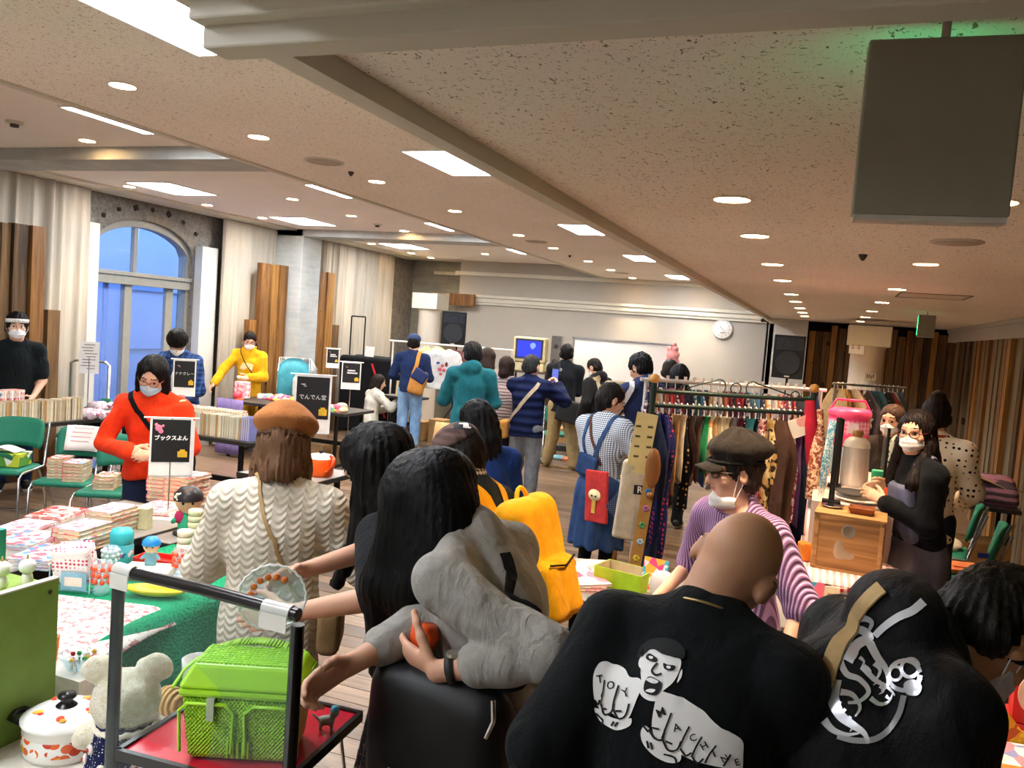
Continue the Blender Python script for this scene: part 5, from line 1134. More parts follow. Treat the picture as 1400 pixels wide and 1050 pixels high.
# ------------------------------------------------------------------ furniture
I3 = Matrix.Identity(3)
M_TTOP = plain('#8d8a86', .45, var=.05, name='grey_laminate'); M_TEDGE = plain('#2a2826', .5); M_TDARK = plain('#3a3532', .5, var=.08, name='dark_laminate')
def table(x0, x1, y0, y1, label, z=.72, m=M_TTOP, rz=0.0, panel=None, legs=True, edge=M_TEDGE):
    cx, cy, w, d = (x0 + x1) / 2, (y0 + y1) / 2, x1 - x0, y1 - y0
    t = empty('folding_table', (cx, cy, 0), rz, label, 'table', 'folding tables of the market')
    MB().box((0, 0, z - .012), (w - .012, d - .012, .024)).build('tabletop', m, t); e = MB()
    for s in (-1, 1): e.box((s * (w / 2 - .004), 0, z - .016), (.012, d, .034)); e.box((0, s * (d / 2 - .004), z - .016), (w, .012, .034))
    e.build('edge_band', edge, t)
    if legs:
        lx = w >= d
        for a in (-1, 1):
            for b in (-1, 1):
                x, y = a * (w / 2 - (.14 if lx else .06)), b * (d / 2 - (.06 if lx else .14))
                MB().box((x, y, (z - .03) / 2), (.035, .035, z - .03)).build('leg', M_BLKMET, t)
            if lx: MB().box((a * (w / 2 - .14), 0, .06), (.03, d - .1, .03)).build('foot_bar', M_BLKMET, t)
            else: MB().box((0, a * (d / 2 - .14), .06), (w - .1, .03, .03)).build('foot_bar', M_BLKMET, t)
        if lx: MB().box((0, 0, .3), (w - .28, .03, .05)).build('stretcher', M_BLKMET, t)
        else: MB().box((0, 0, .3), (.03, d - .28, .05)).build('stretcher', M_BLKMET, t)
    if panel == 'x+': MB().box((w / 2 - .03, 0, z - .19), (.012, d - .1, .32)).build('modesty_panel', M_BLACK, t)
    return t
BOOKS = {}
def book(x, y, z, w, h, t, cover, stand=None, rz=0.0, label='paperback', group=None, pages='#d9c9a4', cat='book', name='book', parent_tilt=0):
    """w,h = cover size, t = thickness. stand None: lies flat (w along x, h along y); stand 'x': upright, thickness along x, page edge to -y; stand 'y': thickness along y, fore edge to +x"""
    key = (round(w, 3), round(h, 3), round(t, 3), cover if isinstance(cover, str) else cover.name, pages)
    if key not in BOOKS:
        mb = MB(); mb.box((-w / 2 + .002, 0, t / 2), (.004, h, t)); mb.box((0, 0, .001), (w, h, .002)); mb.box((0, 0, t - .001), (w, h, .002)); mb.mi = 1; mb.box((-.001, 0, t / 2), (w - .005, h - .006, t - .003))
        o = mb.build(name, [plain(cover, .4) if isinstance(cover, str) else cover, plain(pages, .85, var=.1)]); BOOKS[key] = o.data; COL.objects.unlink(o); bpy.data.objects.remove(o)
    o = bpy.data.objects.new(name, BOOKS[key]); COL.objects.link(o)
    if stand is None: o.location = (x, y, z); o.rotation_euler = (0, 0, rz)
    elif stand == 'x': o.location = (x + t / 2, y, z + h / 2); o.rotation_euler = (R_(90), 0, R_(-90))
    elif stand == 'y': o.location = (x, y - t / 2, z + h / 2); o.rotation_euler = (R_(90), 0, R_(0))
    return tag(o, label, cat, group)
COVERS = [m_print('manga_red', ['#d8452f', '#f2e6dc', '#e88a8a', '#f7f2ee', '#c8303a'], 36), m_print('manga_pink', ['#f2c4cc', '#fbf4f0', '#e87a90', '#f0e0b0', '#ffffff'], 36), m_print('manga_orange', ['#f0a050', '#fbeedd', '#d85a30', '#8ab0c8', '#fff6e8'], 36),
          m_print('manga_blue', ['#9ac0dc', '#fdf8f4', '#e06070', '#f5e0c0', '#5a88b8'], 36), m_print('manga_green', ['#9cc88a', '#fdf8f0', '#e890a0', '#f0d060', '#ffffff'], 36)]
def chair(x, y, rz, label, c='#1f7a62', seat_z=.43, group='green meeting chairs'):
    t = empty('meeting_chair', (x, y, 0), rz, label, 'chair', group); m = plain(c, .55, var=.05); s = seat_z
    D = SDF(); D.box((0, .0, s), (.21, .2, .022), None, .02); sdf_obj('seat', D, .018, m, t)
    mb = MB(); mb.sheet(lambda u, v: ((u - .5) * .42 * (1 - .10 * abs(2 * v - 1) ** 3), -.215 - .05 * v + .035 * (2 * u - 1) ** 2, s + .16 + .24 * v - .02 * (2 * u - 1) ** 4), 12, 6); mb.build('backrest', m, t, solid=.022)
    for g in (-1, 1):
        MB().tube([(g * .215, -.30, s + .36), (g * .22, -.235, s + .14), (g * .22, -.2, s + .0), (g * .22, .16, s - .005), (g * .22, .2, s - .04), (g * .225, .22, .02)], .011, 8).build('leg', M_CHROME, t)
        MB().tube([(g * .22, -.12, s - .02), (g * .225, -.22, .18), (g * .225, -.26, .02), (g * .225, .0, .016), (g * .225, .22, .016)], .011, 8).build('leg', M_CHROME, t)
    MB().tube([(-.225, -.26, .02), (.225, -.26, .02)], .009, 8).build('cross_bar', M_CHROME, t)
    return t
def poster(px, py, D, w, h, title, label, toward=None, z_base=.72, txt=.0, pole=True, tint='#1b1a1c', logo='#e8a0b0', rz=None, bar=True):
    """printed sheet with a black field, clipped to a stand; (px,py) is its centre in the photograph, D its distance"""
    c = at_d(px, py, D); t = empty('poster_stand', (c.x, c.y, z_base), 0, label, 'poster', 'black name posters on stands')
    f = Vector((-c.x, -c.y, 0)).normalized() if toward is None else Vector(toward).normalized()
    r = Vector((0, 0, 1)).cross(f).normalized(); M = frame(r, (0, 0, 1)); zc = c.z - z_base; o = Vector((0, 0, zc))
    MB().box(o, (w, h, .003), M).build('sheet', M_PAPER, t); fh = h * .72
    MB().box(o + Vector((0, 0, h * .11)) + f * .003, (w * .88, fh, .003), M).build('black_field', plain(tint, .5, var=.05), t)
    mb = MB(); text(mb, title, w * txt, M, o + Vector((0, 0, h * .12)) + f * .0055, bold=.0) if title else None
    if title: mb.build('lettering', plain('#f4f2ee', .7, var=0), t)
    else:
        for k, ww in enumerate((.5, .66)): mb.box(o + f * .005 + r * (w * (.05 * k)) + Vector((0, 0, h * (.2 - .09 * k))), (w * ww * .8, h * .05, .002), M)
        mb.build('lettering', plain('#e8e6e2', .7, var=0), t)
    MB().box(o + f * .005 + r * (w * .29) + Vector((0, 0, -h * .13)), (w * .22, h * .11, .003), M).box(o + f * .005 + r * (w * .29) + Vector((0, 0, -h * .06)), (w * .12, h * .03, .003), M).build('yellow_case_emblem', plain('#e3b52c', .6), t)
    mb = MB(); cc = o + f * .006 - r * (w * .27) + Vector((0, 0, h * .34)); mb.ball(cc, (w * .07, .002, h * .05), 8, M); mb.ball(cc + r * w * .05 + Vector((0, 0, -h * .03)), (w * .05, .002, h * .035), 8, M); mb.build('pink_emblem', plain(logo, .6), t)
    if bar: MB().cyl(o + Vector((0, 0, h / 2 + .006)) - r * (w * .62), o + Vector((0, 0, h / 2 + .006)) + r * (w * .62), .006, n=8).build('clip_bar', M_WHITE, t)
    if pole:
        MB().cyl(Vector((0, 0, 0)) - f * .008, o - f * .008, .005, n=8).build('pole', M_CHROME, t); MB().box((0, 0, .004), (.14, .1, .008), M @ Euler((R_(90), 0, 0)).to_matrix() if False else None).build('base', M_WHITE, t)
    return t
def SPX(px, py, z): return on_z(px, py, z)
# ================= far left: the book table along the window wall
table(-7.0, -6.52, 3.4, 6.35, 'long black-edged book table along the window wall at the far left', m=M_TDARK)
r = random.Random(5)
y = 4.55; tint = ['#d9cdb0', '#cfc3a4', '#e2d8be', '#c9a878', '#b98a52', '#d8d4c4']
while y < 5.95:
    t_ = r.choice((.022, .028, .034)); book(-6.64, y, .72, .12, r.choice((.205, .21, .2)), t_, r.choice(['#d8cfc0', '#c8b08a', '#e6e0d4']), 'y', label='cream-edged paperback in the long upright row at the far left table', group='paperbacks in the far-left row', pages=r.choice(tint)); y += t_ + .001
tag(MB().box((-6.86, 5.05, .795), (.26, 1.15, .15)).build('display_riser', plain('#cfc6b8', .7), bevel=.004), 'low riser under the rows of thin pink volumes', 'riser')
for k, (x_, z_, y1) in enumerate(((-6.8, .87, 5.45), (-6.92, .87, 5.25))):
    y = 4.6
    while y < y1:
        t_ = r.choice((.016, .02, .024)); book(x_, y, z_, .12, .14 if k == 0 else .25, t_, r.choice(COVERS[:4]), 'y', label='thin pink-and-white volume in the %s row on the far-left riser' % ('front' if k == 0 else 'tall back'), group='thin volumes on the far-left riser', pages='#efe6e2'); y += t_ + .001
for i in range(5):
    D = SDF(); D.box((0, 0, .035), (.1, .08, .035), None, .03); D.wrinkle(.012, 30, i); o = sdf_obj('plastic_bag', D, .016, m_print('bag_%d' % i, ['#e8e0e4', '#c8a0b0', '#f4f0f2', '#b06878', '#d8d0d8'], 30, .25), None, None, (-6.72 + .12 * (i % 2), 6.02 + .12 * (i // 2), .72 + (.06 if i > 3 else 0)))
    tag(o, 'clear bag of small pink goods on the right end of the far-left book table', 'plastic bag', 'bags of small goods at the far-left table')
# sheet music-like poster on its stand and the chrome trolley behind
c = at_d(122, 489, 8.3); t = empty('notice_stand', (c.x, c.y, .72), 0, 'white line-drawing notice on a thin stand above the far-left table', 'notice'); f = Vector((-c.x, -c.y, 0)).normalized(); rr_ = Vector((0, 0, 1)).cross(f); M = frame(rr_, (0, 0, 1)); zc = c.z - .72
MB().box((0, 0, zc), (.18, .32, .003), M).build('sheet', M_PAPER, t); mb = MB()
for k in range(9): mb.box(Vector((0, 0, zc + .13 - .03 * k)) + f * .003 + rr_ * (.02 * math.sin(5 * k)), (.1 + .03 * math.sin(3 * k), .006, .001), M)
mb.build('drawing', plain('#4a4648', .8), t); MB().cyl((0, 0, 0), (0, 0, zc), .005).build('pole', M_CHROME, t); MB().box((0, 0, .005), (.12, .12, .01)).build('base', M_CHROME, t)
a, b = at_d(97, 492, 8.9), at_d(150, 492, 8.9); t = empty('trolley', (a.x, a.y, 0), 0, 'chrome trolley frame standing before the arched window', 'trolley'); bb = b - a
MB().tube([(0, 0, .05), (0, 0, a.z - .03), (bb.x * .12, bb.y * .12, a.z)], .018, 8).build('post', M_CHROME, t); MB().tube([(bb.x, bb.y, .05), (bb.x, bb.y, a.z - .03), (bb.x * .88, bb.y * .88, a.z)], .018, 8).build('post', M_CHROME, t); MB().tube([(bb.x * .12, bb.y * .12, a.z), (bb.x * .88, bb.y * .88, a.z)], .014, 8).build('handle', M_CHROME, t)
MB().box((bb.x / 2, bb.y / 2, .07), (bb.length, .4, .04), (0, 0, math.atan2(bb.y, bb.x))).build('deck', M_CHROME, t)
c = at_d(112, 560, 8.6); chair(c.x, c.y, R_(150), 'green chair with a black bag behind the far-left table')
c = at_d(136, 545, 8.4); D = SDF(); D.box((0, 0, .16), (.14, .09, .16), None, .04); D.wrinkle(.012, 18, 4); o = sdf_obj('black_tote', D, .014, plain('#2a2a2e', .45), None, None, (c.x, c.y, .46)); tag(o, 'crumpled black tote bag on the green chair behind the far-left table', 'bag')
c = at_d(168, 545, 8.7); chair(c.x, c.y, R_(190), 'green chair back just left of the plaid-shirt person')
# chairs with manga in front of that table
c = on_z(78, 655, .45); chair(c.x + .03, c.y + .1, R_(-155), 'green chair with stacked manga and a paper notice on its back')
CH = (c.x + .03, c.y + .1)
t = empty('paper_notice', (CH[0], CH[1], .8), R_(-155), 'white handwritten paper notice hung over the green chair back', 'notice'); MB().sheet(lambda u, v: ((u - .5) * .26, -.205 - .055 * v + .035 * (2 * u - 1) ** 2 + .02, -.16 + .2 * v), 8, 4).build('sheet', M_PAPER, t, solid=.002)
mb = MB()
for k in range(4): mb.box((.01 * k, -.2 - .055 * (.75 - .15 * k) + .03, .02 - .035 * k), (.16, .002, .006))
mb.build('handwriting', plain('#d89aa0', .8), t)
def stack(x, y, z, n, w, h, t, covers, label, rz=0.0, group=None, pages='#d9c49c', jit=.006):
    for i in range(n):
        book(x + r.uniform(-jit, jit), y + r.uniform(-jit, jit), z + i * (t + .0005), w, h, t, covers[i % len(covers)], None, rz + r.uniform(-.03, .03), label, group or label, pages)
stack(CH[0] - .1, CH[1] - .02, .453, 7, .13, .18, .022, COVERS[:3], 'manga volume in the left stack on the green chair with the notice', .5)
stack(CH[0] + .09, CH[1] - .02, .453, 6, .15, .21, .024, [COVERS[4], COVERS[3]], 'manga volume in the taller bright stack on the green chair with the notice', .5)
c = on_z(140, 668, .45); chair(c.x + .04, c.y + .06, R_(-155), 'green chair partly hidden by the red-sweater person'); stack(c.x, c.y + .05, .453, 4, .15, .2, .025, [COVERS[0], COVERS[2]], 'manga volume in the small stack beside the red-sweater person', .5)
c = on_z(-4, 640, .45); chair(c.x - .05, c.y + .1, R_(-155), 'green chair at the left edge holding a yellow-green box')
o = MB().box((0, 0, .05), (.3, .2, .09)).box((0, 0, .1), (.31, .21, .02)).build('storage_box', m_print('limebox', ['#c8d040', '#5a9a3a', '#f0f0e0', '#2a7a5a'], 12), None, (c.x - .05, c.y + .12, .455), (0, 0, .4)); tag(o, 'yellow-green printed box on the leftmost green chair', 'box')
o = MB().sheet(lambda u, v: ((u - .5) * .22, (v - .5) * .16, .02 * math.sin(4 * u)), 6, 3).build('loose_papers', M_PAPER, None, (c.x - .05, c.y + .12, .59), (0, 0, .4), solid=.004); tag(o, 'loose white papers on the yellow-green box', 'paper')
# ================= book table behind the red-sweater woman
table(-6.25, -4.62, 5.92, 6.5, 'black-edged table with an upright row of paperbacks before the plaid-shirt person', m=M_TDARK)
x = -5.75
while x < -4.78:
    t_ = r.choice((.022, .028, .035)); book(x, 6.06, .72, .15, r.choice((.2, .21, .205)), t_, r.choice(['#d8cfc0', '#c8c0a8', '#e6e0d4', '#b8c0b0']), 'x', label='upright paperback in the row before the plaid-shirt person', group='paperbacks before the plaid-shirt person', pages=r.choice(tint)); x += t_ + .001
for k in range(4): book(-4.77 + .022 * k, 6.06, .72, .15, .21, .02, ['#7a86c8', '#9a7ab8', '#5a78b8', '#8a90d0'][k], 'x', label='blue-violet volume at the right end of the plaid-shirt person\'s row', group='blue-violet volumes at the row end', pages='#c8c4d4')
x = -5.7
while x < -5.0:
    t_ = .03; book(x, 6.28, .72, .15, .215, t_, r.choice(COVERS), 'x', label='upright volume in the second row before the plaid-shirt person', group='second row before the plaid-shirt person'); x += .031
poster(252, 517, 7.7, .2, .34, 'ナナクレー', 'black poster on a stand in front of the plaid-shirt person', txt=.17)
t = [o for o in COL.objects if o.name.startswith('poster_stand')][-1]; MB().box((0, -.03, .30), (.09, .002, .06)).build('pink_card', plain('#f0a8a0', .7), t)
# ================= toy table of the mustard-top woman
table(-7.15, -5.3, 8.5, 9.2, 'toy-covered table in front of the mustard-top person', m=M_TDARK)
o = MB().sheet(lambda u, v: (-7.16 + .4 * u, 8.47 + .012 * math.sin(14 * u + 2 * v), .74 - .7 * v), 24, 6).build('purple_cloth', cloth('#8a7ab0'), solid=.006); tag(o, 'lilac cloth hanging over the left end of the toy table', 'cloth')
toy = ['#f04a5a', '#f27aa0', '#ffd23c', '#f5f0ee', '#ff7a3c', '#3a6fe0', '#f7a8b8', '#e8e4f0', '#ff5a78', '#8ad0a0']
for i in range(46):
    x_, y_ = -6.95 + 1.55 * ((i * .618) % 1), 8.6 + .48 * ((i * .383) % 1); col = toy[i % 10]; s = r.uniform(.035, .065)
    k = i % 4; mb = MB()
    if k == 0: mb.ball((0, 0, s), s, 12)
    elif k == 1: mb.box((0, 0, s * .5), (s * 2.6, s * 1.8, s))
    elif k == 2: mb.tube([(s * 1.2 * math.cos(a_), s * 1.2 * math.sin(a_), s * .35) for a_ in np.linspace(0, 6.28, 13)[:-1]], s * .35, 7, True)
    else: mb.lathe([(s, 0), (s * .9, s * .8), (s * .5, s * 1.2), (.0001, s * 1.3)], n=12)
    o = mb.build(['toy_ball', 'packaged_toy', 'toy_ring', 'toy_dome'][k], plain(col, .35), None, (x_, y_, .72), (0, 0, r.uniform(0, 3)), bevel=.006 if k == 1 else 0); tag(o, ['small %s toy ball', 'small %s packaged toy', 'small %s toy ring', 'small %s toy dome'][k] % {'#f04a5a': 'red', '#f27aa0': 'pink', '#ffd23c': 'yellow', '#f5f0ee': 'white', '#ff7a3c': 'orange', '#3a6fe0': 'blue', '#f7a8b8': 'pale pink', '#e8e4f0': 'pale', '#ff5a78': 'rose', '#8ad0a0': 'mint'}[col] + ' among the heap on the toy table', 'toy', 'small toys heaped on the toy table')
for k in range(3): o = MB().box((0, 0, .05), (.16, .13, .07)).build('toy_box', m_print('pinkbox%d' % k, ['#f2b0b8', '#fbeef0', '#e06a78', '#f8d8d0'], 22), None, (-7.0, 8.75, .72 + .07 * k), (0, 0, .1 * k), bevel=.003); tag(o, ['bottom', 'middle', 'top'][k] + ' pink box of the stack at the left end of the toy table', 'box')
c = on_z(418, 545, .72); t = empty('white_suitcase', (c.x, c.y, .72), R_(20), 'white rounded suitcase with fruit stickers standing on the toy table', 'suitcase'); D = SDF(); D.box((0, 0, .15), (.19, .05, .15), None, .05); sdf_obj('shell', D, .015, plain('#e4e2e4', .4), t); MB().ball((.1, -.06, .2), (.035, .01, .035)).build('fruit_sticker', plain('#e0603a', .5), t); MB().ball((.05, -.06, .21), (.025, .01, .025)).build('fruit_sticker', plain('#f0b070', .5), t); MB().tube([(-.06, 0, .29), (-.05, 0, .33), (.05, 0, .33), (.06, 0, .29)], .012, 8).build('handle', M_WHITE, t)
poster(427, 553, 8.45, .37, .60, 'でんでん堂', 'large black poster reading white characters in front of the toy table', txt=.15, z_base=.0, pole=True, logo='#e8e0d8')
t = [o for o in COL.objects if o.name.startswith('poster_stand')][-1]
for i in range(14):
    x_, y_ = -5.72 + .34 * ((i * .618) % 1), 8.6 + .5 * ((i * .383) % 1); mb = MB().ball((0, 0, .03), (.07, .05, .035), 10); o = mb.build('wrapped_goods', plain(['#f07a98', '#f27a30', '#f8c8c0', '#f0e0a0', '#e8486a'][i % 5], .35), None, (x_, y_, .72), (0, 0, i)); tag(o, 'small wrapped pink or orange item at the right end of the toy table', 'packet', 'wrapped goods on the toy table end')
for k, (dx, dy) in enumerate(((-5.9, 8.9), (-5.55, 9.0))): o = MB().box((0, 0, .12), (.28, .3, .24)).build('cardboard_box', plain('#b08a5a', .8), None, (dx - .05, dy + .1, 0), bevel=.004); tag(o, 'cardboard box under the right end of the toy table, %s one' % ('left', 'right')[k], 'box')
poster(455, 490, 11.2, .17, .26, '', 'small black poster before the amber planks, left of the black draped table', z_base=0)
poster(480, 514, 10.4, .24, .34, '', 'black poster behind the toy table end beside the kneeling person', z_base=.0)
t = [o for o in COL.objects if o.name.startswith('poster_stand')][-1]; f = Vector((-t.location.x, -t.location.y, 0)).normalized(); 
# black draped table with its frame
tb = table(-6.35, -5.7, 11.2, 11.55, 'grey-topped table beside the black drape', m=M_TTOP)
D = SDF(); D.box((0, 0, .62), (.5, .32, .62), None, .05); D.disp(lambda X, Y, Z: .02 * np.sin(16 * X + 3 * Z) * np.clip(1.1 - Z, 0, 1) + .02 * np.sin(14 * Y + 2 * Z)); dq = at_d(506, 497, 13.5); o = sdf_obj('black_drape', D, .022, cloth('#1a1a1d'), None, None, (dq.x, dq.y + .2, 0)); tag(o, 'black cloth draped over a tall stand before the curtain', 'drape')
a, b = at_d(481, 432, 13.6), at_d(500, 432, 13.6); t = empty('garment_stand', (a.x, a.y, 1.24), 0, 'thin black metal hoop stand on the black drape', 'stand'); bb = b - a; hz = a.z - 1.24
for nm, pts in (('post', [(0, 0, 0), (0, 0, hz)]), ('post', [(bb.x, bb.y, 0), (bb.x, bb.y, hz)]), ('top_bar', [(0, 0, hz), (bb.x, bb.y, hz)])): MB().tube(pts, .012, 6).build(nm, M_BLKMET, t)
c = at_d(506, 465, 13.55); o = MB().box((0, 0, .08), (.15, .01, .2)).build('small_sign', plain('#f0e0de', .7), None, (c.x, c.y, 1.24), (R_(-10), 0, .3)); tag(o, 'small pink-lettered sign leaning on the black drape', 'sign')
for k in range(2): o = MB().box((0, 0, .3), (.03, .01, .6)).build('red_ribbon', plain('#c8202c', .6), None, (dq.x + .36 + .05 * k, dq.y - .14, .6 - .3 * k), (0, R_(-22), .2)); tag(o, 'red ribbon on the black drape, %s' % ('upper', 'lower')[k], 'ribbon')
t = empty('clipboard', (-6.1, 11.42, .72), 0, 'cream clipboard propped behind the kneeling person', 'clipboard'); MB().box((0, 0, .17), (.2, .012, .34), (R_(-10), 0, .3)).build('board', plain('#d8c690', .6), t); MB().box((0, .03, .35), (.06, .02, .03), (0, 0, .3)).build('clip', plain('#c8b060', .3, .8), t)
for k, (x_, w_, h_) in enumerate(((-6.0, .3, .3), (-5.65, .25, .36), (-6.35, .3, .26))): o = MB().box((0, 0, h_ / 2), (w_, .3, h_)).build('cardboard_box', plain('#b08c5c', .8), None, (x_, 11.9, 0), bevel=.004); tag(o, ['cardboard box behind the kneeling person', 'taller cardboard box right of the kneeling person', 'cardboard box under the grey-topped table'][k], 'box')
# stacked folding chairs
for i in range(14):
    t = empty('folded_chair', (-6.85 - .012 * i + .02 * (i % 2), 9.62 + .03 * i, -.012 * i + .1), R_(-48), 'folded chair with a teal seat in the leaning pack by the column' if i < 8 else 'folded grey chair in the leaning pack by the column', 'chair', 'folded chairs leaning by the column')
    mb = MB().sheet(lambda u, v: (.03 * math.sin(3 * v), (u - .5) * .42, .55 + .62 * v - .5 * (u - .5) ** 2), 8, 4); mb.build('seat_panel', plain('#3f9aa8', .5) if i % 2 == 0 else plain('#8f9090', .5), t, solid=.02)
    MB().tube([(.02, -.22, .02), (.0, -.22, .6), (.02, -.2, 1.16), (.02, .2, 1.16), (.0, .22, .6), (.02, .22, .02)], .011, 6).build('frame', M_CHROME, t)
# ================= T-shirt rack, loudspeakers, back wall things
def rail(a, b, zb, label, name='clothes_rack', m=M_WHITE, r_=.014, post_m=None):
    t = empty(name, (a[0], a[1], 0), 0, label, 'clothes rack'); d = Vector((b[0] - a[0], b[1] - a[1], 0)); n = Vector((-d.y, d.x, 0)).normalized()
    MB().tube([(-d.x * .03, -d.y * .03, zb), (d.x * 1.03, d.y * 1.03, zb)], r_, 10).build('rail', m, t)
    for q in (0, 1):
        o_ = d * q; MB().tube([o_ + Vector((0, 0, .06)), o_ + Vector((0, 0, zb))], r_, 8).build('post', post_m or m, t); MB().tube([o_ - n * .22 + Vector((0, 0, .05)), o_ + n * .22 + Vector((0, 0, .05))], r_, 8).build('foot', post_m or m, t)
    return t
a, b = at_d(538, 462, 13.1), at_d(700, 483, 12.7); zr = (a.z + b.z) / 2; rail(a, b, zr, 'white rack of hanging t-shirts before the back wall')
def tshirt(x, y, zt, rz, m, label, w=.5, h=.66, pr=None):
    t = empty('hanging_t_shirt', (x, y, zt), rz, label, 'shirt', 'shirts on the white rack'); D = SDF()
    D.cone((-.1, 0, -.1), (-.19 * w / .5, 0, -.17), .07, .08, .04, ((0, 1, 0), .35)); D.cone((.1, 0, -.1), (.19 * w / .5, 0, -.17), .07, .08, .04, ((0, 1, 0), .35)); D.cone((-.22, 0, -.16), (-.27, 0, -.27), .055, .06, .03, ((0, 1, 0), .4)); D.cone((.22, 0, -.16), (.27, 0, -.27), .055, .06, .03, ((0, 1, 0), .4))
    D.box((0, 0, -.4), (w * .4, .03, h / 2 - .06), None, .02, .05); D.wrinkle(.006, 22, int(abs(x) * 100)); D.ell((0, 0, -.03), (.075, .1, .04), None, .01, 's'); sdf_obj('shirt', D, .016, m, t)
    MB().tube([(0, 0, .0), (0, 0, -.03), (.02, 0, -.04)], .004, 5).build('hanger_hook', M_CHROME, t)
    if pr: mb = MB(); [mb.ball((q[0], -.042, q[1]), (q[2], .004, q[2] * .9), 8) for q in pr]; mb.build('printed_flowers', plain('#d86a78', .7), t); MB().ball((-.05, -.044, -.26), (.03, .004, .02), 8).build('printed_bird', plain('#3a6ab0', .7), t)
    return t
c = at_d(610, 470, 12.85); tshirt(c.x - .03, c.y - .05, zr - .02, R_(18), cloth('#e8e8e8'), 'white t-shirt with a flower and bird print on the white rack', pr=[(.02, -.3, .03), (-.02, -.36, .035), (.05, -.37, .03), (.0, -.43, .025)])
for k, px in enumerate((586, 592, 628, 634)):
    c = at_d(px, 470, 12.95); tshirt(c.x, c.y + .04, zr - .02, R_(60), cloth('#d8d2a0' if k < 2 else '#7a4a48'), ['pale yellow shirt leftmost on the white rack', 'pale yellow shirt next to the flower-print t-shirt', 'dark red shirt right of the flower-print t-shirt', 'second dark red shirt right of the flower-print t-shirt'][k])
c = at_d(601, 585, 10.7); o = MB().box((0, 0, .12), (.5, .4, .24)).build('cardboard_box', plain('#b08c5c', .8), None, (c.x, c.y, .0), bevel=.004); tag(o, 'open cardboard box under the white t-shirt rack', 'box')
o = MB().sheet(lambda u, v: ((u - .5) * .4, 0, v * .35), 2, 2).build('box_flap', plain('#c09a68', .8), None, (c.x, c.y + .2, .24), (R_(-15), 0, 0), solid=.006); tag(o, 'raised cardboard flap behind the open box under the white rack', 'cardboard')
def pa_speaker(px, py, D, label, w=.40, h=.60, yaw=0):
    c = at_d(px, py, D); t = empty('loudspeaker', (c.x, c.y, c.z - h / 2), yaw, label, 'loudspeaker', 'black loudspeakers on stands')
    MB().prism([(-w / 2, 0), (w / 2, 0), (w * .36, .34), (-w * .36, .34)], h).build('cabinet', plain('#08090a', .6), t, bevel=.012)
    MB().lathe([(w * .36, 0), (w * .40, -.015), (w * .40, .004)], (0, -.004, h * .36), 28, Matrix(((1, 0, 0), (0, 0, 1), (0, -1, 0)))).lathe([(w * .37, .002), (w * .24, .03), (w * .12, .05), (w * .1, .02), (.0001, .015)], (0, -.02, h * .36), 28, Matrix(((1, 0, 0), (0, 0, 1), (0, 1, 0)))).build('woofer', plain('#26282c', .6), t)
    MB().box((0, -.004, h * .8), (w * .84, .012, h * .28)).build('horn_plate', plain('#1b212a', .4), t); MB().add([(-w * .2, -.012, h * .9), (w * .2, -.012, h * .9), (w * .2, -.012, h * .7), (-w * .2, -.012, h * .7), (0, -.0, h * .8)], [(0, 1, 4), (1, 2, 4), (2, 3, 4), (3, 0, 4)]).build('horn', plain('#0c0d10', .4), t)
    MB().box((0, -.006, h * .05), (w * .16, .004, .02)).build('badge', plain('#c8c0a8', .4), t)
    s = empty('speaker_stand', (c.x, c.y + .17, 0), 0, label.replace('loudspeaker', 'pole stand under the loudspeaker'), 'stand'); MB().cyl((0, 0, 0.02), (0, 0, c.z - h / 2), .018).build('pole', M_BLKMET, s)
    for k in range(3): a_ = 2.1 * k; MB().tube([(0, 0, .5), (.4 * math.cos(a_), .4 * math.sin(a_), .01)], .012, 6).build('leg', M_BLKMET, s)
pa_speaker(620, 449, 13.7, 'black loudspeaker on the left of the back wall', .42, .56, R_(14))
pa_speaker(1078, 488, 12.6, 'black loudspeaker on the right of the back wall beside the clock', .46, .66, R_(-2))
# clock
c = on_y(988, 450, YB - .12); t = empty('wall_clock', (c.x, YB - .1, c.z), 0, 'round white wall clock on the back wall', 'clock'); Mw = Matrix(((1, 0, 0), (0, 0, -1), (0, 1, 0)))
MB().lathe([(.0001, .0), (.165, .0), (.165, .04), (.15, .05), (.148, .035)], (0, 0, 0), 36, Mw).build('case', plain('#c8c8c6', .4), t); MB().lathe([(.0001, .036), (.148, .036), (.149, .03)], (0, 0, 0), 36, Mw).build('face', M_PAPER, t)
mk = MB(); [mk.box((.12 * math.sin(k * math.pi / 6), -.0385, .12 * math.cos(k * math.pi / 6)), (.012, .002, .012)) for k in range(12)]; mk.build('hour_marks', plain('#3a3a3c', .6), t)
MB().box((-.025, -.042, .022), (.008, .002, .09), (0, R_(-48), 0)).build('hour_hand', M_BLACK, t); MB().box((.03, -.044, -.035), (.006, .002, .11), (0, R_(-40), 0)).build('minute_hand', M_BLACK, t); MB().box((0, -.0385, -.06), (.07, .002, .024)).build('digital_window', plain('#8a8f88', .4), t)
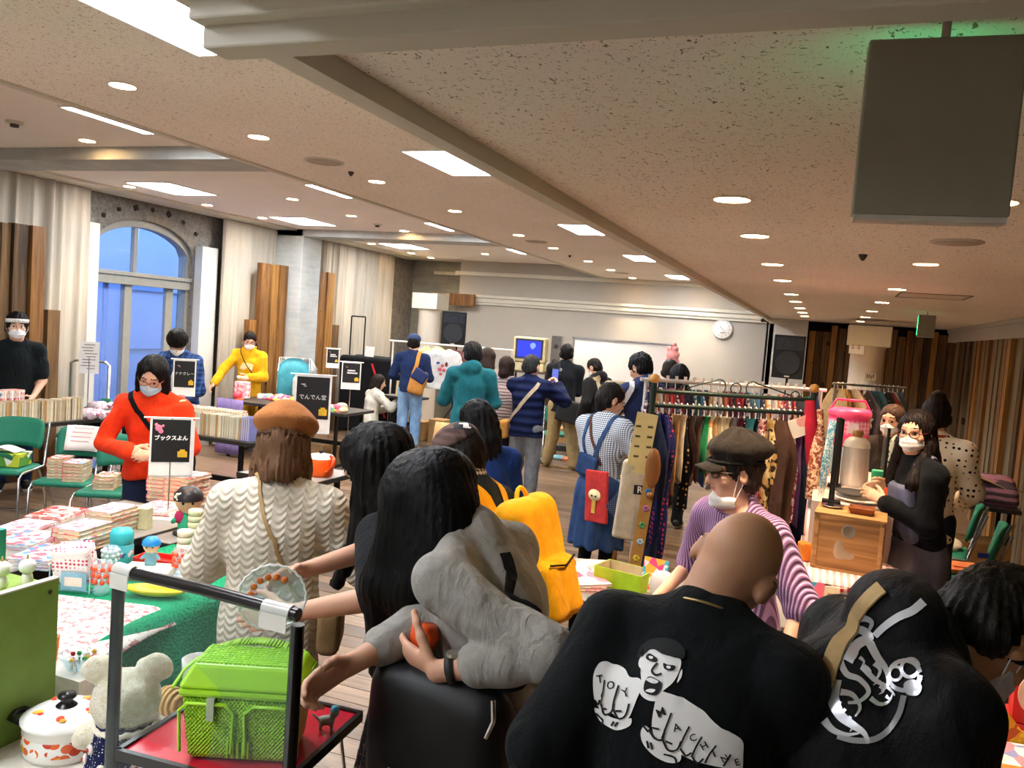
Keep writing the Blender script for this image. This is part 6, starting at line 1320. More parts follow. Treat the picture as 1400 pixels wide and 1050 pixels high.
# whiteboard on castors
a, b = on_y(785, 461, 12.9), on_y(924, 473, 12.9); t = empty('whiteboard', (a.x, 12.9, 0), 0, 'rolling whiteboard in front of the back wall', 'whiteboard'); w_ = b.x - a.x; zt = (a.z + b.z) / 2
MB().box((w_ / 2, 0, zt - .46), (w_, .02, .9)).build('board', plain('#eceae6', .25, var=.01), t); fr_ = MB()
for z_ in (zt, zt - .92): fr_.box((w_ / 2, -.005, z_), (w_ + .04, .035, .03))
for x_ in (0, w_): fr_.box((x_, -.005, zt - .46), (.03, .035, .95))
fr_.build('frame', plain('#8f9294', .35, .6), t)
for x_ in (.05, w_ - .05): MB().box((x_, .03, zt / 2), (.04, .04, zt)).build('leg', M_CHROME, t); MB().box((x_, .03, .05), (.04, .5, .04)).build('foot', M_CHROME, t)
# pink balloon figure on the board corner
c = on_y(919, 486, 12.75); o = MB()
for dx, dz, s in ((0, 0, .10), (.03, .1, .055), (-.05, .09, .05), (.05, -.09, .06), (-.06, -.08, .06), (.0, .17, .04), (.06, .02, .05)): o.ball((dx, 0, dz), (s, s * .8, s), 10)
o = o.build('balloon_figure', plain('#f0a2a0', .3), None, (c.x, 12.8, c.z)); tag(o, 'pink twisted balloon figure at the whiteboard corner', 'balloon')
# microphone pole
c = on_y(1050, 441, 13.6); t = empty('pole_stand', (c.x, 13.6, 0), 0, 'tall thin black pole with an angled tip beside the right loudspeaker', 'stand'); MB().tube([(0, 0, 0), (0, 0, c.z), (-.06, -.02, c.z + .03)], .016, 8).build('pole', M_BLKMET, t); MB().lathe([(.16, 0), (.16, .02), (.03, .04)], n=20).build('base', M_BLKMET, t); MB().ball((-.08, -.03, c.z + .03), (.035, .03, .03)).build('tip', M_BLACK, t)
# retro computer with a blue screen on its cart
c = at_d(725, 478, 12.6); t = empty('retro_monitor', (c.x, c.y, c.z - .2), R_(10), 'cream box monitor with a blue picture at the back wall', 'monitor'); m = plain('#e0d2a0', .5)
D = SDF(); D.box((0, .1, .2), (.25, .2, .19), None, .03); sdf_obj('case', D, .02, m, t); MB().box((0, -.105, .21), (.42, .012, .30)).build('bezel', plain('#3a3a40', .4), t); MB().box((0, -.113, .21), (.36, .006, .25)).build('screen', emit('#2030c8', .45, 'blue_screen'), t)
D = SDF(); D.ell((.05, -.116, .2), (.06, .004, .09), None, .01); D.ell((.06, -.116, .28), (.05, .004, .04), None, .01); sdf_obj('screen_figure', D, .012, emit('#7f95e8', .4, 'screen_figure'), t)
MB().box((0, .1, -.06), (.46, .4, .12)).build('drive_unit', plain('#d9cca0', .5), t); MB().box((.0, -.102, -.06), (.2, .01, .05)).build('drive_slot', plain('#8a8060', .5), t)
tt = empty('computer_cart', (c.x, c.y + .1, 0), R_(10), 'low cart under the cream monitor', 'cart'); MB().box((0, 0, c.z - .34), (.6, .5, .03)).build('shelf', plain('#5a4a3a', .6), tt); [MB().box((sx * .27, sy * .22, (c.z - .35) / 2), (.03, .03, c.z - .35)).build('leg', M_BLKMET, tt) for sx in (-1, 1) for sy in (-1, 1)]
t2 = empty('bookshelf_speaker', (c.x + .37, c.y + .16, c.z - .32), R_(10), 'narrow grey speaker right of the cream monitor', 'speaker'); MB().box((0, 0, .28), (.15, .2, .56)).build('cabinet', plain('#6a6660', .6), t2, bevel=.01); [MB().lathe([(rr2, 0), (rr2 * .8, .01), (.0001, .012)], (0, -.1, zz2), 18, Mw).build('driver', plain('#3a3836', .6), t2) for rr2, zz2 in ((.05, .16), (.035, .4))]
o = MB().box((0, 0, (c.z - .32) / 2), (.2, .25, c.z - .32)).build('plinth', plain('#4a3d30', .6), None, (c.x + .37, c.y + .16, 0), (0, 0, R_(10))); tag(o, 'dark plinth under the narrow grey speaker', 'plinth')
# floor goods, chair and boxes near the khaki man
c = on_z(755, 596, .43); chair(c.x, c.y + .3, R_(200), 'green chair with a white box between the navy jacket and the khaki trousers')
c = on_z(830, 565, .72); table(c.x - .4, c.x + .9, c.y - .1, c.y + .5, 'table of red printed goods in front of the whiteboard')
for k in range(8): o = MB().box((0, 0, .11), (.16, .03, .22)).build('record_sleeve', COVERS[(0, 2)[k % 2]], None, (c.x - .25 + .13 * k, c.y + .1 + .04 * (k % 2), .72), (R_(-12), 0, .1)); tag(o, 'red printed sleeve standing in the row before the whiteboard', 'sleeve', 'red sleeves before the whiteboard')
for k, (px, py, w_, d_, h_, cl, l) in enumerate(((745, 627, .45, .32, .03, '#7ec0d8', 'pale blue picture book flat on the floor'), (782, 632, .35, .25, .04, '#e08a68', 'orange printed book flat on the floor beside the pale blue one'), (765, 640, .7, .05, .03, '#b09468', 'wooden strip edging the floor display'), (775, 618, .4, .3, .09, '#3a3c40', 'dark case open on the floor behind the khaki trousers'), (780, 606, .2, .16, .16, '#f0b0bc', 'pink stuffed goods on the dark case'), (738, 612, .4, .3, .3, '#d8d4cc', 'white box on the floor under the green chair'), (756, 606, .3, .3, .26, '#b08c5c', 'cardboard box beside the green chair leg'))):
    c = on_z(px, py, 0.0); o = MB().box((0, 0, h_ / 2), (w_, d_, h_)).build('floor_goods' if k < 5 else 'storage_box', plain(cl, .6, var=.2, scale=30), None, (c.x, c.y + d_ / 2, .09 if k == 4 else 0), (0, 0, .15), bevel=.004); tag(o, l, 'goods' if k < 5 else 'box')
# ================= manga table (near left)
TZ = .72
table(-3.78, -3.1, 1.55, 3.72, 'grey manga table with a black front panel beside the red-sweater person', panel='x+')
def put(px, py, z=TZ): return on_z(px, py, z)
SHELF = [(40, 742, 2, .18, .25, .014, (1, 3), 'flat magazine in the low pile at the left end of the manga table'), (62, 768, 3, .18, .25, .014, (3, 1), 'flat magazine in the front-left pile of the manga table'), (30, 725, 2, .18, .25, .012, (0, 1), 'flat magazine in the rear-left pile of the manga table'),
         (113, 748, 5, .15, .21, .021, (2, 1, 3), 'orange and pink manga in the low stack in the middle of the manga table'), (152, 728, 6, .15, .21, .021, (0, 1), 'red-spined manga in the stack in the middle of the manga table'),
         (222, 700, 3, .2, .26, .012, (1, 0), 'flat picture magazine behind the poster stand on the manga table'), (80, 705, 2, .2, .26, .01, (1, 0), 'flat pink magazine at the rear of the manga table'), (255, 690, 8, .16, .22, .022, (0,), 'red-spined manga in the tall stack right of the black poster'), (232, 683, 7, .16, .22, .022, (0, 1), 'red manga in the rear stack behind the black poster')]
for px, py, n, w_, h_, t_, cs, l in SHELF:
    c = put(px, py); stack(c.x, c.y, TZ, n, w_, h_, t_, [COVERS[i] for i in cs], l, .12 if n > 4 else .3, None, '#e2d3b0' if n > 4 else '#efe8e4')
c = put(192, 722); o = MB().box((0, 0, .055), (.1, .06, .11)).box((-.051, 0, .055), (.004, .058, .1)).build('small_box', plain('#cfc79c', .6), None, (c.x, c.y, TZ), (0, 0, .3), bevel=.002); tag(o, 'small cream card box beside the red-spined stack', 'box')
# the large poster on its stand
c = put(229, 708); pz = at_d(229, 612, (c - Vector(CAMP)).dot(Vector(ray(700, 525)) / 1.0))
t = empty('poster_stand', (c.x, c.y, TZ), 0, 'large black poster reading white characters on the manga table stand', 'poster', 'black name posters on stands'); f = Vector((-c.x, -c.y, 0)).normalized(); rr_ = Vector((0, 0, 1)).cross(f); M = frame(rr_, (0, 0, 1))
hz = on_x(229, 612, c.x).z - TZ; o_ = Vector((0, 0, hz)); w_, h_ = .215, .315
MB().box(o_, (w_, h_, .003), M).build('sheet', M_PAPER, t); MB().box(o_ + Vector((.008, .008, -.01)) - f * .006, (w_, h_, .003), M).build('sheet', M_PAPER, t); MB().box(o_ + Vector((0, 0, .035)) + f * .003, (w_ * .9, h_ * .74, .003), M).build('black_field', plain('#1b1a1c', .5, var=.05), t)
mb = MB(); text(mb, 'ブックスよん', w_ * .132, M, o_ + Vector((0, 0, .05)) + f * .006, bold=.0012); mb.build('lettering', plain('#f6f4f0', .7, var=0), t)
MB().box(o_ + f * .006 + rr_ * .06 + Vector((0, 0, -.038)), (.05, .032, .003), M).box(o_ + f * .006 + rr_ * .06 + Vector((0, 0, -.017)), (.026, .01, .003), M).build('yellow_case_emblem', plain('#e3b52c', .6), t); mb = MB(); [mb.ball(o_ + f * .006 + rr_ * (-.065 + a_) + Vector((0, 0, .105 + b_)), (s_, s_, .002), 8, M) for a_, b_, s_ in ((0, 0, .02), (.012, -.018, .014), (-.012, .018, .01), (.022, .012, .008))]; mb.build('pink_emblem', plain('#e88aa8', .6), t)
MB().cyl(o_ + Vector((0, 0, h_ / 2 + .004)) - rr_ * .14, o_ + Vector((0, 0, h_ / 2 + .004)) + rr_ * .14, .004, n=8).build('clip_bar', M_WHITE, t); MB().cyl((0, 0, 0), (0, 0, hz + .16), .004, n=8).build('pole', M_CHROME, t); MB().box((0, 0, .004), (.14, .14, .008), (0, 0, .5)).build('base', M_WHITE, t)
# ================= green-cloth table
table(-2.86, -2.27, 1.2, 3.12, 'table under the green lace cloth')
g = NT('green_lace', .9, 0, .15); v = g.coord(); vo = g.n('TexVoronoi'); g.link(v, vo.inputs['Vector']); vo.inputs['Scale'].default_value = 90; g.color(g.ramp(vo.outputs['Distance'], [(.2, '#0f7a54'), (.5, '#1f9a6c')])); g.bump(vo.outputs['Distance'], .8, .006); M_GREEN = g.m
def drape(u, v):
    y = 1.18 + 1.97 * u
    if v < .55: return (-2.88 + .64 * v / .55, y, TZ + .006)
    q = (v - .55) / .45; return (-2.235 + .03 * math.sin(16 * y) * q + .05 * q, y, TZ + .004 - .48 * q)
o = MB().sheet(drape, 70, 20).build('green_tablecloth', M_GREEN, solid=.004); tag(o, 'green lace cloth draped over the near-left table', 'tablecloth')
o = MB().sheet(lambda u, v: (-2.86 + .68 * u + (.04 * math.sin(5 * v)) * u, 1.5 + .80 * v + .16 * u, TZ + .016 if u < .88 else TZ + .016 - .5 * (u - .88)), 26, 10).build('patterned_cloth', m_print('floral_white', ['#efe9e0', '#f2ece4', '#efe9e0', '#cf8f8c', '#f4eee6', '#ece6dc', '#b87a7a'], 62, .85), solid=.004); tag(o, 'white cloth with small red leaf prints on the green-cloth table', 'cloth')
TG = TZ + .010
def lathe_thing(name, px, py, prof, m, label, cat, z=TG, n=22, parts=()):
    c = put(px, py, z); t = empty(name, (c.x, c.y, z), 0, label, cat); MB().lathe(prof, n=n).build('body', m, t)
    for nm, pr, mm in parts: MB().lathe(pr, n=n).build(nm, mm, t)
    return t
M_GL = glass('#f2fbff', .03, .22, 'clear_glass')
lathe_thing('thermos', 165, 768, [(.0001, 0), (.05, 0), (.052, .01), (.052, .075), (.048, .085)], plain('#5ac8d0', .35), 'turquoise thermos flask on the green-cloth table', 'thermos', parts=(('cap', [(.046, .083), (.05, .09), (.05, .13), (.04, .15), (.0001, .155)], plain('#3ab8c0', .35)), ('flower_band', [(.0525, .03), (.053, .035), (.053, .055), (.0525, .06)], m_print('thermosband', ['#5ac8d0', '#3a6ab8', '#e8f0f0', '#e07a90'], 60))))
def tumbler(px, py, h, r0, band, label, z=TG):
    c = put(px, py, z); t = empty('tumbler', (c.x, c.y, z), 0, label, 'glass', 'printed tumblers on the green-cloth table'); MB().lathe([(.0001, .004), (r0 * .85, .002), (r0, h), (r0 - .003, h), (r0 * .82, .012), (.0001, .012)], n=22).build('glass_wall', M_GL, t)
    for k in range(3):
        for i in range(8):
            a_ = i * math.pi / 4 + k * .4; zz_ = h * (.42 + .2 * k); rr2 = r0 * (.85 + .15 * zz_ / h) + .001; MB().ball((rr2 * math.cos(a_), rr2 * math.sin(a_), zz_), (.010, .010, .010), 8).build('printed_dot', band, t)
M_ORD = plain('#f0582c', .4)
tumbler(139, 812, .13, .036, M_ORD, 'tumbler with orange dots beside the napkin holder'); tumbler(248, 788, .125, .036, plain('#f2603a', .4), 'tumbler with orange flowers beside the beret person'); tumbler(150, 778, .1, .03, plain('#d8dfe2', .4), 'plain small tumbler behind the orange-dotted one')
for k, (px, py, n_) in enumerate(((252, 760, 4), (266, 738, 5))):
    c = put(px, py, TG)
    for i in range(n_): o = MB().lathe([(.0001, 0), (.03, 0), (.036, .006), (.036, .026), (.032, .03), (.0001, .03)], n=20).build('stacking_cup', plain('#ece0b8' if k else '#f0e6cc', .5), None, (c.x, c.y, TG + .031 * i)); tag(o, 'cream stacking cup in the %s column beside the beret person' % ('short front', 'tall rear')[k], 'cup', 'cream stacking cups, %s column' % ('front', 'rear')[k])
lathe_thing('glass_cruet', 261, 790, [(.0001, 0), (.026, 0), (.028, .05), (.012, .09), (.012, .12), (.018, .13), (.0001, .13)], glass('#e4ecf0', .05, .45, 'cloudy_glass'), 'slim clear glass cruet beside the beret person', 'bottle')
# napkins in a wire holder
c = put(103, 806, TG); t = empty('napkin_holder', (c.x, c.y, TG), R_(20), 'wire holder full of red polka-dot napkins', 'napkin holder')
for k in range(5): MB().sheet(lambda u, v: ((u - .5) * .14 - .07 * v * v * (k * .12), -.03 + .014 * k - .03 * v * (2 - k) * .5, .02 + .15 * v + .02 * u), 6, 6).build('napkin', m_dots('napkin_dots%d' % k, '#f4eeea', '#d8506a', 60, .32, rnd=.15), t, solid=.003)
for s_ in (-.045, .045): MB().tube([(-.08, s_, .0), (-.08, s_, .11), (0, s_, .14), (.08, s_, .11), (.08, s_, .0)], .003, 6).build('wire_hoop', plain('#a8c8d8', .4), t)
MB().tube([(-.08, -.045, .01), (.08, -.045, .01), (.08, .045, .01), (-.08, .045, .01)], .003, 6, True).build('wire_base', plain('#a8c8d8', .4), t); MB().box((.02, -.052, .05), (.1, .006, .07)).build('card', plain('#8ab8cc', .5), t); MB().box((.02, -.0555, .05), (.07, .003, .035)).build('card_print', plain('#e8d8c8', .5), t)
# toy doll with a blue cap on a white box
c = put(203, 788, TG); o = MB().box((0, 0, .02), (.2, .14, .04)).build('white_box', plain('#e6e0d0', .5), None, (c.x, c.y, TG), (0, 0, .4), bevel=.004); tag(o, 'flat white box under the toy doll with a blue cap', 'box')
def doll(x, y, z, rz, label, cap, dress, hairc=None, s=1.0, kimono=False):
    t = empty('toy_doll', (x, y, z), rz, label, 'doll'); D = SDF(); D.ell((0, 0, .085 * s), np.array((.034, .032, .032)) * s, None, .004); D.cone((0, 0, .055 * s), (0, 0, .02 * s), .016 * s, .024 * s, .01 * s)
    for g in (-1, 1): D.cone((g * .015 * s, 0, .05 * s), (g * .036 * s, .01 * s, .03 * s), .009 * s, .007 * s, .006 * s); D.cone((g * .012 * s, 0, .02 * s), (g * .014 * s, .008 * s, .004 * s), .011 * s, .01 * s, .006 * s)
    sdf_obj('body', D, .005 * s, [plain('#f2c8a0', .45), plain(dress, .5)], t, lambda cc: ((cc[:, 2] < .056 * s)).astype(np.int32))
    MB().lathe([(.0385 * s, .088 * s), (.037 * s, .105 * s), (.022 * s, .121 * s), (.0001, .124 * s)], n=16).build('cap' if not hairc else 'hair', plain(cap, .4), t)
    for g in (-1, 1): MB().ball((g * .012 * s, .0315 * s, .083 * s), .0035 * s, 6).build('eye', M_EYE, t)
    return t
doll(c.x - .02, c.y + .03, TG + .04, R_(-150), 'small toy doll with a bright blue cap on the white box', '#2a90d8', '#7ab0c0')
c = put(285, 715, TZ); t = doll(-2.98, 3.35, TZ + .0, R_(-140), 'kimono doll with dark hair and a white flower beside the beret person', '#221a1e', '#2aa878', 'h', 1.9)
MB().lathe([(.05, 0), (.045, .03), (.03, .07)], n=14).build('kimono_skirt', plain('#2f9a78', .6), t); [MB().ball((.035 * g, .02, .08), (.03, .012, .035), 8).build('sleeve', plain('#c82a60', .6), t) for g in (-1, 1)]; mb = MB(); [mb.ball((.045 + .014 * math.cos(k), .045, .19 + .014 * math.sin(k)), .009, 6) for k in range(6)]; mb.build('hair_flower', plain('#f0ead8', .6), t)
o = MB().lathe([(.07, 0), (.07, .01), (.06, .012)], n=20).build('round_stand', plain('#1a1816', .5), None, (-2.98, 3.35, TZ - .0)); t.location.z = TZ + .012; tag(o, 'round black stand under the kimono doll', 'stand')
tb_ = table(-3.08, -2.9, 3.15, 3.5, 'small side table under the kimono doll')
# red tray, yellow dish
c = put(222, 772, TG); t = empty('red_tray', (c.x, c.y, TG), R_(12), 'red plastic tray behind the white box', 'tray'); MB().box((0, 0, .008), (.22, .1, .012)).build('base', plain('#d8281e', .4), t); [MB().box(p, s_).build('rim', plain('#d8281e', .4), t) for p, s_ in (((0, .05, .02), (.22, .006, .03)), ((0, -.05, .02), (.22, .006, .03)), ((.11, 0, .02), (.006, .1, .03)), ((-.11, 0, .02), (.006, .1, .03)))]
c = put(214, 815, TG); t = empty('oval_dish', (c.x, c.y, TG), R_(22), 'bright yellow oval dish on the green lace cloth', 'dish'); mb = MB().sheet(lambda u, v: ((.02 + .11 * v) * math.cos(2 * math.pi * u) * (1.0), (.01 + .04 * v) * math.sin(2 * math.pi * u), .006 + .028 * v ** 3), 32, 6); mb.build('bowl', plain('#f2cc1c', .35), t, solid=.004); MB().lathe([(.0001, .004), (.02, .004), (.02, .006)], n=10).build('base', plain('#f2cc1c', .35), t)
c = put(248, 795, TG); o = MB().lathe([(.0001, .004), (.06, .004), (.085, .014), (.083, .018), (.06, .009), (.0001, .009)], n=28).build('white_plate', plain('#efeeea', .3), None, (c.x - .02, c.y, TG)); tag(o, 'white plate under the orange-flower tumbler', 'plate')
# ================= front table: screen, basket, pot, bear
table(-2.24, -1.0, .55, 1.78, 'white-clothed front table nearest the camera', z=.74, m=plain('#ece4d8', .8, var=.03), edge=plain('#e6ddd0', .8)); FZ = .74
# enamel pot
c = on_z(62, 1012, FZ); pot = empty('enamel_pot', (c.x + .075, c.y - .005, FZ), R_(18), 'white enamel pot with orange fruit print and a black knob', 'pot'); s_ = .115; pot.scale = (.86, .86, .72)
MB().lathe([(.0001, .004), (s_ * .96, .004), (s_, .02), (s_, .115), (s_ + .004, .12), (s_ - .003, .12), (.0001, .11)], n=40).build('body', plain('#eceae4', .2, var=.02), pot)
g = NT('fruit_band', .25, 0, .5); v = g.coord(); vo = g.n('TexVoronoi'); g.link(v, vo.inputs['Vector']); vo.inputs['Scale'].default_value = 34; k_ = g.ramp(g.sep(vo.outputs['Color'])['X'], [(0, '#e0602a'), (.3, '#e8b02a'), (.5, '#c83a20'), (.7, '#b8b040'), (.85, '#eceae4')], 'CONSTANT'); oz = g.sep(v)['Z']; msk = g.math('MULTIPLY', g.math('LESS_THAN', vo.outputs['Distance'], .55), g.math('GREATER_THAN', g.noise(v, 16, 1), .38)); g.color(g.mix(msk, '#eceae4', k_)); M_FB = g.m
MB().lathe([(s_ + .0006, .03), (s_ + .001, .032), (s_ + .001, .082), (s_ + .0006, .084)], n=40).build('fruit_band', M_FB, pot); MB().lathe([(s_ + .006, .118), (s_ + .006, .126), (s_ * .8, .145), (s_ * .4, .158), (.0001, .162)], n=40).build('lid', M_FB if False else plain('#efede8', .2, var=.02), pot)
lid = pot.children[-1]
for k in range(5):
    a_ = k * 1.257; q_ = (.07 * math.cos(a_), .07 * math.sin(a_), .153); MB().ball((q_[0], q_[1], .151), (.02, .012, .004), 8, Euler((0, 0, a_)).to_matrix()).build('fruit_print', plain(['#e04a2a', '#f0b428'][k % 2], .3), lid); MB().ball((q_[0] + .012, q_[1] - .01, .15), (.012, .01, .004), 8).build('fruit_print', plain(['#f0a428', '#d83a24'][k % 2], .3), lid)
MB().lathe([(.03, .16), (.022, .168), (.014, .178), (.026, .19), (.024, .202), (.0001, .208)], n=20).build('knob', plain('#17161a', .3), lid)
for g_ in (-1, 1): MB().tube([(g_ * (s_ - .002), -.035, .1), (g_ * (s_ + .035), -.03, .11), (g_ * (s_ + .042), 0, .113), (g_ * (s_ + .035), .03, .11), (g_ * (s_ - .002), .035, .1)], .011, 8).build('handle', plain('#17161a', .35), pot)
# plush bear seen from behind
c = on_z(150, 1075, FZ); bear = empty('plush_bear', (c.x - .02, c.y + .06, FZ), R_(36), 'cream plush bear in a navy dotted dress seen from behind', 'plush toy')
gm = NT('cream_plush', .95, 0, .1); gm.color(gm.ramp(gm.noise(gm.coord(), 60, 4), [(.3, '#eaddba'), (.7, '#fff8e6')])); gm.bump(gm.noise(gm.coord(), 220, 3), .9, .01); gm.b.inputs['Sheen Weight'].default_value = .5
D = SDF(); D.ell((0, 0, .185), (.078, .07, .075), None, .02)
for g_ in (-1, 1): D.ell((g_ * .062, 0, .262), (.042, .022, .036), None, .012); D.cone((g_ * .06, .01, .105), (g_ * .1, .05, .07), .03, .028, .02); D.cone((g_ * .045, .02, .03), (g_ * .07, .12, .03), .035, .032, .02)
D.ell((0, 0, .065), (.07, .065, .07), None, .02); D.ell((0, .07, .17), (.035, .02, .025), None, .015); D.wrinkle(.003, 160, 2, (1, 1, 1)); sdf_obj('body', D, .006, gm.m, bear)
D = SDF(); D.cone((0, 0, .115), (0, 0, .02), .066, .086, .02); D.disp(lambda X, Y, Z: .004 * np.sin(9 * np.arctan2(Y, X))); D.cut((0, 0, .012), (0, 0, -1)); D.cut((0, 0, .13), (0, 0, 1)); sdf_obj('dress', D, .007, m_dots('navy_dots', '#20234a', '#e8e6ea', 130, .24, rnd=.1), bear)
for k in range(7): a_ = -1.57 + (k - 3) * .45; z_ = (.05, .09)[k % 2]; MB().ball((.085 * math.cos(a_), .085 * math.sin(a_), z_), (.013, .006, .013), 8, Euler((0, 0, a_ + 1.57)).to_matrix()).build('dress_flower', plain('#e8e0d8', .7), bear); MB().ball((.089 * math.cos(a_), .089 * math.sin(a_), z_), (.006, .004, .006), 6).build('flower_centre', plain('#b8303a', .7), bear)
MB().tube([(.07 * math.cos(a_), .065 * math.sin(a_), .122 + .004 * (k % 2)) for k, a_ in enumerate(np.linspace(0, 6.28, 33)[:-1])], .007, 6, True).build('lace_collar', plain('#efe6d4', .8), bear)
# clear screen with black tube frame
pl, pr_ = at_d(163, 782, 1.9), at_d(408, 838, 1.70); zt = (pl.z + pr_.z) / 2; d_ = Vector((pr_.x - pl.x, pr_.y - pl.y, 0)); t = empty('table_screen', (pl.x, pl.y, FZ), math.atan2(d_.y, d_.x), 'black-framed clear screen standing before the lime basket', 'screen'); L_ = d_.length; hh = zt - FZ
for x_ in (0, L_): MB().tube([(x_, 0, .012), (x_, 0, hh - .02)], .0145, 10).build('post', plain('#0a090a', .25, .0), t); MB().box((x_, 0, .006), (.05, .16, .012)).build('foot', M_BLACK, t)
MB().tube([(0, 0, hh), (L_ * .5, 0, hh + .004), (L_, 0, hh)], .0145, 10).build('top_tube', plain('#2a2627', .25, .3), t)
g = NT('scuffed_film', .08, 0, .6)
MB().sheet(lambda u, v: (L_ * (u * 1.02 - .01), -.018 + .004 * math.sin(7 * u + 3 * v), hh - .0 - (hh - .03) * v), 16, 10).build('clear_film', glass('#eef6f6', .06, .05, 'screen_film'), t)
for x_, w2 in ((.02, .055), (L_ - .05, .07)): MB().cyl((x_ - w2 / 2, 0, hh + .001), (x_ + w2 / 2, 0, hh + .001), .0165, n=14).box((x_, -.0185, hh - .02), (w2, .002, .035)).build('tape', glass('#f4f2ec', .3, .7, 'milky_tape'), t)
# red folding tray with the lime basket
tc = [on_z(193, 1000, .92), on_z(485, 990, .92)]; tx0, tx1, ty0, ty1 = -1.37, -.98, 1.36, 1.74
tr = empty('tray_table', ((tx0 + tx1) / 2, (ty0 + ty1) / 2, FZ), R_(4), 'small red-topped folding tray table with black edge', 'tray table'); w_, dd = tx1 - tx0, ty1 - ty0; th = .92 - FZ
MB().box((0, 0, th - .006), (w_ - .012, dd - .012, .008)).build('red_top', plain('#c81e34', .25, var=.05), tr); e = MB(); [e.box(p, s2) for p, s2 in (((0, dd / 2, th - .008), (w_ + .008, .012, .024)), ((0, -dd / 2, th - .008), (w_ + .008, .012, .024)), ((w_ / 2, 0, th - .008), (.012, dd, .024)), ((-w_ / 2, 0, th - .008), (.012, dd, .024)))]; e.build('black_edge', plain('#1c1a1a', .3), tr)
for a_ in (-1, 1):
    for b2 in (-1, 1): MB().tube([(a_ * .17, b2 * .13, th - .01), (a_ * .19, b2 * .15, .0)], .004, 6).build('leg', M_CHROME, tr)
bk = empty('lime_basket', (-1.13, 1.495, .922), R_(22), 'lime green plastic picnic basket with a woven lid and handle', 'basket'); LIME = '#a6e026'
gl = NT('woven_lime_plastic', .35, 0, .5); o_3 = gl.sep(gl.coord()); sx = gl.math('SINE', gl.math('MULTIPLY', o_3['X'], 2 * math.pi / .008)); sz = gl.math('SINE', gl.math('MULTIPLY', o_3['Z'], 2 * math.pi / .010)); gl.color(gl.mix(gl.math('GREATER_THAN', gl.math('MULTIPLY', sx, sz), .35), '#aee82a', '#86c81a')); gl.bump(gl.math('MULTIPLY', sx, sz), .7, .004); gl.b.inputs['Transmission Weight'].default_value = 0.0
ML = plain(LIME, .35, var=.06)
bw, bd, bh = .255, .16, .14
def taper(z0, z1, s0, s1, m, name, par, w_=bw, d_2=bd):
    vs = [(a_ * w_ / 2 * s, b2 * d_2 / 2 * s, z) for z, s in ((z0, s0), (z1, s1)) for a_, b2 in ((-1, -1), (1, -1), (1, 1), (-1, 1))]
    return MB().add(vs, [(3, 2, 1, 0), (4, 5, 6, 7)] + [(i, (i + 1) % 4, 4 + (i + 1) % 4, 4 + i) for i in range(4)]).build(name, m, par, bevel=.012)
bs = taper(0, bh, .88, 1.0, gl.m, 'basket_body', bk); taper(bh, bh + .02, 1.05, 1.05, ML, 'rim', bk)
# ribbed arches on the front
for k, x_ in enumerate((-.07, .07)):
    MB().tube([(x_ - .055, -bd / 2 * .94 - .002, .02), (x_ - .058, -bd / 2 * .985 - .004, bh * .8), (x_ - .04, -bd / 2 - .005, bh * .93), (x_ + .04, -bd / 2 - .005, bh * .93), (x_ + .058, -bd / 2 * .985 - .004, bh * .8), (x_ + .055, -bd / 2 * .94 - .002, .02)], .004, 6).build('moulded_arch', ML, bs)
for q in range(5): MB().tube([(-.022 + .011 * q, -bd / 2 * .91 - .003, .01), (-.022 + .011 * q, -bd / 2 * .93 - .004, bh * .35)], .003, 5).build('moulded_rib', ML, bs)
lidv = [(-bw * .53, -bd * .53, bh + .02), (bw * .53, -bd * .53, bh + .02), (bw * .53, bd * .53, bh + .02), (-bw * .53, bd * .53, bh + .02), (-bw * .44, -bd * .34, bh + .065), (bw * .44, -bd * .34, bh + .065), (bw * .44, bd * .34, bh + .065), (-bw * .44, bd * .34, bh + .065)]
ld = MB().add(lidv, [(3, 2, 1, 0), (4, 5, 6, 7), (0, 1, 5, 4), (1, 2, 6, 5), (2, 3, 7, 6), (3, 0, 4, 7)]).build('lid', ML, bk, bevel=.008)
for j in range(9):
    mb = MB()
    for i in range(22): mb.box((-bw * .40 + i * bw * .8 / 21, -bd * .28 + j * bd * .56 / 8, bh + .066), (.007, .006, .004))
    mb.build('lid_weave_row', ML, ld)
MB().box((-.06, -bd / 2 - .006, bh - .02), (.016, .008, .05)).build('clasp', plain('#a8b89a', .4), bk)
mb = MB().sheet(lambda u, v: ((-bw * .54) * math.cos(math.pi * u), (v - .5) * .035 + .02 + .05 * math.sin(math.pi * u), bh - .02 + (.092) * math.sin(math.pi * u) ** .6), 30, 2); mb.build('handle', gl.m, bk, solid=.006)
MB().tube([(-.145, -.08, bh + .02), (-.15, 0, bh + .025), (-.145, .08, bh + .02)], .004, 5).build('hinge_strip', ML, bk)
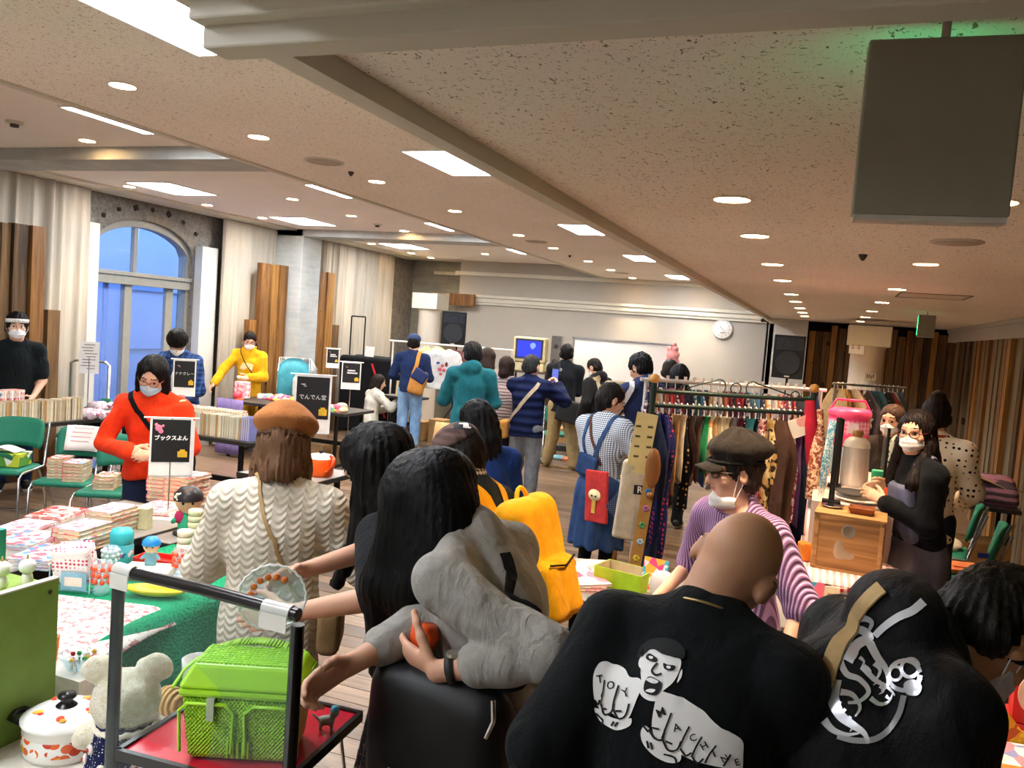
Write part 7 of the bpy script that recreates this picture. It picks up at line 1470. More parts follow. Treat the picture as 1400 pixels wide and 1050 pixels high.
# cup, figurine, ball of paper, dotted box
c = on_z(257, 985, .922); t = empty('footed_mug', (-1.385, 1.62, .922), R_(60), 'white footed mug beside the lime basket', 'mug'); MB().lathe([(.0001, 0), (.026, .0), (.028, .006), (.012, .02), (.014, .03), (.036, .045), (.04, .1), (.037, .1), (.03, .05), (.0001, .04)], n=26).build('bowl', plain('#e8e4dc', .3), t); MB().tube([(.037, 0, .09), (.06, 0, .085), (.062, 0, .06), (.036, 0, .052)], .005, 8).build('handle', plain('#e8e4dc', .3), t)
for k in range(8): a_ = k * .785; MB().box((.0395 * math.cos(a_), .0395 * math.sin(a_), .074), (.006, .003, .02), (0, 0, a_ + 1.57)).build('printed_leaf', plain('#b8b09a', .5), t)
t = empty('animal_figurine', (-1.02, 1.64, .922), R_(30), 'tiny grey animal figurine with a blue cap on the red tray', 'figurine'); D = SDF(); D.ell((0, 0, .022), (.02, .011, .012), None, .006); D.ell((.018, 0, .04), (.011, .01, .011), None, .006); [D.cone((a_ * .012, b2 * .006, .02), (a_ * .013, b2 * .007, .002), .005, .0045, .004) for a_ in (-1, 1) for b2 in (-1, 1)]; D.cone((-.02, 0, .026), (-.032, 0, .036), .004, .003, .004); sdf_obj('body', D, .0035, plain('#b0aca4', .5), t); MB().lathe([(.011, .046), (.009, .054), (.0001, .057)], (.018, 0, 0), 12).build('cap', plain('#5ab0c8', .4), t)
c = on_z(222, 985, FZ); o = MB()
o = MB().ball((0, 0, .045), (.045, .045, .045), 14); o = o.build('wicker_ball', m_stripes('ball_ribs', '#d8b078', '#b88a50', .012, 'X'), None, (c.x, c.y + .02, FZ)); tag(o, 'ribbed tan ball beside the plush bear', 'ball')
o = MB().box((0, 0, .05), (.2, .16, .1)).build('dotted_box', m_dots('dotted_white', '#f0eee8', '#6a7a5a', 55, .28, rnd=.1), None, (-1.10, 1.36, FZ), (0, 0, .4), bevel=.004); tag(o, 'white box with green dots under the red tray', 'box')
o = MB().box((0, 0, .05), (.22, .2, .1)).build('white_box', plain('#e4e0dc', .5), None, (-1.32, 1.62, FZ), (0, 0, .2), bevel=.004); tag(o, 'plain white box under the red tray table', 'box')
# lime cabinet, teal box, small white figures
hC = on_x(58, 795, -1.87).z - FZ; t = empty('lime_cabinet', (-1.87, 1.24, FZ), 0, 'light green painted cabinet at the left edge', 'cabinet')
MB().box((0, 0, hC / 2), (.02, .76, hC)).build('side_panel', plain('#7c9c44', .55, var=.05), t, bevel=.002); MB().box((-.13, 0, hC - .03), (.24, .76, .02)).build('top_panel', plain('#9ab84a', .55), t); MB().box((-.26, 0, hC / 2 - .02), (.02, .76, hC - .04)).build('side_panel', plain('#7c9c44', .55), t); MB().box((-.13, -.37, hC / 2 - .02), (.24, .02, hC - .04)).build('back_panel', plain('#7c9c44', .55), t); MB().cyl((.01, .35, hC - .03), (.013, .35, hC - .03), .006).build('screw', M_CHROME, t); MB().box((0, 0, hC + .001), (.02, .76, .004)).build('edge_strip', plain('#e6e2d4', .5), t)
hC -= .02
cz = FZ + hC
o = MB().box((0, 0, .07), (.28, .1, .14)).build('teal_box', plain('#3ab89a', .5), None, (-2.06, 1.44, cz), (0, 0, 1.57), bevel=.003); tag(o, 'turquoise box on the green cabinet at the left edge', 'box')
for k in range(2): x_ = -1.96 + .03 * k; t = empty('egg_figure', (x_, 1.53 + .05 * k, cz), 0, 'small white round-headed figure on the green cabinet, %s one' % ('left', 'right')[k], 'figurine'); MB().lathe([(.012, 0), (.016, .01), (.012, .03), (.0001, .034)], n=14).build('body', plain('#eeeadc', .4), t); MB().ball((0, 0, .05), (.022, .022, .021), 12).build('head', plain('#f4f2ea', .35), t); MB().cyl((0, 0, .07), (0, 0, .082), .004, .002, 8).build('tip', plain('#d8b060', .4), t)
# cutlery jars and glass bowl behind the pot
for k, (px, py, l) in enumerate(((72, 935, 'glass of green-handled picks beside the pot'), (92, 940, 'glass of red-beaded picks beside the pot'))):
    c = on_z(px, py, FZ + .1); t = empty('pick_glass', (c.x, c.y + .1, FZ), 0, l, 'glass'); MB().lathe([(.0001, .003), (.03, .003), (.034, .11), (.032, .11), (.028, .01), (.0001, .01)], n=20).build('glass_wall', M_GL, t)
    for i in range(9): a_ = i * .7; q_ = Vector((.02 * math.cos(a_), .02 * math.sin(a_), .0)); MB().cyl(q_ * .5 + Vector((0, 0, .012)), q_ * 1.5 + Vector((0, 0, .125 + .006 * (i % 3))), .002, n=6).ball(q_ * 1.55 + Vector((0, 0, .135 + .006 * (i % 3))), .007, 8).build('pick', plain(['#2a9a50', '#d83a2a', '#f0c030', '#e8e4da'][(i + k) % 4], .4), t)
c = on_z(108, 905, FZ + .13); t = empty('glass_bowl', (c.x, c.y, FZ + .11), 0, 'clear glass bowl behind the pick glasses', 'bowl'); MB().lathe([(.0001, .003), (.03, .003), (.055, .045), (.052, .045), (.028, .008), (.0001, .008)], n=24).build('bowl', M_GL, t); o = MB().box((0, 0, .055), (.14, .12, .11)).build('white_stand', plain('#e6e0d4', .6), None, (c.x, c.y, FZ)); tag(o, 'small white block under the glass bowl', 'block')
c = on_z(66, 880, FZ + .16); t = empty('amber_glass', (c.x, c.y, FZ + .11), 0, 'amber-tinted glass next to the green cabinet', 'glass'); MB().lathe([(.0001, .002), (.025, .002), (.03, .07), (.028, .07), (.022, .008), (.0001, .008)], n=20).build('glass_wall', glass('#f0b078', .03, .35, 'amber_glass'), t); o = MB().box((0, 0, .055), (.09, .09, .11)).build('white_stand', plain('#e6e0d4', .6), None, (c.x, c.y, FZ)); tag(o, 'small white block under the amber glass', 'block')
# glass plate and small glass in the black-dress woman's hands
P = PW20; wl_ = P.W(Vector(P.J['wl']) + Vector(P.J['dl']) * .16); c = at_d(372, 815, 2.0)
t = empty('glass_plate', c, 0, 'clear scalloped glass plate with orange flowers held over the screen', 'plate'); f = (Vector((0, 0, CAMH)) - c).normalized(); M = frame(Vector((0, 0, 1)).cross(f), Vector((0, 0, 1)))
MB().lathe([(.0001, 0), (.045, .0), (.078, .008), (.078, .011), (.045, .004), (.0001, .004)], (0, 0, 0), 32, M).build('disc', M_GL, t); MB().tube([M @ Vector(((.078 + .003 * (k % 2)) * math.cos(a_), (.078 + .003 * (k % 2)) * math.sin(a_), .01)) for k, a_ in enumerate(np.linspace(0, 6.2832, 49)[:-1])], .003, 6, True).build('scalloped_rim', glass('#ffffff', .1, .75, 'frosted_rim'), t)
for k in range(6): a_ = 1.0 + k * .4; MB().ball(M @ Vector((.05 * math.cos(a_), .05 * math.sin(a_), .008)), (.009, .009, .003), 8, M).build('flower_print', plain('#e8783a', .4), t)
wr_ = P.W(Vector(P.J['wr']) + Vector(P.J['dr']) * .15); t = empty('small_glass', wr_ - Vector((0, 0, .05)), 0, 'small orange-dotted glass pinched by the black-dress person', 'glass'); MB().lathe([(.0001, .0), (.018, 0), (.02, .05), (.018, .05), (.016, .006), (.0001, .006)], n=16).build('glass_wall', M_GL, t); [MB().ball((.02 * math.cos(k), .02 * math.sin(k), .03), .006, 6).build('printed_dot', M_ORD, t) for k in range(6)]
# orange enamel kettle beyond the beret woman
c = on_z(437, 650, .72); table(c.x - .5, c.x + .14, c.y - .3, c.y + .3, 'table with an orange kettle beyond the beret person')
t = empty('orange_kettle', (c.x, c.y, .72), 0, 'orange enamel pot with a white lid and an open orange flower ladle', 'pot'); MB().lathe([(.0001, 0), (.09, 0), (.1, .02), (.1, .12), (.095, .13)], n=26).build('body', plain('#e8601c', .3), t); MB().lathe([(.098, .13), (.09, .15), (.05, .16), (.0001, .165)], n=26).build('lid', plain('#eceae6', .3), t); MB().lathe([(.012, .165), (.016, .18), (.0001, .19)], n=12).build('knob', M_BLACK, t); MB().lathe([(.02, 0), (.06, .02), (.068, .05), (.06, .045), (.02, .01)], (.13, -.02, .09), 20, Euler((R_(70), 0, R_(-40))).to_matrix()).build('flower_cup', plain('#d8501a', .35), t)
# ================= scarf rack in the middle
RA, RB = at_d(894, 528, 5.0), at_d(1112, 545, 5.25); RZ = (RA.z + RB.z) / 2 - .02
rk = empty('scarf_rack', (RA.x, RA.y, 0), 0, 'dark green metal scarf rack with wooden ball finials and scrollwork', 'clothes rack'); rd = Vector((RB.x - RA.x, RB.y - RA.y, 0)); rn = Vector((-rd.y, rd.x, 0)).normalized(); ru = rd.normalized(); M_RACK = plain('#26352f', .4, .3, name='dark_green_metal')
for q, nm in ((0, 'a'), (1, 'b')):
    o_ = rd * q; MB().tube([o_ + Vector((0, 0, .06)), o_ + Vector((0, 0, RZ + .05))], .019, 10).build('post', M_RACK, rk); MB().ball(o_ + Vector((0, 0, RZ + .075)), .03, 14).build('wooden_finial', plain('#c8924a', .5), rk); MB().tube([o_ - rn * .25 + Vector((0, 0, .04)), o_ + rn * .25 + Vector((0, 0, .04))], .016, 8).build('foot', M_RACK, rk)
MB().tube([Vector((0, 0, RZ)), rd + Vector((0, 0, RZ))], .014, 10).build('top_bar', M_RACK, rk); MB().tube([Vector((0, 0, RZ - .085)), rd + Vector((0, 0, RZ - .085))], .014, 10).build('rail', M_RACK, rk)
MB().tube([rd * .5 + Vector((0, 0, RZ)), rd * .5 + Vector((0, 0, RZ - .085))], .006, 6).build('spacer', M_RACK, rk)
def scroll(pts): MB().tube([rd * p[0] + Vector((0, 0, RZ + p[1])) for p in pts], .0045, 6).build('scroll_iron', M_RACK, rk)
def arc(cx, cz, r_, a0, a1, n=16): return [(cx + r_ / rd.length * math.cos(a), cz + r_ * math.sin(a)) for a in np.linspace(a0, a1, n)]
scroll(arc(.5, .045, .035, 0, 6.28)); scroll(arc(.395, .05, .045, -2.2, 2.4) + [(.33, .075), (.2, .03)]); scroll(arc(.605, .05, .045, 5.3, .75) + [(.67, .075), (.86, .02)]); scroll(arc(.19, .02, .03, 0, 5)); scroll(arc(.88, .02, .03, 3.1, -2))
SC_M = [('navy', cloth('#1c2338')), ('navy with red dots', m_dots('navy_red_dots', '#22265a', '#c03a5a', 34, .3, rnd=.3)), ('black with gold dots', m_dots('black_gold_dots', '#17161a', '#c8a060', 30, .25)), ('camel', cloth('#b08a5c')), ('brown', cloth('#4a3228')), ('green', cloth('#2f8a58')), ('cream', cloth('#cfc0a0')), ('wine', cloth('#6a2438')), ('floral rose', m_print('rose_floral', ['#d8a0a0', '#b04a58', '#f0e0d0', '#8a3a48'], 40, .8)), ('black with white dots', m_dots('black_white_dots', '#1a1a1e', '#e8e4e0', 50, .2)), ('leopard', m_print('leopard', ['#c8a468', '#3a2a1c', '#b08a4c', '#d8c090', '#2a1e14'], 34, .8)), ('grey tweed', cloth('#7a7470')), ('purple', cloth('#5a3a68')), ('teal', cloth('#2a6a70')), ('orange floral', m_print('orange_floral', ['#e8a060', '#c85a30', '#f0e0c8', '#6a8a5a'], 36, .8)), ('blue striped', m_stripes('blue_stripe', '#3a5a98', '#d8dce8', .03, 'Z', bump=.1)), ('pink', cloth('#d88a98'))]
def hang(x, y, zt, rz, m, label, L=.6, wd=.05, dp=.10, group='scarves on the dark green rack', seed=0, knot=True, name='hanging_scarf', hook=True, cat='scarf'):
    t = empty(name, (x, y, zt), rz, label, cat, group); rs = random.Random(seed); p1, p2 = rs.uniform(0, 6), rs.uniform(2, 5); n = 16
    def fn(u, v):
        a = 2 * math.pi * u; k = (.45 + .75 * min(1, v * 5)) if not knot else (.75 if v < .06 else (.55 if v < .12 else .6 + .55 * min(1, (v - .12) * 3)))
        k *= 1 + .12 * math.sin(9 * v + p1); f_ = 1 + .28 * math.sin(p2 * a + p1 + 2 * v)
        return (wd / 2 * k * f_ * math.cos(a) + .012 * math.sin(5 * v + p1), dp / 2 * k * f_ * math.sin(a), -.05 - L * v - (.03 * math.sin(a + p1) if v > .95 else 0))
    MB().sheet(fn, n, 12).build('cloth', m, t)
    if hook: MB().tube([(0, -.012, .012), (0, .0, .02), (0, .012, .01), (0, .006, -.01), (0, 0, -.03), (0, 0, -.06)], .0035, 6).build('hanger_hook', M_WHITE, t)
    return t
ORDN = ['first', 'second', 'third', 'fourth', 'fifth', 'sixth', 'seventh', 'eighth', 'ninth', 'tenth', 'eleventh', 'twelfth', 'thirteenth', 'fourteenth', 'fifteenth', 'sixteenth', 'seventeenth', 'eighteenth', 'nineteenth', 'twentieth', 'twenty-first', 'twenty-second', 'twenty-third', 'twenty-fourth', 'twenty-fifth', 'twenty-sixth', 'twenty-seventh', 'twenty-eighth']
seq = [0, 1, 2, 3, 6, 2, 4, 4, 5, 14, 3, 6, 6, 11, 7, 9, 13, 9, 8, 10, 10, 4, 4, 7, 8, 12, 0]
rs_ = random.Random(11); N = len(seq); ra = math.atan2(rd.y, rd.x)
for i, k in enumerate(seq):
    q = rd * ((i + .9) / (N + 1)); L = [.95, .92, .62, .5, .4, .55, .42, .4, .34, .36, .4, .46, .44, .5, .52, .66, .5, .6, .58, .72, .7, .8, .85, .7, .62, .66, .8][i]
    big = i in (0, 1, 21, 22)
    hang(RA.x + q.x + rn.x * (.0), RA.y + q.y, RZ - .085, ra, SC_M[k][1], '%s scarf, %s from the left post of the dark green rack' % (SC_M[k][0], ORDN[i]), L, .075 if big else .05, .22 if big else .11, seed=i, knot=not big)
tag(MB().tube([(RA.x + .98 * rd.x, RA.y + .98 * rd.y - .04, RZ + .0), (RA.x + 1.0 * rd.x, RA.y + rd.y - .06, RZ - .15), (RA.x + 1.02 * rd.x, RA.y + rd.y - .05, RZ - .42)], [.03, .045, .02], 10).build('draped_scarf', cloth('#b02038')), 'crimson scarf draped over the right post of the dark green rack', 'scarf')
tag(MB().tube([(RA.x + 1.05 * rd.x, RA.y + 1.02 * rd.y - .05, RZ - .05), (RA.x + 1.06 * rd.x, RA.y + rd.y - .06, RZ - .3), (RA.x + 1.04 * rd.x, RA.y + rd.y - .05, RZ - .62)], [.02, .05, .03], 10).build('net_scarf', m_print('net_red', ['#d8b090', '#b05a48', '#e8d0b0', '#8a4a38'], 70, .9)), 'red and cream net scarf beyond the right post of the dark green rack', 'scarf')
tag(MB().box((RA.x + .93 * rd.x, RA.y + .93 * rd.y - .06, RZ - .17), (.14, .006, .12), (0, R_(-20), ra)).build('flower_handkerchief', m_print('hanky', ['#f0eae4', '#e04050', '#f6f0ea', '#f0b0b0'], 14, .8)), 'white handkerchief with a red flower at the right of the dark green rack', 'handkerchief')
# things hung on the left post
c = at_d(878, 606, 4.9); t = empty('price_banner', (c.x, c.y, c.z), R_(14), 'long pale yellow paper price list hung at the left post', 'notice'); MB().box((0, 0, 0), (.125, .004, .36), (0, R_(6), 0)).build('sheet', plain('#dcc98a', .8, var=.04), t); mb = MB(); [mb.box((.01 * (k % 2) + (.03 if k % 2 else -.03), -.004, .1 - .06 * (k // 2)), (.03, .002, .012)) for k in range(8)]; mb.build('handwriting', plain('#5a4a28', .8), t)
c = at_d(877, 722, 4.85); t = empty('sticker_board', (c.x, c.y, c.z), R_(14), 'long tan strip with flower brooches below the price list', 'display strip'); MB().box((0, 0, 0), (.07, .008, .62), (0, R_(5), 0)).build('strip', plain('#b08240', .7), t)
for k in range(6): z_ = .22 - .1 * k; col = ['#4a80b8', '#b070a0', '#5aa060', '#9ac0d0', '#d8c040', '#70b050'][k]; mb = MB(); [mb.ball((.012 * math.cos(q) + .005 * (k % 2) + z_ * .09, -.008, z_ + .012 * math.sin(q)), (.009, .004, .009), 7) for q in np.linspace(0, 5.2, 6)]; mb.build('flower_brooch', plain(col, .5), t)
MB().ball((.035, -.01, .36), (.045, .02, .12), 12).build('wooden_tag', plain('#8f5a2c', .5), t); MB().ball((.03, -.02, .2), .022, 10).build('wooden_button', plain('#7a4a22', .5), t)
c = at_d(866, 685, 4.95); t = empty('canvas_tote', (c.x, c.y, c.z), R_(14), 'natural canvas tote with white capital letters on a black patch', 'bag'); D = SDF(); D.box((0, 0, 0), (.095, .02, .24), np.array(Euler((0, R_(5), 0)).to_matrix()), .02); D.wrinkle(.004, 16, 3); sdf_obj('bag_body', D, .012, cloth('#c8bba2'), t); MB().box((.045, -.026, .075), (.1, .004, .055)).build('black_patch', plain('#1c1a1a', .7), t); mb = MB(); text(mb, 'RC', .055, frame((1, 0, 0), (0, 0, 1)), (.05, -.03, .075), bold=.001); mb.build('letters', plain('#f0ece4', .7, var=0), t); MB().tube([(-.05, 0, .23), (-.04, 0, .34), (.04, 0, .34), (.05, 0, .23)], .007, 6).build('handle', cloth('#c8bba2'), t)
c = at_d(853, 690, 5.05); o = MB().box((0, 0, 0), (.06, .03, .36), (0, R_(2), 0)).box((0, 0, .17), (.075, .034, .02), (0, R_(2), 0)).build('mustard_bag', plain('#e0a010', .6), None, c, (0, 0, R_(14)), bevel=.006); tag(o, 'narrow mustard yellow bag left of the canvas tote', 'bag')
c = at_d(846, 690, 5.1); o = MB().add([(-.08, 0, -.02), (.08, 0, .2), (.08, 0, -.2)], [(0, 1, 2)]).build('checked_cloth', m_check('dark_check', '#5a6a88', '#1c2438', .012), None, c, (0, 0, .2), solid=.01); tag(o, 'corner of dark checked cloth behind the mustard bag', 'cloth')
# stool legs behind
c = on_z(835, 790, .0); t = empty('wooden_stool', (c.x + .1, c.y + .2, 0), .3, 'wooden stool with a yellow cushion behind the central table', 'stool'); MB().box((0, 0, .43), (.34, .34, .05)).build('seat', plain('#e0a020', .7), t, bevel=.01); [MB().box((a_ * .14, b2 * .14, .2), (.04, .04, .4)).build('leg', M_PLANK, t) for a_ in (-1, 1) for b2 in (-1, 1)]
# ---- second rack with ties, third rack
A2, B2 = at_d(884, 515, 5.75), at_d(1122, 537, 6.1); z2 = (A2.z + B2.z) / 2; rail(A2, B2, z2, 'white-railed rack of ties just behind the dark green rack', m=plain('#dcd8d4', .3, .4)); d2 = Vector((B2.x - A2.x, B2.y - A2.y, 0)); a2 = math.atan2(d2.y, d2.x)
cols = ['#26304f', '#a02a3a', '#d0c8c0', '#2f6a50', '#7a3a4a', '#c8a060', '#3a3a44', '#b86a50', '#5a80a8', '#8a2a30', '#e0d8d0', '#4a6a8a', '#c04a48']; cn = ['navy', 'red', 'pale', 'green', 'plum', 'gold', 'charcoal', 'rust', 'sky-blue', 'dark red', 'white', 'slate', 'coral']
for i in range(40):
    q = d2 * ((i + .6) / 41); k = (i * 5) % 13; hang(A2.x + q.x, A2.y + q.y, z2, a2, cloth(cols[k]) if i % 2 else m_print('tie%d' % k, [cols[k], cols[(k + 4) % 13], cols[k], '#d8d0c8'], 50, .8), '%s tie in the packed row behind the dark green rack' % cn[k], rs_.uniform(.5, .7), .034, .09, 'ties on the white-railed rack', i + 50, False, 'hanging_tie', i % 2 == 0, 'tie')
    if i % 2 == 0: MB().box((0, -.01, .022), (.022, .003, .03)).build('price_tag', plain('#f0e6e2', .7), COL.objects[-1] if False else [o for o in bpy.data.objects if o.name.startswith('hanging_tie') and o.parent is None][-1])
A3, B3 = at_d(1142, 524, 8.4), at_d(1236, 531, 8.6); z3 = (A3.z + B3.z) / 2; rail(A3, B3, z3, 'chrome rack of clothes before the round white column', m=M_CHROME); d3 = Vector((B3.x - A3.x, B3.y - A3.y, 0)); a3 = math.atan2(d3.y, d3.x)
c3 = ['#8a7450', '#b07a3a', '#5a4a38', '#c8b090', '#b02a28', '#2a2a2c', '#6a5a60', '#35505c', '#3a6068', '#a88a58', '#4a3a30', '#7a2a30', '#d0c4b0', '#54606a']
for i in range(14): q = d3 * ((i + .6) / 15); hang(A3.x + q.x, A3.y + q.y, z3, a3, cloth(c3[i]) if i not in (5, 9) else m_print('cam%d' % i, ['#2a2a2c', '#d8d0c0', '#3a3432'], 20, .8), '%s garment on the chrome rack, %s from its left post' % (['khaki', 'ochre', 'brown', 'sand', 'red', 'black printed', 'mauve grey', 'slate blue', 'teal', 'tan printed', 'dark brown', 'maroon', 'cream', 'grey'][i], ORDN[i]), .85, .07, .34, 'garments on the chrome rack', i + 99, False, 'hanging_garment', True, 'garment')
# ================= central grey table
table(-1.10, .05, 3.5, 4.1, 'grey folding table with a lime box in the middle of the hall', rz=R_(2))
c = on_z(783, 797, TZ)
for k in range(3): o = book(c.x + .01 * k, c.y + .01 * k, TZ + .0125 * k, .21, .29, .012, COVERS[1] if k < 2 else m_print('pinkmag', ['#f08aa0', '#f7c8d0', '#fbeef0', '#e85a78'], 12), None, .5 + .1 * k, 'glossy pink magazine in the pile on the central grey table', 'pink magazines on the central table')
c2 = on_z(815, 778, TZ); book(c2.x, c2.y, TZ, .2, .28, .01, m_print('creammag', ['#efe4d0', '#f4e0c8', '#e8b0a0'], 12), None, .4, 'cream magazine behind the pink pile on the central table')
c = on_z(848, 806, TZ); t = empty('lime_box', (c.x, c.y + .06, TZ), R_(-14), 'open lime green carton on the central grey table', 'box'); w_, d_2, h_ = .24, .15, .09; ML2 = plain('#a8c81c', .55); MI = plain('#c8b894', .8)
for nm, p_, s_ in (('side', (0, -d_2 / 2, h_ / 2), (w_, .004, h_)), ('side', (0, d_2 / 2, h_ / 2), (w_, .004, h_)), ('side', (-w_ / 2, 0, h_ / 2), (.004, d_2, h_)), ('side', (w_ / 2, 0, h_ / 2), (.004, d_2, h_)), ('bottom', (0, 0, .003), (w_, d_2, .004))): MB().box(p_, s_).build(nm, ML2 if nm == 'side' else MI, t)
for p_, s_ in (((0, -d_2 / 2 + .0035, h_ / 2), (w_ - .008, .002, h_ - .002)), ((0, d_2 / 2 - .0035, h_ / 2), (w_ - .008, .002, h_ - .002)), ((-w_ / 2 + .0035, 0, h_ / 2), (.002, d_2 - .008, h_ - .002)), ((w_ / 2 - .0035, 0, h_ / 2), (.002, d_2 - .008, h_ - .002))): MB().box(p_, s_).build('lining', MI, t)
c = on_z(832, 818, TZ); book(c.x, c.y, TZ, .12, .17, .008, '#3a90b8', None, -.3, 'small blue booklet in front of the lime carton')
c = on_z(888, 815, TZ); o = MB().box((0, 0, .08), (.12, .012, .16)).build('picture_card', m_print('cardart', ['#f04a80', '#4ab0d0', '#f0e0e0', '#e8b040', '#ffffff'], 26), None, (c.x, c.y + .05, TZ), (R_(-12), 0, -.2)); tag(o, 'bright pink and blue picture card beside the lime carton', 'card')
D = SDF(); D.ell((0, 0, .06), (.06, .05, .06), None, .01); D.wrinkle(.012, 40, 3); o = sdf_obj('plastic_bag', D, .01, glass('#f6f0ee', .2, .55, 'white_film'), None, None, (c.x + .07, c.y - .01, TZ)); tag(o, 'crumpled clear bag of orange sweets held on the central table', 'plastic bag')
# ================= checked-cloth stall on the right
table(-.02, .52, 4.45, 7.0, 'stall table under the red checked cloth')
MC = m_check('red_gingham', '#f0dcd4', '#c8322e', .035, .5)
o = MB().sheet(lambda u, v: (-.04 + .58 * u, 4.44 + 2.56 * v, TZ + .006), 8, 20).build('checked_cloth', MC, solid=.004); tag(o, 'red checked cloth on the right-hand stall', 'tablecloth'); o = MB().sheet(lambda u, v: (-.04 + .01 * math.sin(20 * v), 4.44 + 2.56 * v, TZ + .004 - .14 * u), 4, 60).sheet(lambda u, v: (-.04 + .58 * v, 4.44 + .01 * math.sin(30 * v), TZ + .004 - .1 * u), 4, 30).build('cloth_edge', MC, o, solid=.003)
tb = bpy.data.objects['folding_table']
c = on_z(1152, 786, TZ); cr = empty('wooden_crate', (c.x + .02, c.y + .18, TZ), R_(-4), 'weathered wooden crate with a faded print on the checked cloth', 'crate'); MW = m_wood('#8a6238', '#b0824c', '#c89c64', 'pale_crate_wood', .7, 0); cw, chh, cd = .34, .31, .30
MB().box((0, -cd / 2, chh / 2), (cw, .016, chh)).build('front_panel', MW, cr, bevel=.002); MB().box((0, cd / 2, chh / 2), (cw, .016, chh)).build('back_panel', MW, cr); [MB().box((s_ * cw / 2, 0, chh / 2), (.016, cd, chh)).build('side_panel', MW, cr) for s_ in (-1, 1)]; MB().box((0, 0, chh - .006), (cw + .02, cd + .02, .016)).build('lid', MW, cr, bevel=.002)
[MB().box((0, -cd / 2 - .010, z_), (cw, .008, .02)).build('batten', MW, cr) for z_ in (.012, chh - .02)]; [MB().box((x_, -cd / 2 - .010, chh / 2), (.02, .008, chh)).build('batten', MW, cr) for x_ in (-cw / 2 + .01, cw / 2 - .01)]
MB().lathe([(.028, 0), (.03, .002), (.034, .002), (.036, 0)], (-.0, -cd / 2 - .009, .23), 22, Mw).build('faded_ring_print', plain('#8f8676', .8), cr); D = SDF(); D.ell((-.04, -cd / 2 - .008, .13), (.03, .003, .06), None, .01); D.ell((-.0, -cd / 2 - .008, .10), (.05, .003, .025), None, .01); sdf_obj('faded_shape_print', D, .008, plain('#a89478', .8), cr)
kz = TZ + chh + .003
def cpt(px, py, z): return on_z(px, py, z)
c = cpt(1165, 705, kz); t = empty('wooden_dish', (cr.location.x + .05, cr.location.y - .02, kz), R_(-6), 'small square wooden dish on the crate', 'dish'); [MB().add([(-.05, -.04, 0), (.05, -.04, 0), (.065, -.055, .035), (-.065, -.055, .035)], [(0, 1, 2, 3)]).build('wall', plain('#8a4a24', .5), t, rot=(0, 0, k * math.pi / 2), solid=.006) for k in (0, 2)]; [MB().add([(-.04, -.05, 0), (.04, -.05, 0), (.055, -.065, .035), (-.055, -.065, .035)], [(0, 1, 2, 3)]).build('wall', plain('#8a4a24', .5), t, rot=(0, 0, k * math.pi / 2), solid=.006) for k in (1, 3)]; MB().box((0, 0, .003), (.1, .09, .006)).build('base', plain('#8a4a24', .5), t)
c = cpt(1125, 690, kz); o = MB().lathe([(.0001, .002), (.04, .002), (.06, .012), (.058, .014), (.038, .006), (.0001, .006)], n=24).build('metal_saucer', M_CHROME, None, (cr.location.x - .1, cr.location.y + .05, kz)); tag(o, 'small metal saucer at the left of the crate top', 'saucer')
# posts of the stall screen, beads, film
for k, (px, py0, py1, D_) in enumerate(((1135, 698, 570, 4.75), (1142, 668, 572, 5.35))):
    a, b = at_d(px, py0, D_), at_d(px + 8, py1, D_); zb = kz if k == 0 else 1.03; t = empty('screen_stand', (a.x, a.y, zb), 0, ('black screen post with blue beads on the crate', 'black screen post further along the stall')[k], 'stand'); MB().box((0, 0, .01), (.1, .07, .02)).build('base', M_BLACK, t, bevel=.004); MB().tube([(0, 0, .02), (0, 0, b.z - zb)], .016, 10).build('post', M_BLACK, t)
    if k == 0: S0 = (a, b.z)
    else: S1 = (a, b.z)
for k in range(6): x0 = S0[0].x - .045 - .006 * k; zt_ = S0[1] - .02; o = MB().tube([(x0 + .03, S0[0].y, zt_), (x0 + .012, S0[0].y - .01 * k, zt_ - .2), (x0 + .0, S0[0].y - .008 * k, zt_ - .46), (x0 + .008, S0[0].y - .01 * k, zt_ - .2)], .006, 6).build('bead_necklace', m_print('beads', ['#7ac0d8', '#e8f0f0', '#4a98c0', '#b8dce0'], 120, .3)); tag(o, 'turquoise bead necklace hanging on the black screen post', 'necklace', 'turquoise necklaces on the screen post')
o = MB().sheet(lambda u, v: (S0[0].x + (S1[0].x - S0[0].x) * u, S0[0].y + (S1[0].y - S0[0].y) * u, TZ + .4 + (S0[1] - TZ - .4) * v), 6, 4).build('clear_sheet', glass('#eef4f4', .06, .1, 'stall_film')); tag(o, 'clear film between the two black screen posts', 'screen')
# percolator, plates, pink cooler
T2 = 1.03; o = MB().box((.22, 5.91, (TZ + T2) / 2 + .005), (.44, 1.64, T2 - TZ - .01)).build('display_plinth', plain('#e6cfc0', .7, var=.04)); tag(o, 'long pale plinth behind the crate carrying plates, urn and cooler', 'plinth')
c = on_z(1176, 655, TZ + .09); t = empty('percolator', (.24, 5.75, T2 + .02), 0, 'cream and silver lidded percolator urn on the stall', 'urn'); MB().lathe([(.085, 0), (.088, .01), (.078, .24), (.08, .25)], n=30).build('body', plain('#dcd8d4', .25, .35, .03), t); MB().lathe([(.082, .25), (.076, .285), (.05, .31), (.0001, .32)], n=30).build('lid', plain('#e4dccf', .3), t); MB().lathe([(.025, .315), (.035, .335), (.03, .355), (.0001, .36)], n=18).build('wooden_knob', plain('#a8743c', .5), t)
o = MB().lathe([(.1, 0), (.1, .02), (.0001, .02)], n=30).build('round_riser', plain('#d8c4b4', .6), None, (.24, 5.75, T2)); tag(o, 'thin round mat under the percolator urn', 'riser')
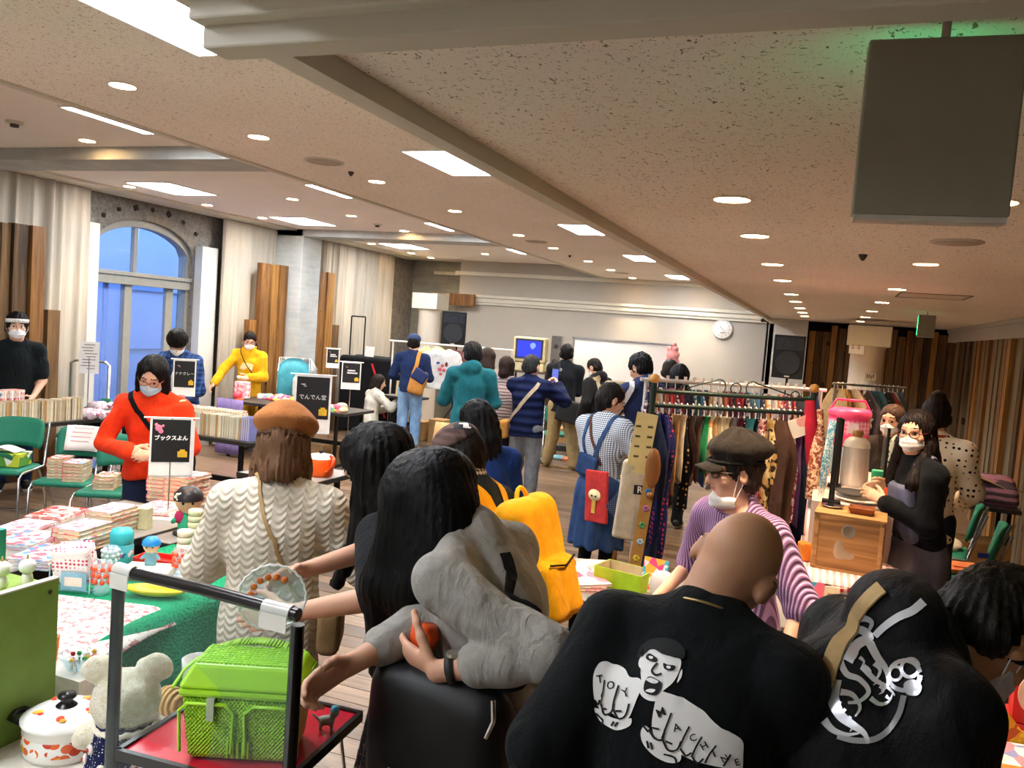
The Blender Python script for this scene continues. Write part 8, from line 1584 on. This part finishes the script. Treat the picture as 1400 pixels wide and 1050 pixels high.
for k, (px, py, rr2, zz_, l) in enumerate(((1190, 690, .16, .05, 'large cream oval platter beside the apron person'), (1165, 683, .1, .085, 'dark-rimmed plate on the large platter'), (1200, 678, .06, .09, 'small white bowl on the large platter'))):
    o = MB().lathe([(.0001, .0), (rr2 * .6, .0), (rr2, .02), (rr2 * .98, .026), (rr2 * .6, .008), (.0001, .008)], n=30).build('plate', plain(['#e6d8c8', '#4a4440', '#eee8e0'][k], .3), None, (.27 + (0, -.05, .07)[k], 5.28 + (0, .02, .04)[k], T2 + (0, .026, .026)[k])); tag(o, l, 'plate')
c = at_d(1167, 580, 6.4); t = empty('pink_cooler', (.2, 6.45, T2 + .2), .2, 'hot pink lidded cooler drum at the back of the stall', 'cooler'); s_ = .14; MB().lathe([(.0001, 0), (s_ * .92, 0), (s_, .02), (s_, .22), (s_ * .98, .23)], n=36).build('drum', plain('#f0487e', .4), t); MB().lathe([(s_ + .001, .09), (s_ + .003, .095), (s_ + .003, .185), (s_ + .001, .19)], n=36).build('checked_band', m_check('pink_check', '#f6b8cc', '#e8709a', .03), t); MB().lathe([(s_ + .008, .22), (s_ + .008, .25), (s_ * .9, .27), (.0001, .272)], n=36).build('lid', plain('#f0507f', .35), t); MB().box((0, -s_ - .004, .14), (.07, .006, .07)).build('plain_badge', plain('#f2dce4', .5), t)
MB().tube([(-s_, 0, .25), (-s_ * .7, 0, .33), (s_ * .7, 0, .33), (s_, 0, .25)], .009, 8).build('handle', plain('#e83c74', .4), t)
o = MB().box((0, 0, .1), (.3, .28, .2)).build('clear_tub', plain('#a8c4d0', .3), None, (.2, 6.45, T2), bevel=.01); tag(o, 'pale blue tub under the hot pink cooler', 'tub')
for k, (x_, y_, col, l) in enumerate(((.4, 6.05, '#2aa878', 'green toy block at the back of the stall'), (.45, 5.6, '#e85a3c', 'red toy block beside the urn'), (-.01, 4.86, '#f08a30', 'orange flower ornament at the stall front'), (.04, 5.7, '#e8c8a8', 'cream packet on the stall'), (.05, 6.2, '#f0a0a8', 'pink packet on the stall'))): o = MB().box((0, 0, .05), (.08, .06, .1)).build('stall_goods', plain(col, .4), None, (x_, y_, T2 if y_ > 5.05 else TZ + .01), (0, 0, k), bevel=.012); tag(o, l, 'goods')
# clear screen beside the apron woman
c = at_d(1205, 600, 5.6); t = empty('table_screen', (.43, 5.9, T2), 0, 'clear screen with a dark post beside the apron person', 'screen'); MB().tube([(0, 0, 0), (0, 0, .4)], .01, 8).build('post', M_BLACK, t); MB().box((-.0, .2, .22), (.004, .4, .34)).build('pane', glass('#eef4f4', .06, .12, 'acrylic'), t); MB().box((0, 0, .008), (.06, .1, .016)).build('foot', M_BLACK, t)
# ================= lower table with packets in front of the stall
table(-.04, .5, 2.95, 3.68, 'low-lit table with boxed sweets in front of the checked stall', m=plain('#d6cfc8', .5))
for k, (px, py, w_, h_, m_, l) in enumerate(((1110, 818, .075, .13, m_print('catcard', ['#4ab0d8', '#f0708a', '#f0a030', '#4ab0d8'], 14), 'bright blue and pink upright card packet'), (1133, 822, .07, .12, plain('#e6d4b8', .6), 'cream upright card with a fork drawing'))):
    c = on_z(px, py + 35, TZ); o = MB().box((0, 0, h_ / 2), (w_, .012, h_)).build('card_packet', m_, None, (c.x, c.y + .12, TZ + .02), (R_(-8), 0, 0)); tag(o, l + ' on the table of boxed sweets', 'packet')
    if k == 1: MB().box((0, -.007, h_ * .55), (.03, .002, .05)).build('fork_print', plain('#b08a60', .6), o)
o = MB().box((0, 0, .01), (.2, .05, .02)).build('card_rack', M_BLACK, None, (.03, 3.56, TZ)); tag(o, 'black rail holding the upright card packets', 'rail')
for k in range(2):
    c = on_z(1108 + 26 * k, 850, TZ); t = empty('sweet_bag', (c.x, c.y + .02, TZ), 0, ('left', 'right')[k] + ' clear bag of red and yellow beads on the table of boxed sweets', 'plastic bag'); 
    for i in range(26): MB().ball((.028 * math.cos(i * 2.4) * (i % 5) / 4, .02 * math.sin(i * 2.4) * (i % 4) / 3, .012 + .0028 * i), .010, 7).build('bead', plain(['#e0402a', '#f0b828', '#e87a2a'][i % 3], .35), t)
    D = SDF(); D.ell((0, 0, .048), (.044, .034, .052), None, .01); sdf_obj('film', D, .012, glass('#fbf2ee', .1, .14, 'bag_film'), t)
c = on_z(1122, 895, TZ); t = empty('print_box', (c.x - .02, c.y + .05, TZ), R_(-6), 'white carton with red and blue print at the front of the boxed sweets', 'box'); MB().box((0, 0, .045), (.16, .09, .09)).build('carton', plain('#ece2d4', .55), t, bevel=.003); MB().box((-.05, -.046, .045), (.07, .003, .035)).build('red_panel', plain('#b82040', .5), t); MB().ball((-.05, -.046, .075), (.012, .002, .012), 8).ball((-.06, -.046, .015), (.012, .002, .012), 8).build('blue_dots', plain('#3a78b0', .5), t); MB().box((.02, -.046, .045), (.03, .002, .03)).build('square_print', plain('#c8b8a0', .5), t); MB().box((0, 0, .091), (.12, .03, .002)).build('pink_panel', plain('#e87a80', .5), t)
# ================= chairs and boxes on the far right
chair(.98, 6.4, R_(80), 'green chair with an orange folder at the right edge'); o = MB().box((0, 0, .02), (.34, .26, .03)).box((.05, -.05, .04), (.16, .03, .01)).build('orange_folder', plain('#f08a58', .6), None, (.97, 6.4, .455), (0, 0, .2)); tag(o, 'orange document folder on the green chair at the right edge', 'folder')
chair(.95, 7.1, R_(80), 'green chair with crumpled paper beyond the one with the orange folder')
D = SDF(); D.ell((0, 0, .03), (.16, .12, .035), None, .01); D.wrinkle(.02, 40, 3); o = sdf_obj('crumpled_paper', D, .014, plain('#e6d8c4', .8), None, None, (.95, 7.1, .455)); tag(o, 'crumpled cream paper on the rear green chair at the right', 'paper')
table(.9, 1.6, 7.7, 8.4, 'dark table heaped with pink cloth by the right wall', m=M_TDARK)
D = SDF(); D.box((0, 0, .09), (.32, .28, .09), None, .05); D.wrinkle(.03, 16, 3); o = sdf_obj('folded_cloth_pile', D, .018, m_stripes('pinkpile', '#b07a88', '#5a4a50', .06, 'Z', warp=.05), None, None, (1.28, 8.05, .72)); tag(o, 'pile of folded pink cloth on the dark table by the right wall', 'cloth'); o = MB().sheet(lambda u, v: ((u - .5) * .7, (v - .5) * .5, .03 * math.sin(5 * u)), 10, 4).build('kraft_sheet', plain('#c8ac78', .8), None, (1.28, 8.05, .93), (0, R_(8), 0), solid=.006); tag(o, 'kraft paper sheet over the folded pink cloth', 'paper')
for k, (x_, y_, z_, w_, h_) in enumerate(((1.25, 5.75, 0, .4, .3), (1.35, 7.95, 0, .4, .4), (.95, 5.4, 0, .25, .35))): o = MB().box((0, 0, h_ / 2), (w_, .34, h_)).build('cardboard_box', plain('#b0824c', .8), None, (x_, y_, z_), (0, 0, .2 * k), bevel=.004); MB().box((0, -.172, h_ * .75), (.1, .004, .04)).build('blue_label', plain('#2a3a9a', .5), o); tag(o, ['cardboard box with a blue label before the green chairs', 'cardboard box under the dark table by the right wall', 'cardboard box behind the apron person'][k], 'box')
for k in range(6): t = empty('louvred_tray', (.72, 7.7, .16 + .075 * k), 0, '%s grey tray in the ribbed stack beside the polka-dot blouse' % ORDN[k], 'tray', 'grey ribbed tray stack'); MB().box((0, 0, .03), (.3, .2, .05)).build('tray_body', plain('#b8b2a8', .4, .3), t, bevel=.006)
o = MB().box((0, 0, .08), (.3, .2, .16)).build('stack_base', plain('#4a4644', .6), None, (.72, 7.7, 0)); tag(o, 'dark block under the ribbed tray stack', 'block')
D = SDF(); D.box((0, 0, .2), (.28, .2, .2), None, .06); D.wrinkle(.03, 14, 6); o = sdf_obj('grey_coat', D, .016, cloth('#4a5250'), None, None, (1.1, 5.1, .0)); tag(o, 'dark grey coat heaped low beside the apron person', 'coat')
# notices on the round column
c = on_y(1172, 470, 12.3); o = MB().box((0, 0, 0), (.2, .004, .28)).build('paper_notice', M_PAPER, None, (c.x, 12.36, c.z), (0, 0, -.3)); tag(o, 'white notice with red lettering on the round column', 'notice'); mb = MB(); [mb.box((-.05 + .08 * i, -.004, .08 - .035 * k), (.025, .002, .02)) for i in range(2) for k in range(5)]; mb.build('lettering', plain('#c86a80', .8), o)
c = on_y(1190, 515, 12.36); o = MB().box((0, 0, 0), (.14, .004, .1)).build('small_notice', plain('#b8a890', .8), None, (c.x, 12.36, c.z), (0, 0, -.1)); tag(o, 'small dark-lettered notice low on the round column', 'notice'); mb = MB(); [mb.box((-.04 + .025 * k, -.004, .01 * math.sin(9 * k)), (.012, .002, .05)) for k in range(4)]; mb.build('lettering', plain('#2a2420', .8), o)
# ================= bottom right stall and the yellow-green carton
table(.51, 1.3, 2.6, 3.25, 'dark table with boxed toys at the bottom right', m=M_TDARK, z=.70); BZ = .70
def rb(px, py, z): return on_z(px, py, z)
c = rb(1400, 960, .86); t = empty('red_tin', (.77, 3.02, BZ), R_(-8), 'red toy box with a pale oval and yellow letter at the right edge', 'box'); MB().box((0, 0, .17), (.22, .16, .18)).build('carton', plain('#c8181c', .4), t, bevel=.004); MB().lathe([(.0001, 0), (.05, 0), (.048, .004)], (-.06, -.081, .18), 24, Matrix(((.8, 0, 0), (0, 0, -1), (0, 1.2, 0)))).build('pale_oval', plain('#ecc0a4', .6), t); mb = MB(); text(mb, 'F', .09, frame((1, 0, 0), (0, 0, 1)), (.04, -.084, .2), bold=.004); mb.build('yellow_letter', plain('#f0c020', .5), t); MB().box((0, 0, .04), (.24, .17, .08)).build('red_base', plain('#a81a20', .45), t, bevel=.01); MB().box((0, -.086, .06), (.24, .004, .006)).build('gold_line', plain('#d8a850', .4), t)
for k in range(3): MB().cyl((-.07 + .02 * k, -.07, .25), (-.06 + .025 * k, -.075, .32), .008, .003, 8).build('feather', plain(['#5a8a4a', '#e8e0d0', '#3a6a5a'][k], .5), t)
c = rb(1345, 1010, BZ); o = MB().box((0, 0, .04), (.09, .08, .08)).build('yellow_carton', plain('#e8c828', .5), None, (.575, 3.0, BZ), (0, 0, .3), bevel=.003); tag(o, 'small yellow carton beside the red toy box', 'box')
o = MB().add([(0, 0, 0), (.14, 0, 0), (.0, 0, .16)], [(0, 1, 2)]).build('yellow_pennant', m_print('penn', ['#e8c020', '#d8a018', '#e8c020', '#b85a20'], 30), None, (.6, 2.9, BZ + .0), (0, 0, .2), solid=.008); tag(o, 'yellow paper pennant leaning on the red toy box', 'pennant')
for k in range(2): o = MB().box((0, 0, .02), (.22, .16, .035)).build('picture_box', m_print('pbox%d' % k, [['#f0d8d0', '#e88a98', '#fbf0ea', '#8a90c0'], ['#e0a850', '#c87a3a', '#f0d8a0']][k], 10), None, (.65 + .02 * k, 2.82 - .16 * k, BZ), (0, 0, .15), bevel=.003); tag(o, ['flat pink picture box at the bottom right', 'flat orange picture box at the bottom right corner'][k], 'box')
c = at_d(760, 1030, 3.0); o = MB().box((0, 0, .25), (.2, .16, .5)).build('yellow_green_carton', m_print('ygc', ['#b0a818', '#a8a018', '#b4ac20', '#2a2a14'], 9), None, (c.x - .02, c.y, 0), (0, 0, .3), bevel=.004); tag(o, 'tall yellow-green carton on the floor behind the fist-print t-shirt', 'box')
# ================= prints on the two jackets nearest the camera
def blob(pts, n=6):
    """closed smooth outline through points"""
    out = []; L = len(pts)
    for i in range(L):
        p0, p1, p2, p3 = [Vector((*pts[(i + k) % L], 0)) for k in (-1, 0, 1, 2)]
        for j in range(n):
            t = j / n; q = .5 * ((2 * p1) + (p2 - p0) * t + (2 * p0 - 5 * p1 + 4 * p2 - p3) * t * t + (3 * p1 - p0 - 3 * p2 + p3) * t ** 3); out.append((q.x, q.y))
    return out
def stroke(pts, w0, w1=None):
    """tapered ribbon along points"""
    w1 = w0 if w1 is None else w1; P_ = [Vector((*p, 0)) for p in pts]; a, b = [], []
    for i, p in enumerate(P_):
        t = (P_[min(i + 1, len(P_) - 1)] - P_[max(i - 1, 0)]).normalized(); n = Vector((-t.y, t.x, 0)); w_ = (w0 + (w1 - w0) * i / (len(P_) - 1)) / 2; a.append((p + n * w_)[:2]); b.append((p - n * w_)[:2])
    return a + b[::-1]
def open_curve(pts, n=6):
    out = []; L = len(pts)
    for i in range(L - 1):
        p0, p1, p2, p3 = [Vector((*pts[max(0, min(L - 1, i + k))], 0)) for k in (-1, 0, 1, 2)]
        for j in range(n):
            t = j / n; q = .5 * ((2 * p1) + (p2 - p0) * t + (2 * p0 - 5 * p1 + 4 * p2 - p3) * t * t + (3 * p1 - p0 - 3 * p2 + p3) * t ** 3); out.append((q.x, q.y))
    return out + [tuple(pts[-1])]
class Print:
    """flat print whose shapes are given in photo pixels and laid onto a garment along the viewing line"""
    def __init__(s, pers, bvh):
        s.p = pers; s.bvh = bvh; s.inv = pers.e.matrix_basis.inverted(); s.o = s.inv @ Vector(CAMP)
    def lay(s, name, polys, m, off=.003, cell=18, parent=None):
        mb = MB(); last = None
        for poly in polys:
            bm = bmesh.new(); vs = [bm.verts.new((x, y, 0)) for x, y in poly]
            try: bm.faces.new(vs)
            except ValueError: bm.free(); continue
            for ax in (0, 1):
                a = [p[ax] for p in poly]; t = math.floor(min(a) / cell) * cell + cell
                while t < max(a):
                    co = [0, 0, 0]; co[ax] = t; no = [0, 0, 0]; no[ax] = 1; bmesh.ops.bisect_plane(bm, geom=bm.verts[:] + bm.edges[:] + bm.faces[:], plane_co=co, plane_no=no); t += cell
            bmesh.ops.triangulate(bm, faces=bm.faces[:]); bm.verts.index_update(); out = []; ok = []
            for v in bm.verts:
                d = s.inv.to_3x3() @ Vector(ray(v.co.x, v.co.y)).normalized(); h = s.bvh.ray_cast(s.o, d); ok.append(h[0] is not None)
                out.append(h[0] + h[1].normalized() * off if h[0] is not None and h[1].dot(d) < 0 else (h[0] - d * off if h[0] is not None else Vector((0, 0, 0))))
            fs = [tuple(q.index for q in f.verts) for f in bm.faces if all(ok[q.index] for q in f.verts)]
            mb.add(out, fs, True); bm.free()
        return mb.build(name, m, parent or s.p.e) if mb.f else None
M_PRW = plain('#e9e8e6', .7, var=.02, name='white_print'); M_PRB = plain('#101114', .8, var=0, name='black_print')
PR = Print(*TSHIRT)
def px_text(txt, px, py, size, ang):
    vs, fs = text_mesh(txt, size, 'CENTER', 1.0, size * .012); c, s_ = math.cos(ang), math.sin(ang); return [[(px + (vs[i].x * c + vs[i].y * s_), py - (vs[i].y * c - vs[i].x * s_)) for i in f] for f in fs]
# left fist, face, right fist  (photo pixels)
fist1 = blob([(812, 955), (811, 925), (818, 908), (828, 904), (838, 908), (847, 910), (856, 916), (862, 926), (875, 928), (879, 938), (870, 960), (860, 982), (848, 984), (838, 975), (826, 978), (818, 965)])
thumb1 = blob([(812, 968), (822, 970), (836, 980), (852, 984), (864, 982), (862, 992), (846, 998), (834, 994), (820, 984)])
face = blob([(877, 918), (879, 900), (890, 889), (906, 892), (920, 899), (931, 903), (929, 918), (920, 934), (906, 946), (899, 958), (886, 957), (876, 948), (878, 934)])
ear1, ear2 = blob([(874, 908), (878, 896), (880, 904), (877, 914)]), blob([(930, 920), (933, 916), (932, 926), (926, 934)])
fist2 = blob([(892, 992), (896, 962), (901, 946), (914, 948), (926, 952), (934, 954), (943, 960), (954, 967), (963, 973), (973, 984), (986, 995), (999, 1001), (1014, 1012), (1015, 1030), (1012, 1056), (994, 1050), (974, 1046), (950, 1040), (930, 1030), (912, 1022), (898, 1008)])
thumb2 = blob([(877, 1000), (884, 992), (896, 1004), (914, 1020), (930, 1026), (930, 1040), (914, 1042), (894, 1032), (880, 1016)])
PR.lay('left_fist_print', [fist1, thumb1], M_PRW, .003); PR.lay('face_print', [face, ear1, ear2], M_PRW, .003); PR.lay('right_fist_print', [fist2, thumb2], M_PRW, .003)
lines = []
L_ = lambda pts, w_=2.6: lines.append(stroke(open_curve(pts), w_))
for pts in ([(827, 930), (824, 950), (822, 962)], [(848, 938), (842, 958), (840, 972)], [(823, 962), (828, 976), (838, 974), (842, 962)], [(841, 970), (848, 982), (857, 978), (862, 962)], [(812, 956), (818, 962), (820, 956)], [(826, 968), (832, 970)], [(844, 972), (852, 972)], [(814, 974), (826, 984), (824, 990)], [(838, 992), (842, 986)], [(843, 993), (847, 987)]): L_(pts)
for pts in ([(919, 974), (912, 992), (906, 1008)], [(943, 992), (936, 1006), (930, 1020)], [(960, 1006), (952, 1020), (946, 1034)], [(979, 1018), (970, 1030), (964, 1042)], [(998, 1030), (988, 1046)], [(889, 996), (896, 1008), (906, 1010), (910, 996)], [(907, 1010), (914, 1024), (926, 1024), (932, 1012)], [(931, 1022), (938, 1032), (946, 1028)], [(947, 1034), (954, 1042), (962, 1036)], [(893, 994), (902, 996)], [(911, 1012), (920, 1016)], [(880, 990), (888, 1000)], [(886, 1012), (888, 1022)], [(891, 1014), (893, 1024)], [(908, 1030), (922, 1034), (926, 1042)]): L_(pts)
for txt, px, py, sz, an in (('T', 820, 929, 15, -.15), ('O', 837, 938, 15, -.1), ('Y', 857, 948, 15, -.3), ('M', 905, 974, 16, -.4), ('A', 926, 994, 15, -.2), ('C', 948, 1008, 14, -.3), ('H', 963, 1019, 14, -.5), ('I', 976, 1030, 14, -.4), ('N', 990, 1036, 13, -.5), ('E', 1006, 1041, 13, -.3)): lines += px_text(txt, px, py, sz, an)
hairp = blob([(874, 900), (878, 886), (892, 876), (912, 874), (928, 880), (937, 892), (934, 902), (924, 900), (908, 896), (892, 888), (882, 896)])
eyes = [blob([(885, 900), (890, 895), (900, 902), (898, 906), (888, 904)]), blob([(908, 908), (914, 910), (924, 912), (920, 918), (910, 916)])]; mouth = blob([(884, 932), (890, 926), (900, 930), (906, 936), (900, 950), (888, 950), (882, 944)]); nose = stroke(open_curve([(900, 908), (893, 918), (898, 924), (906, 922)]), 3)
PR.lay('black_outline', lines + [hairp] + eyes + [mouth, nose], M_PRB, .0055, 14)['kind'] = 'stuff'
PR.lay('tooth_print', [blob([(886, 931), (892, 928), (902, 933), (896, 936)]), blob([(885, 946), (894, 948), (898, 944), (890, 943)])] + [blob([(890, 899), (895, 900), (894, 903), (890, 902)]), blob([(913, 912), (918, 913), (917, 916), (913, 915)])], M_PRW, .0075, 14)['kind'] = 'stuff'
# dragon on the hooded jacket
PD = Print(*DRAGON); M_SIL = plain('#c9cbd0', .25, .6, .05, name='silver_foil_print'); S_ = []
A_ = lambda pts, a, b=None: S_.append(stroke(open_curve(pts, 8), a, b))
A_([(1160, 905), (1172, 884), (1190, 872), (1176, 862), (1160, 878), (1150, 900), (1158, 922), (1176, 930), (1188, 946), (1176, 960), (1160, 962)], 15, 4); A_([(1142, 930), (1140, 955), (1150, 978), (1168, 992), (1182, 1002), (1188, 1016)], 20, 4); A_([(1190, 880), (1200, 900), (1212, 916), (1216, 934), (1206, 946)], 13, 3); A_([(1180, 912), (1196, 930), (1214, 940), (1226, 952)], 10, 2)
A_([(1128, 985), (1140, 998), (1158, 1004), (1176, 1002)], 12, 2); A_([(1144, 912), (1136, 938)], 8, 2); A_([(1166, 852), (1182, 846), (1194, 852), (1188, 866)], 12, 3); A_([(1196, 908), (1204, 918), (1196, 934)], 7, 2); A_([(1150, 948), (1166, 952), (1176, 968), (1170, 980)], 9, 2); A_([(1190, 956), (1202, 964), (1216, 960), (1222, 950)], 8, 2)
for k in range(7): A_([(1158 + 9 * k, 874 + 13 * k), (1164 + 9 * k, 880 + 13 * k), (1162 + 8 * k, 890 + 12 * k)], 5, 1)
for k in range(6): A_([(1136 + 7 * k, 940 + 10 * k), (1128 + 7 * k, 950 + 10 * k)], 5, 1)
ringp = [(1238 + 22 * math.cos(t), 925 + 20 * math.sin(t)) for t in np.linspace(0, 6.1, 22)]; S_.append(stroke(ringp, 6)); S_.append(stroke([(1246 + 12 * math.cos(t), 915 + 12 * math.sin(t)) for t in np.linspace(0, 6.1, 18)], 5)); S_.append(blob([(1238, 936), (1250, 930), (1262, 940), (1256, 952), (1242, 950)])); S_.append(stroke([(1226 + 9 * math.cos(t), 922 + 9 * math.sin(t)) for t in np.linspace(0, 6.1, 16)], 4))
PD.lay('dragon_print', S_, M_SIL, .004, 16)
PD.lay('silver_piping', [stroke(open_curve([(1238, 952), (1232, 976), (1218, 996), (1196, 1010), (1170, 1012), (1146, 1006)], 8), 8)], plain('#8f9092', .4, .4), .004, 16)
PD.lay('hood_stripe', [stroke(open_curve([(1262, 824), (1248, 836), (1230, 844), (1212, 856), (1198, 870)], 6), 12, 9)], plain('#c8c8cc', .4), .005, 14)
PD.lay('shoulder_logo', [blob([(1105, 935), (1112, 925), (1120, 930), (1118, 946), (1108, 952)])], M_SIL, .004, 14)
# strap and cream bag of the dragon-jacket man
P, bv = DRAGON; B = P.thing('shoulder_bag', 'cream shoulder bag with a tan strap across the dragon jacket', 'bag')
def hitp(px, py, off=.008):
    d = PD.inv.to_3x3() @ Vector(ray(px, py)).normalized(); h = bv.ray_cast(PD.o, d); return h[0] + h[1].normalized() * off if h[0] is not None else None
pts = [p for p in (hitp(x, y) for x, y in ((1208, 806), (1190, 822), (1172, 846), (1152, 878), (1138, 910), (1126, 945), (1118, 968))) if p is not None]
if len(pts) > 3: strap_on(P, B, pts, bv, cloth('#c8a878'), .035, 'tan_strap', .007)
e_ = PD.inv @ at_d(1160, 1045, 1.72); D = SDF(); D.box(e_, (.10, .12, .14), None, .05); D.wrinkle(.012, 18, 3); sdf_obj('bag_body', D, .012, cloth('#c8b68c'), B)
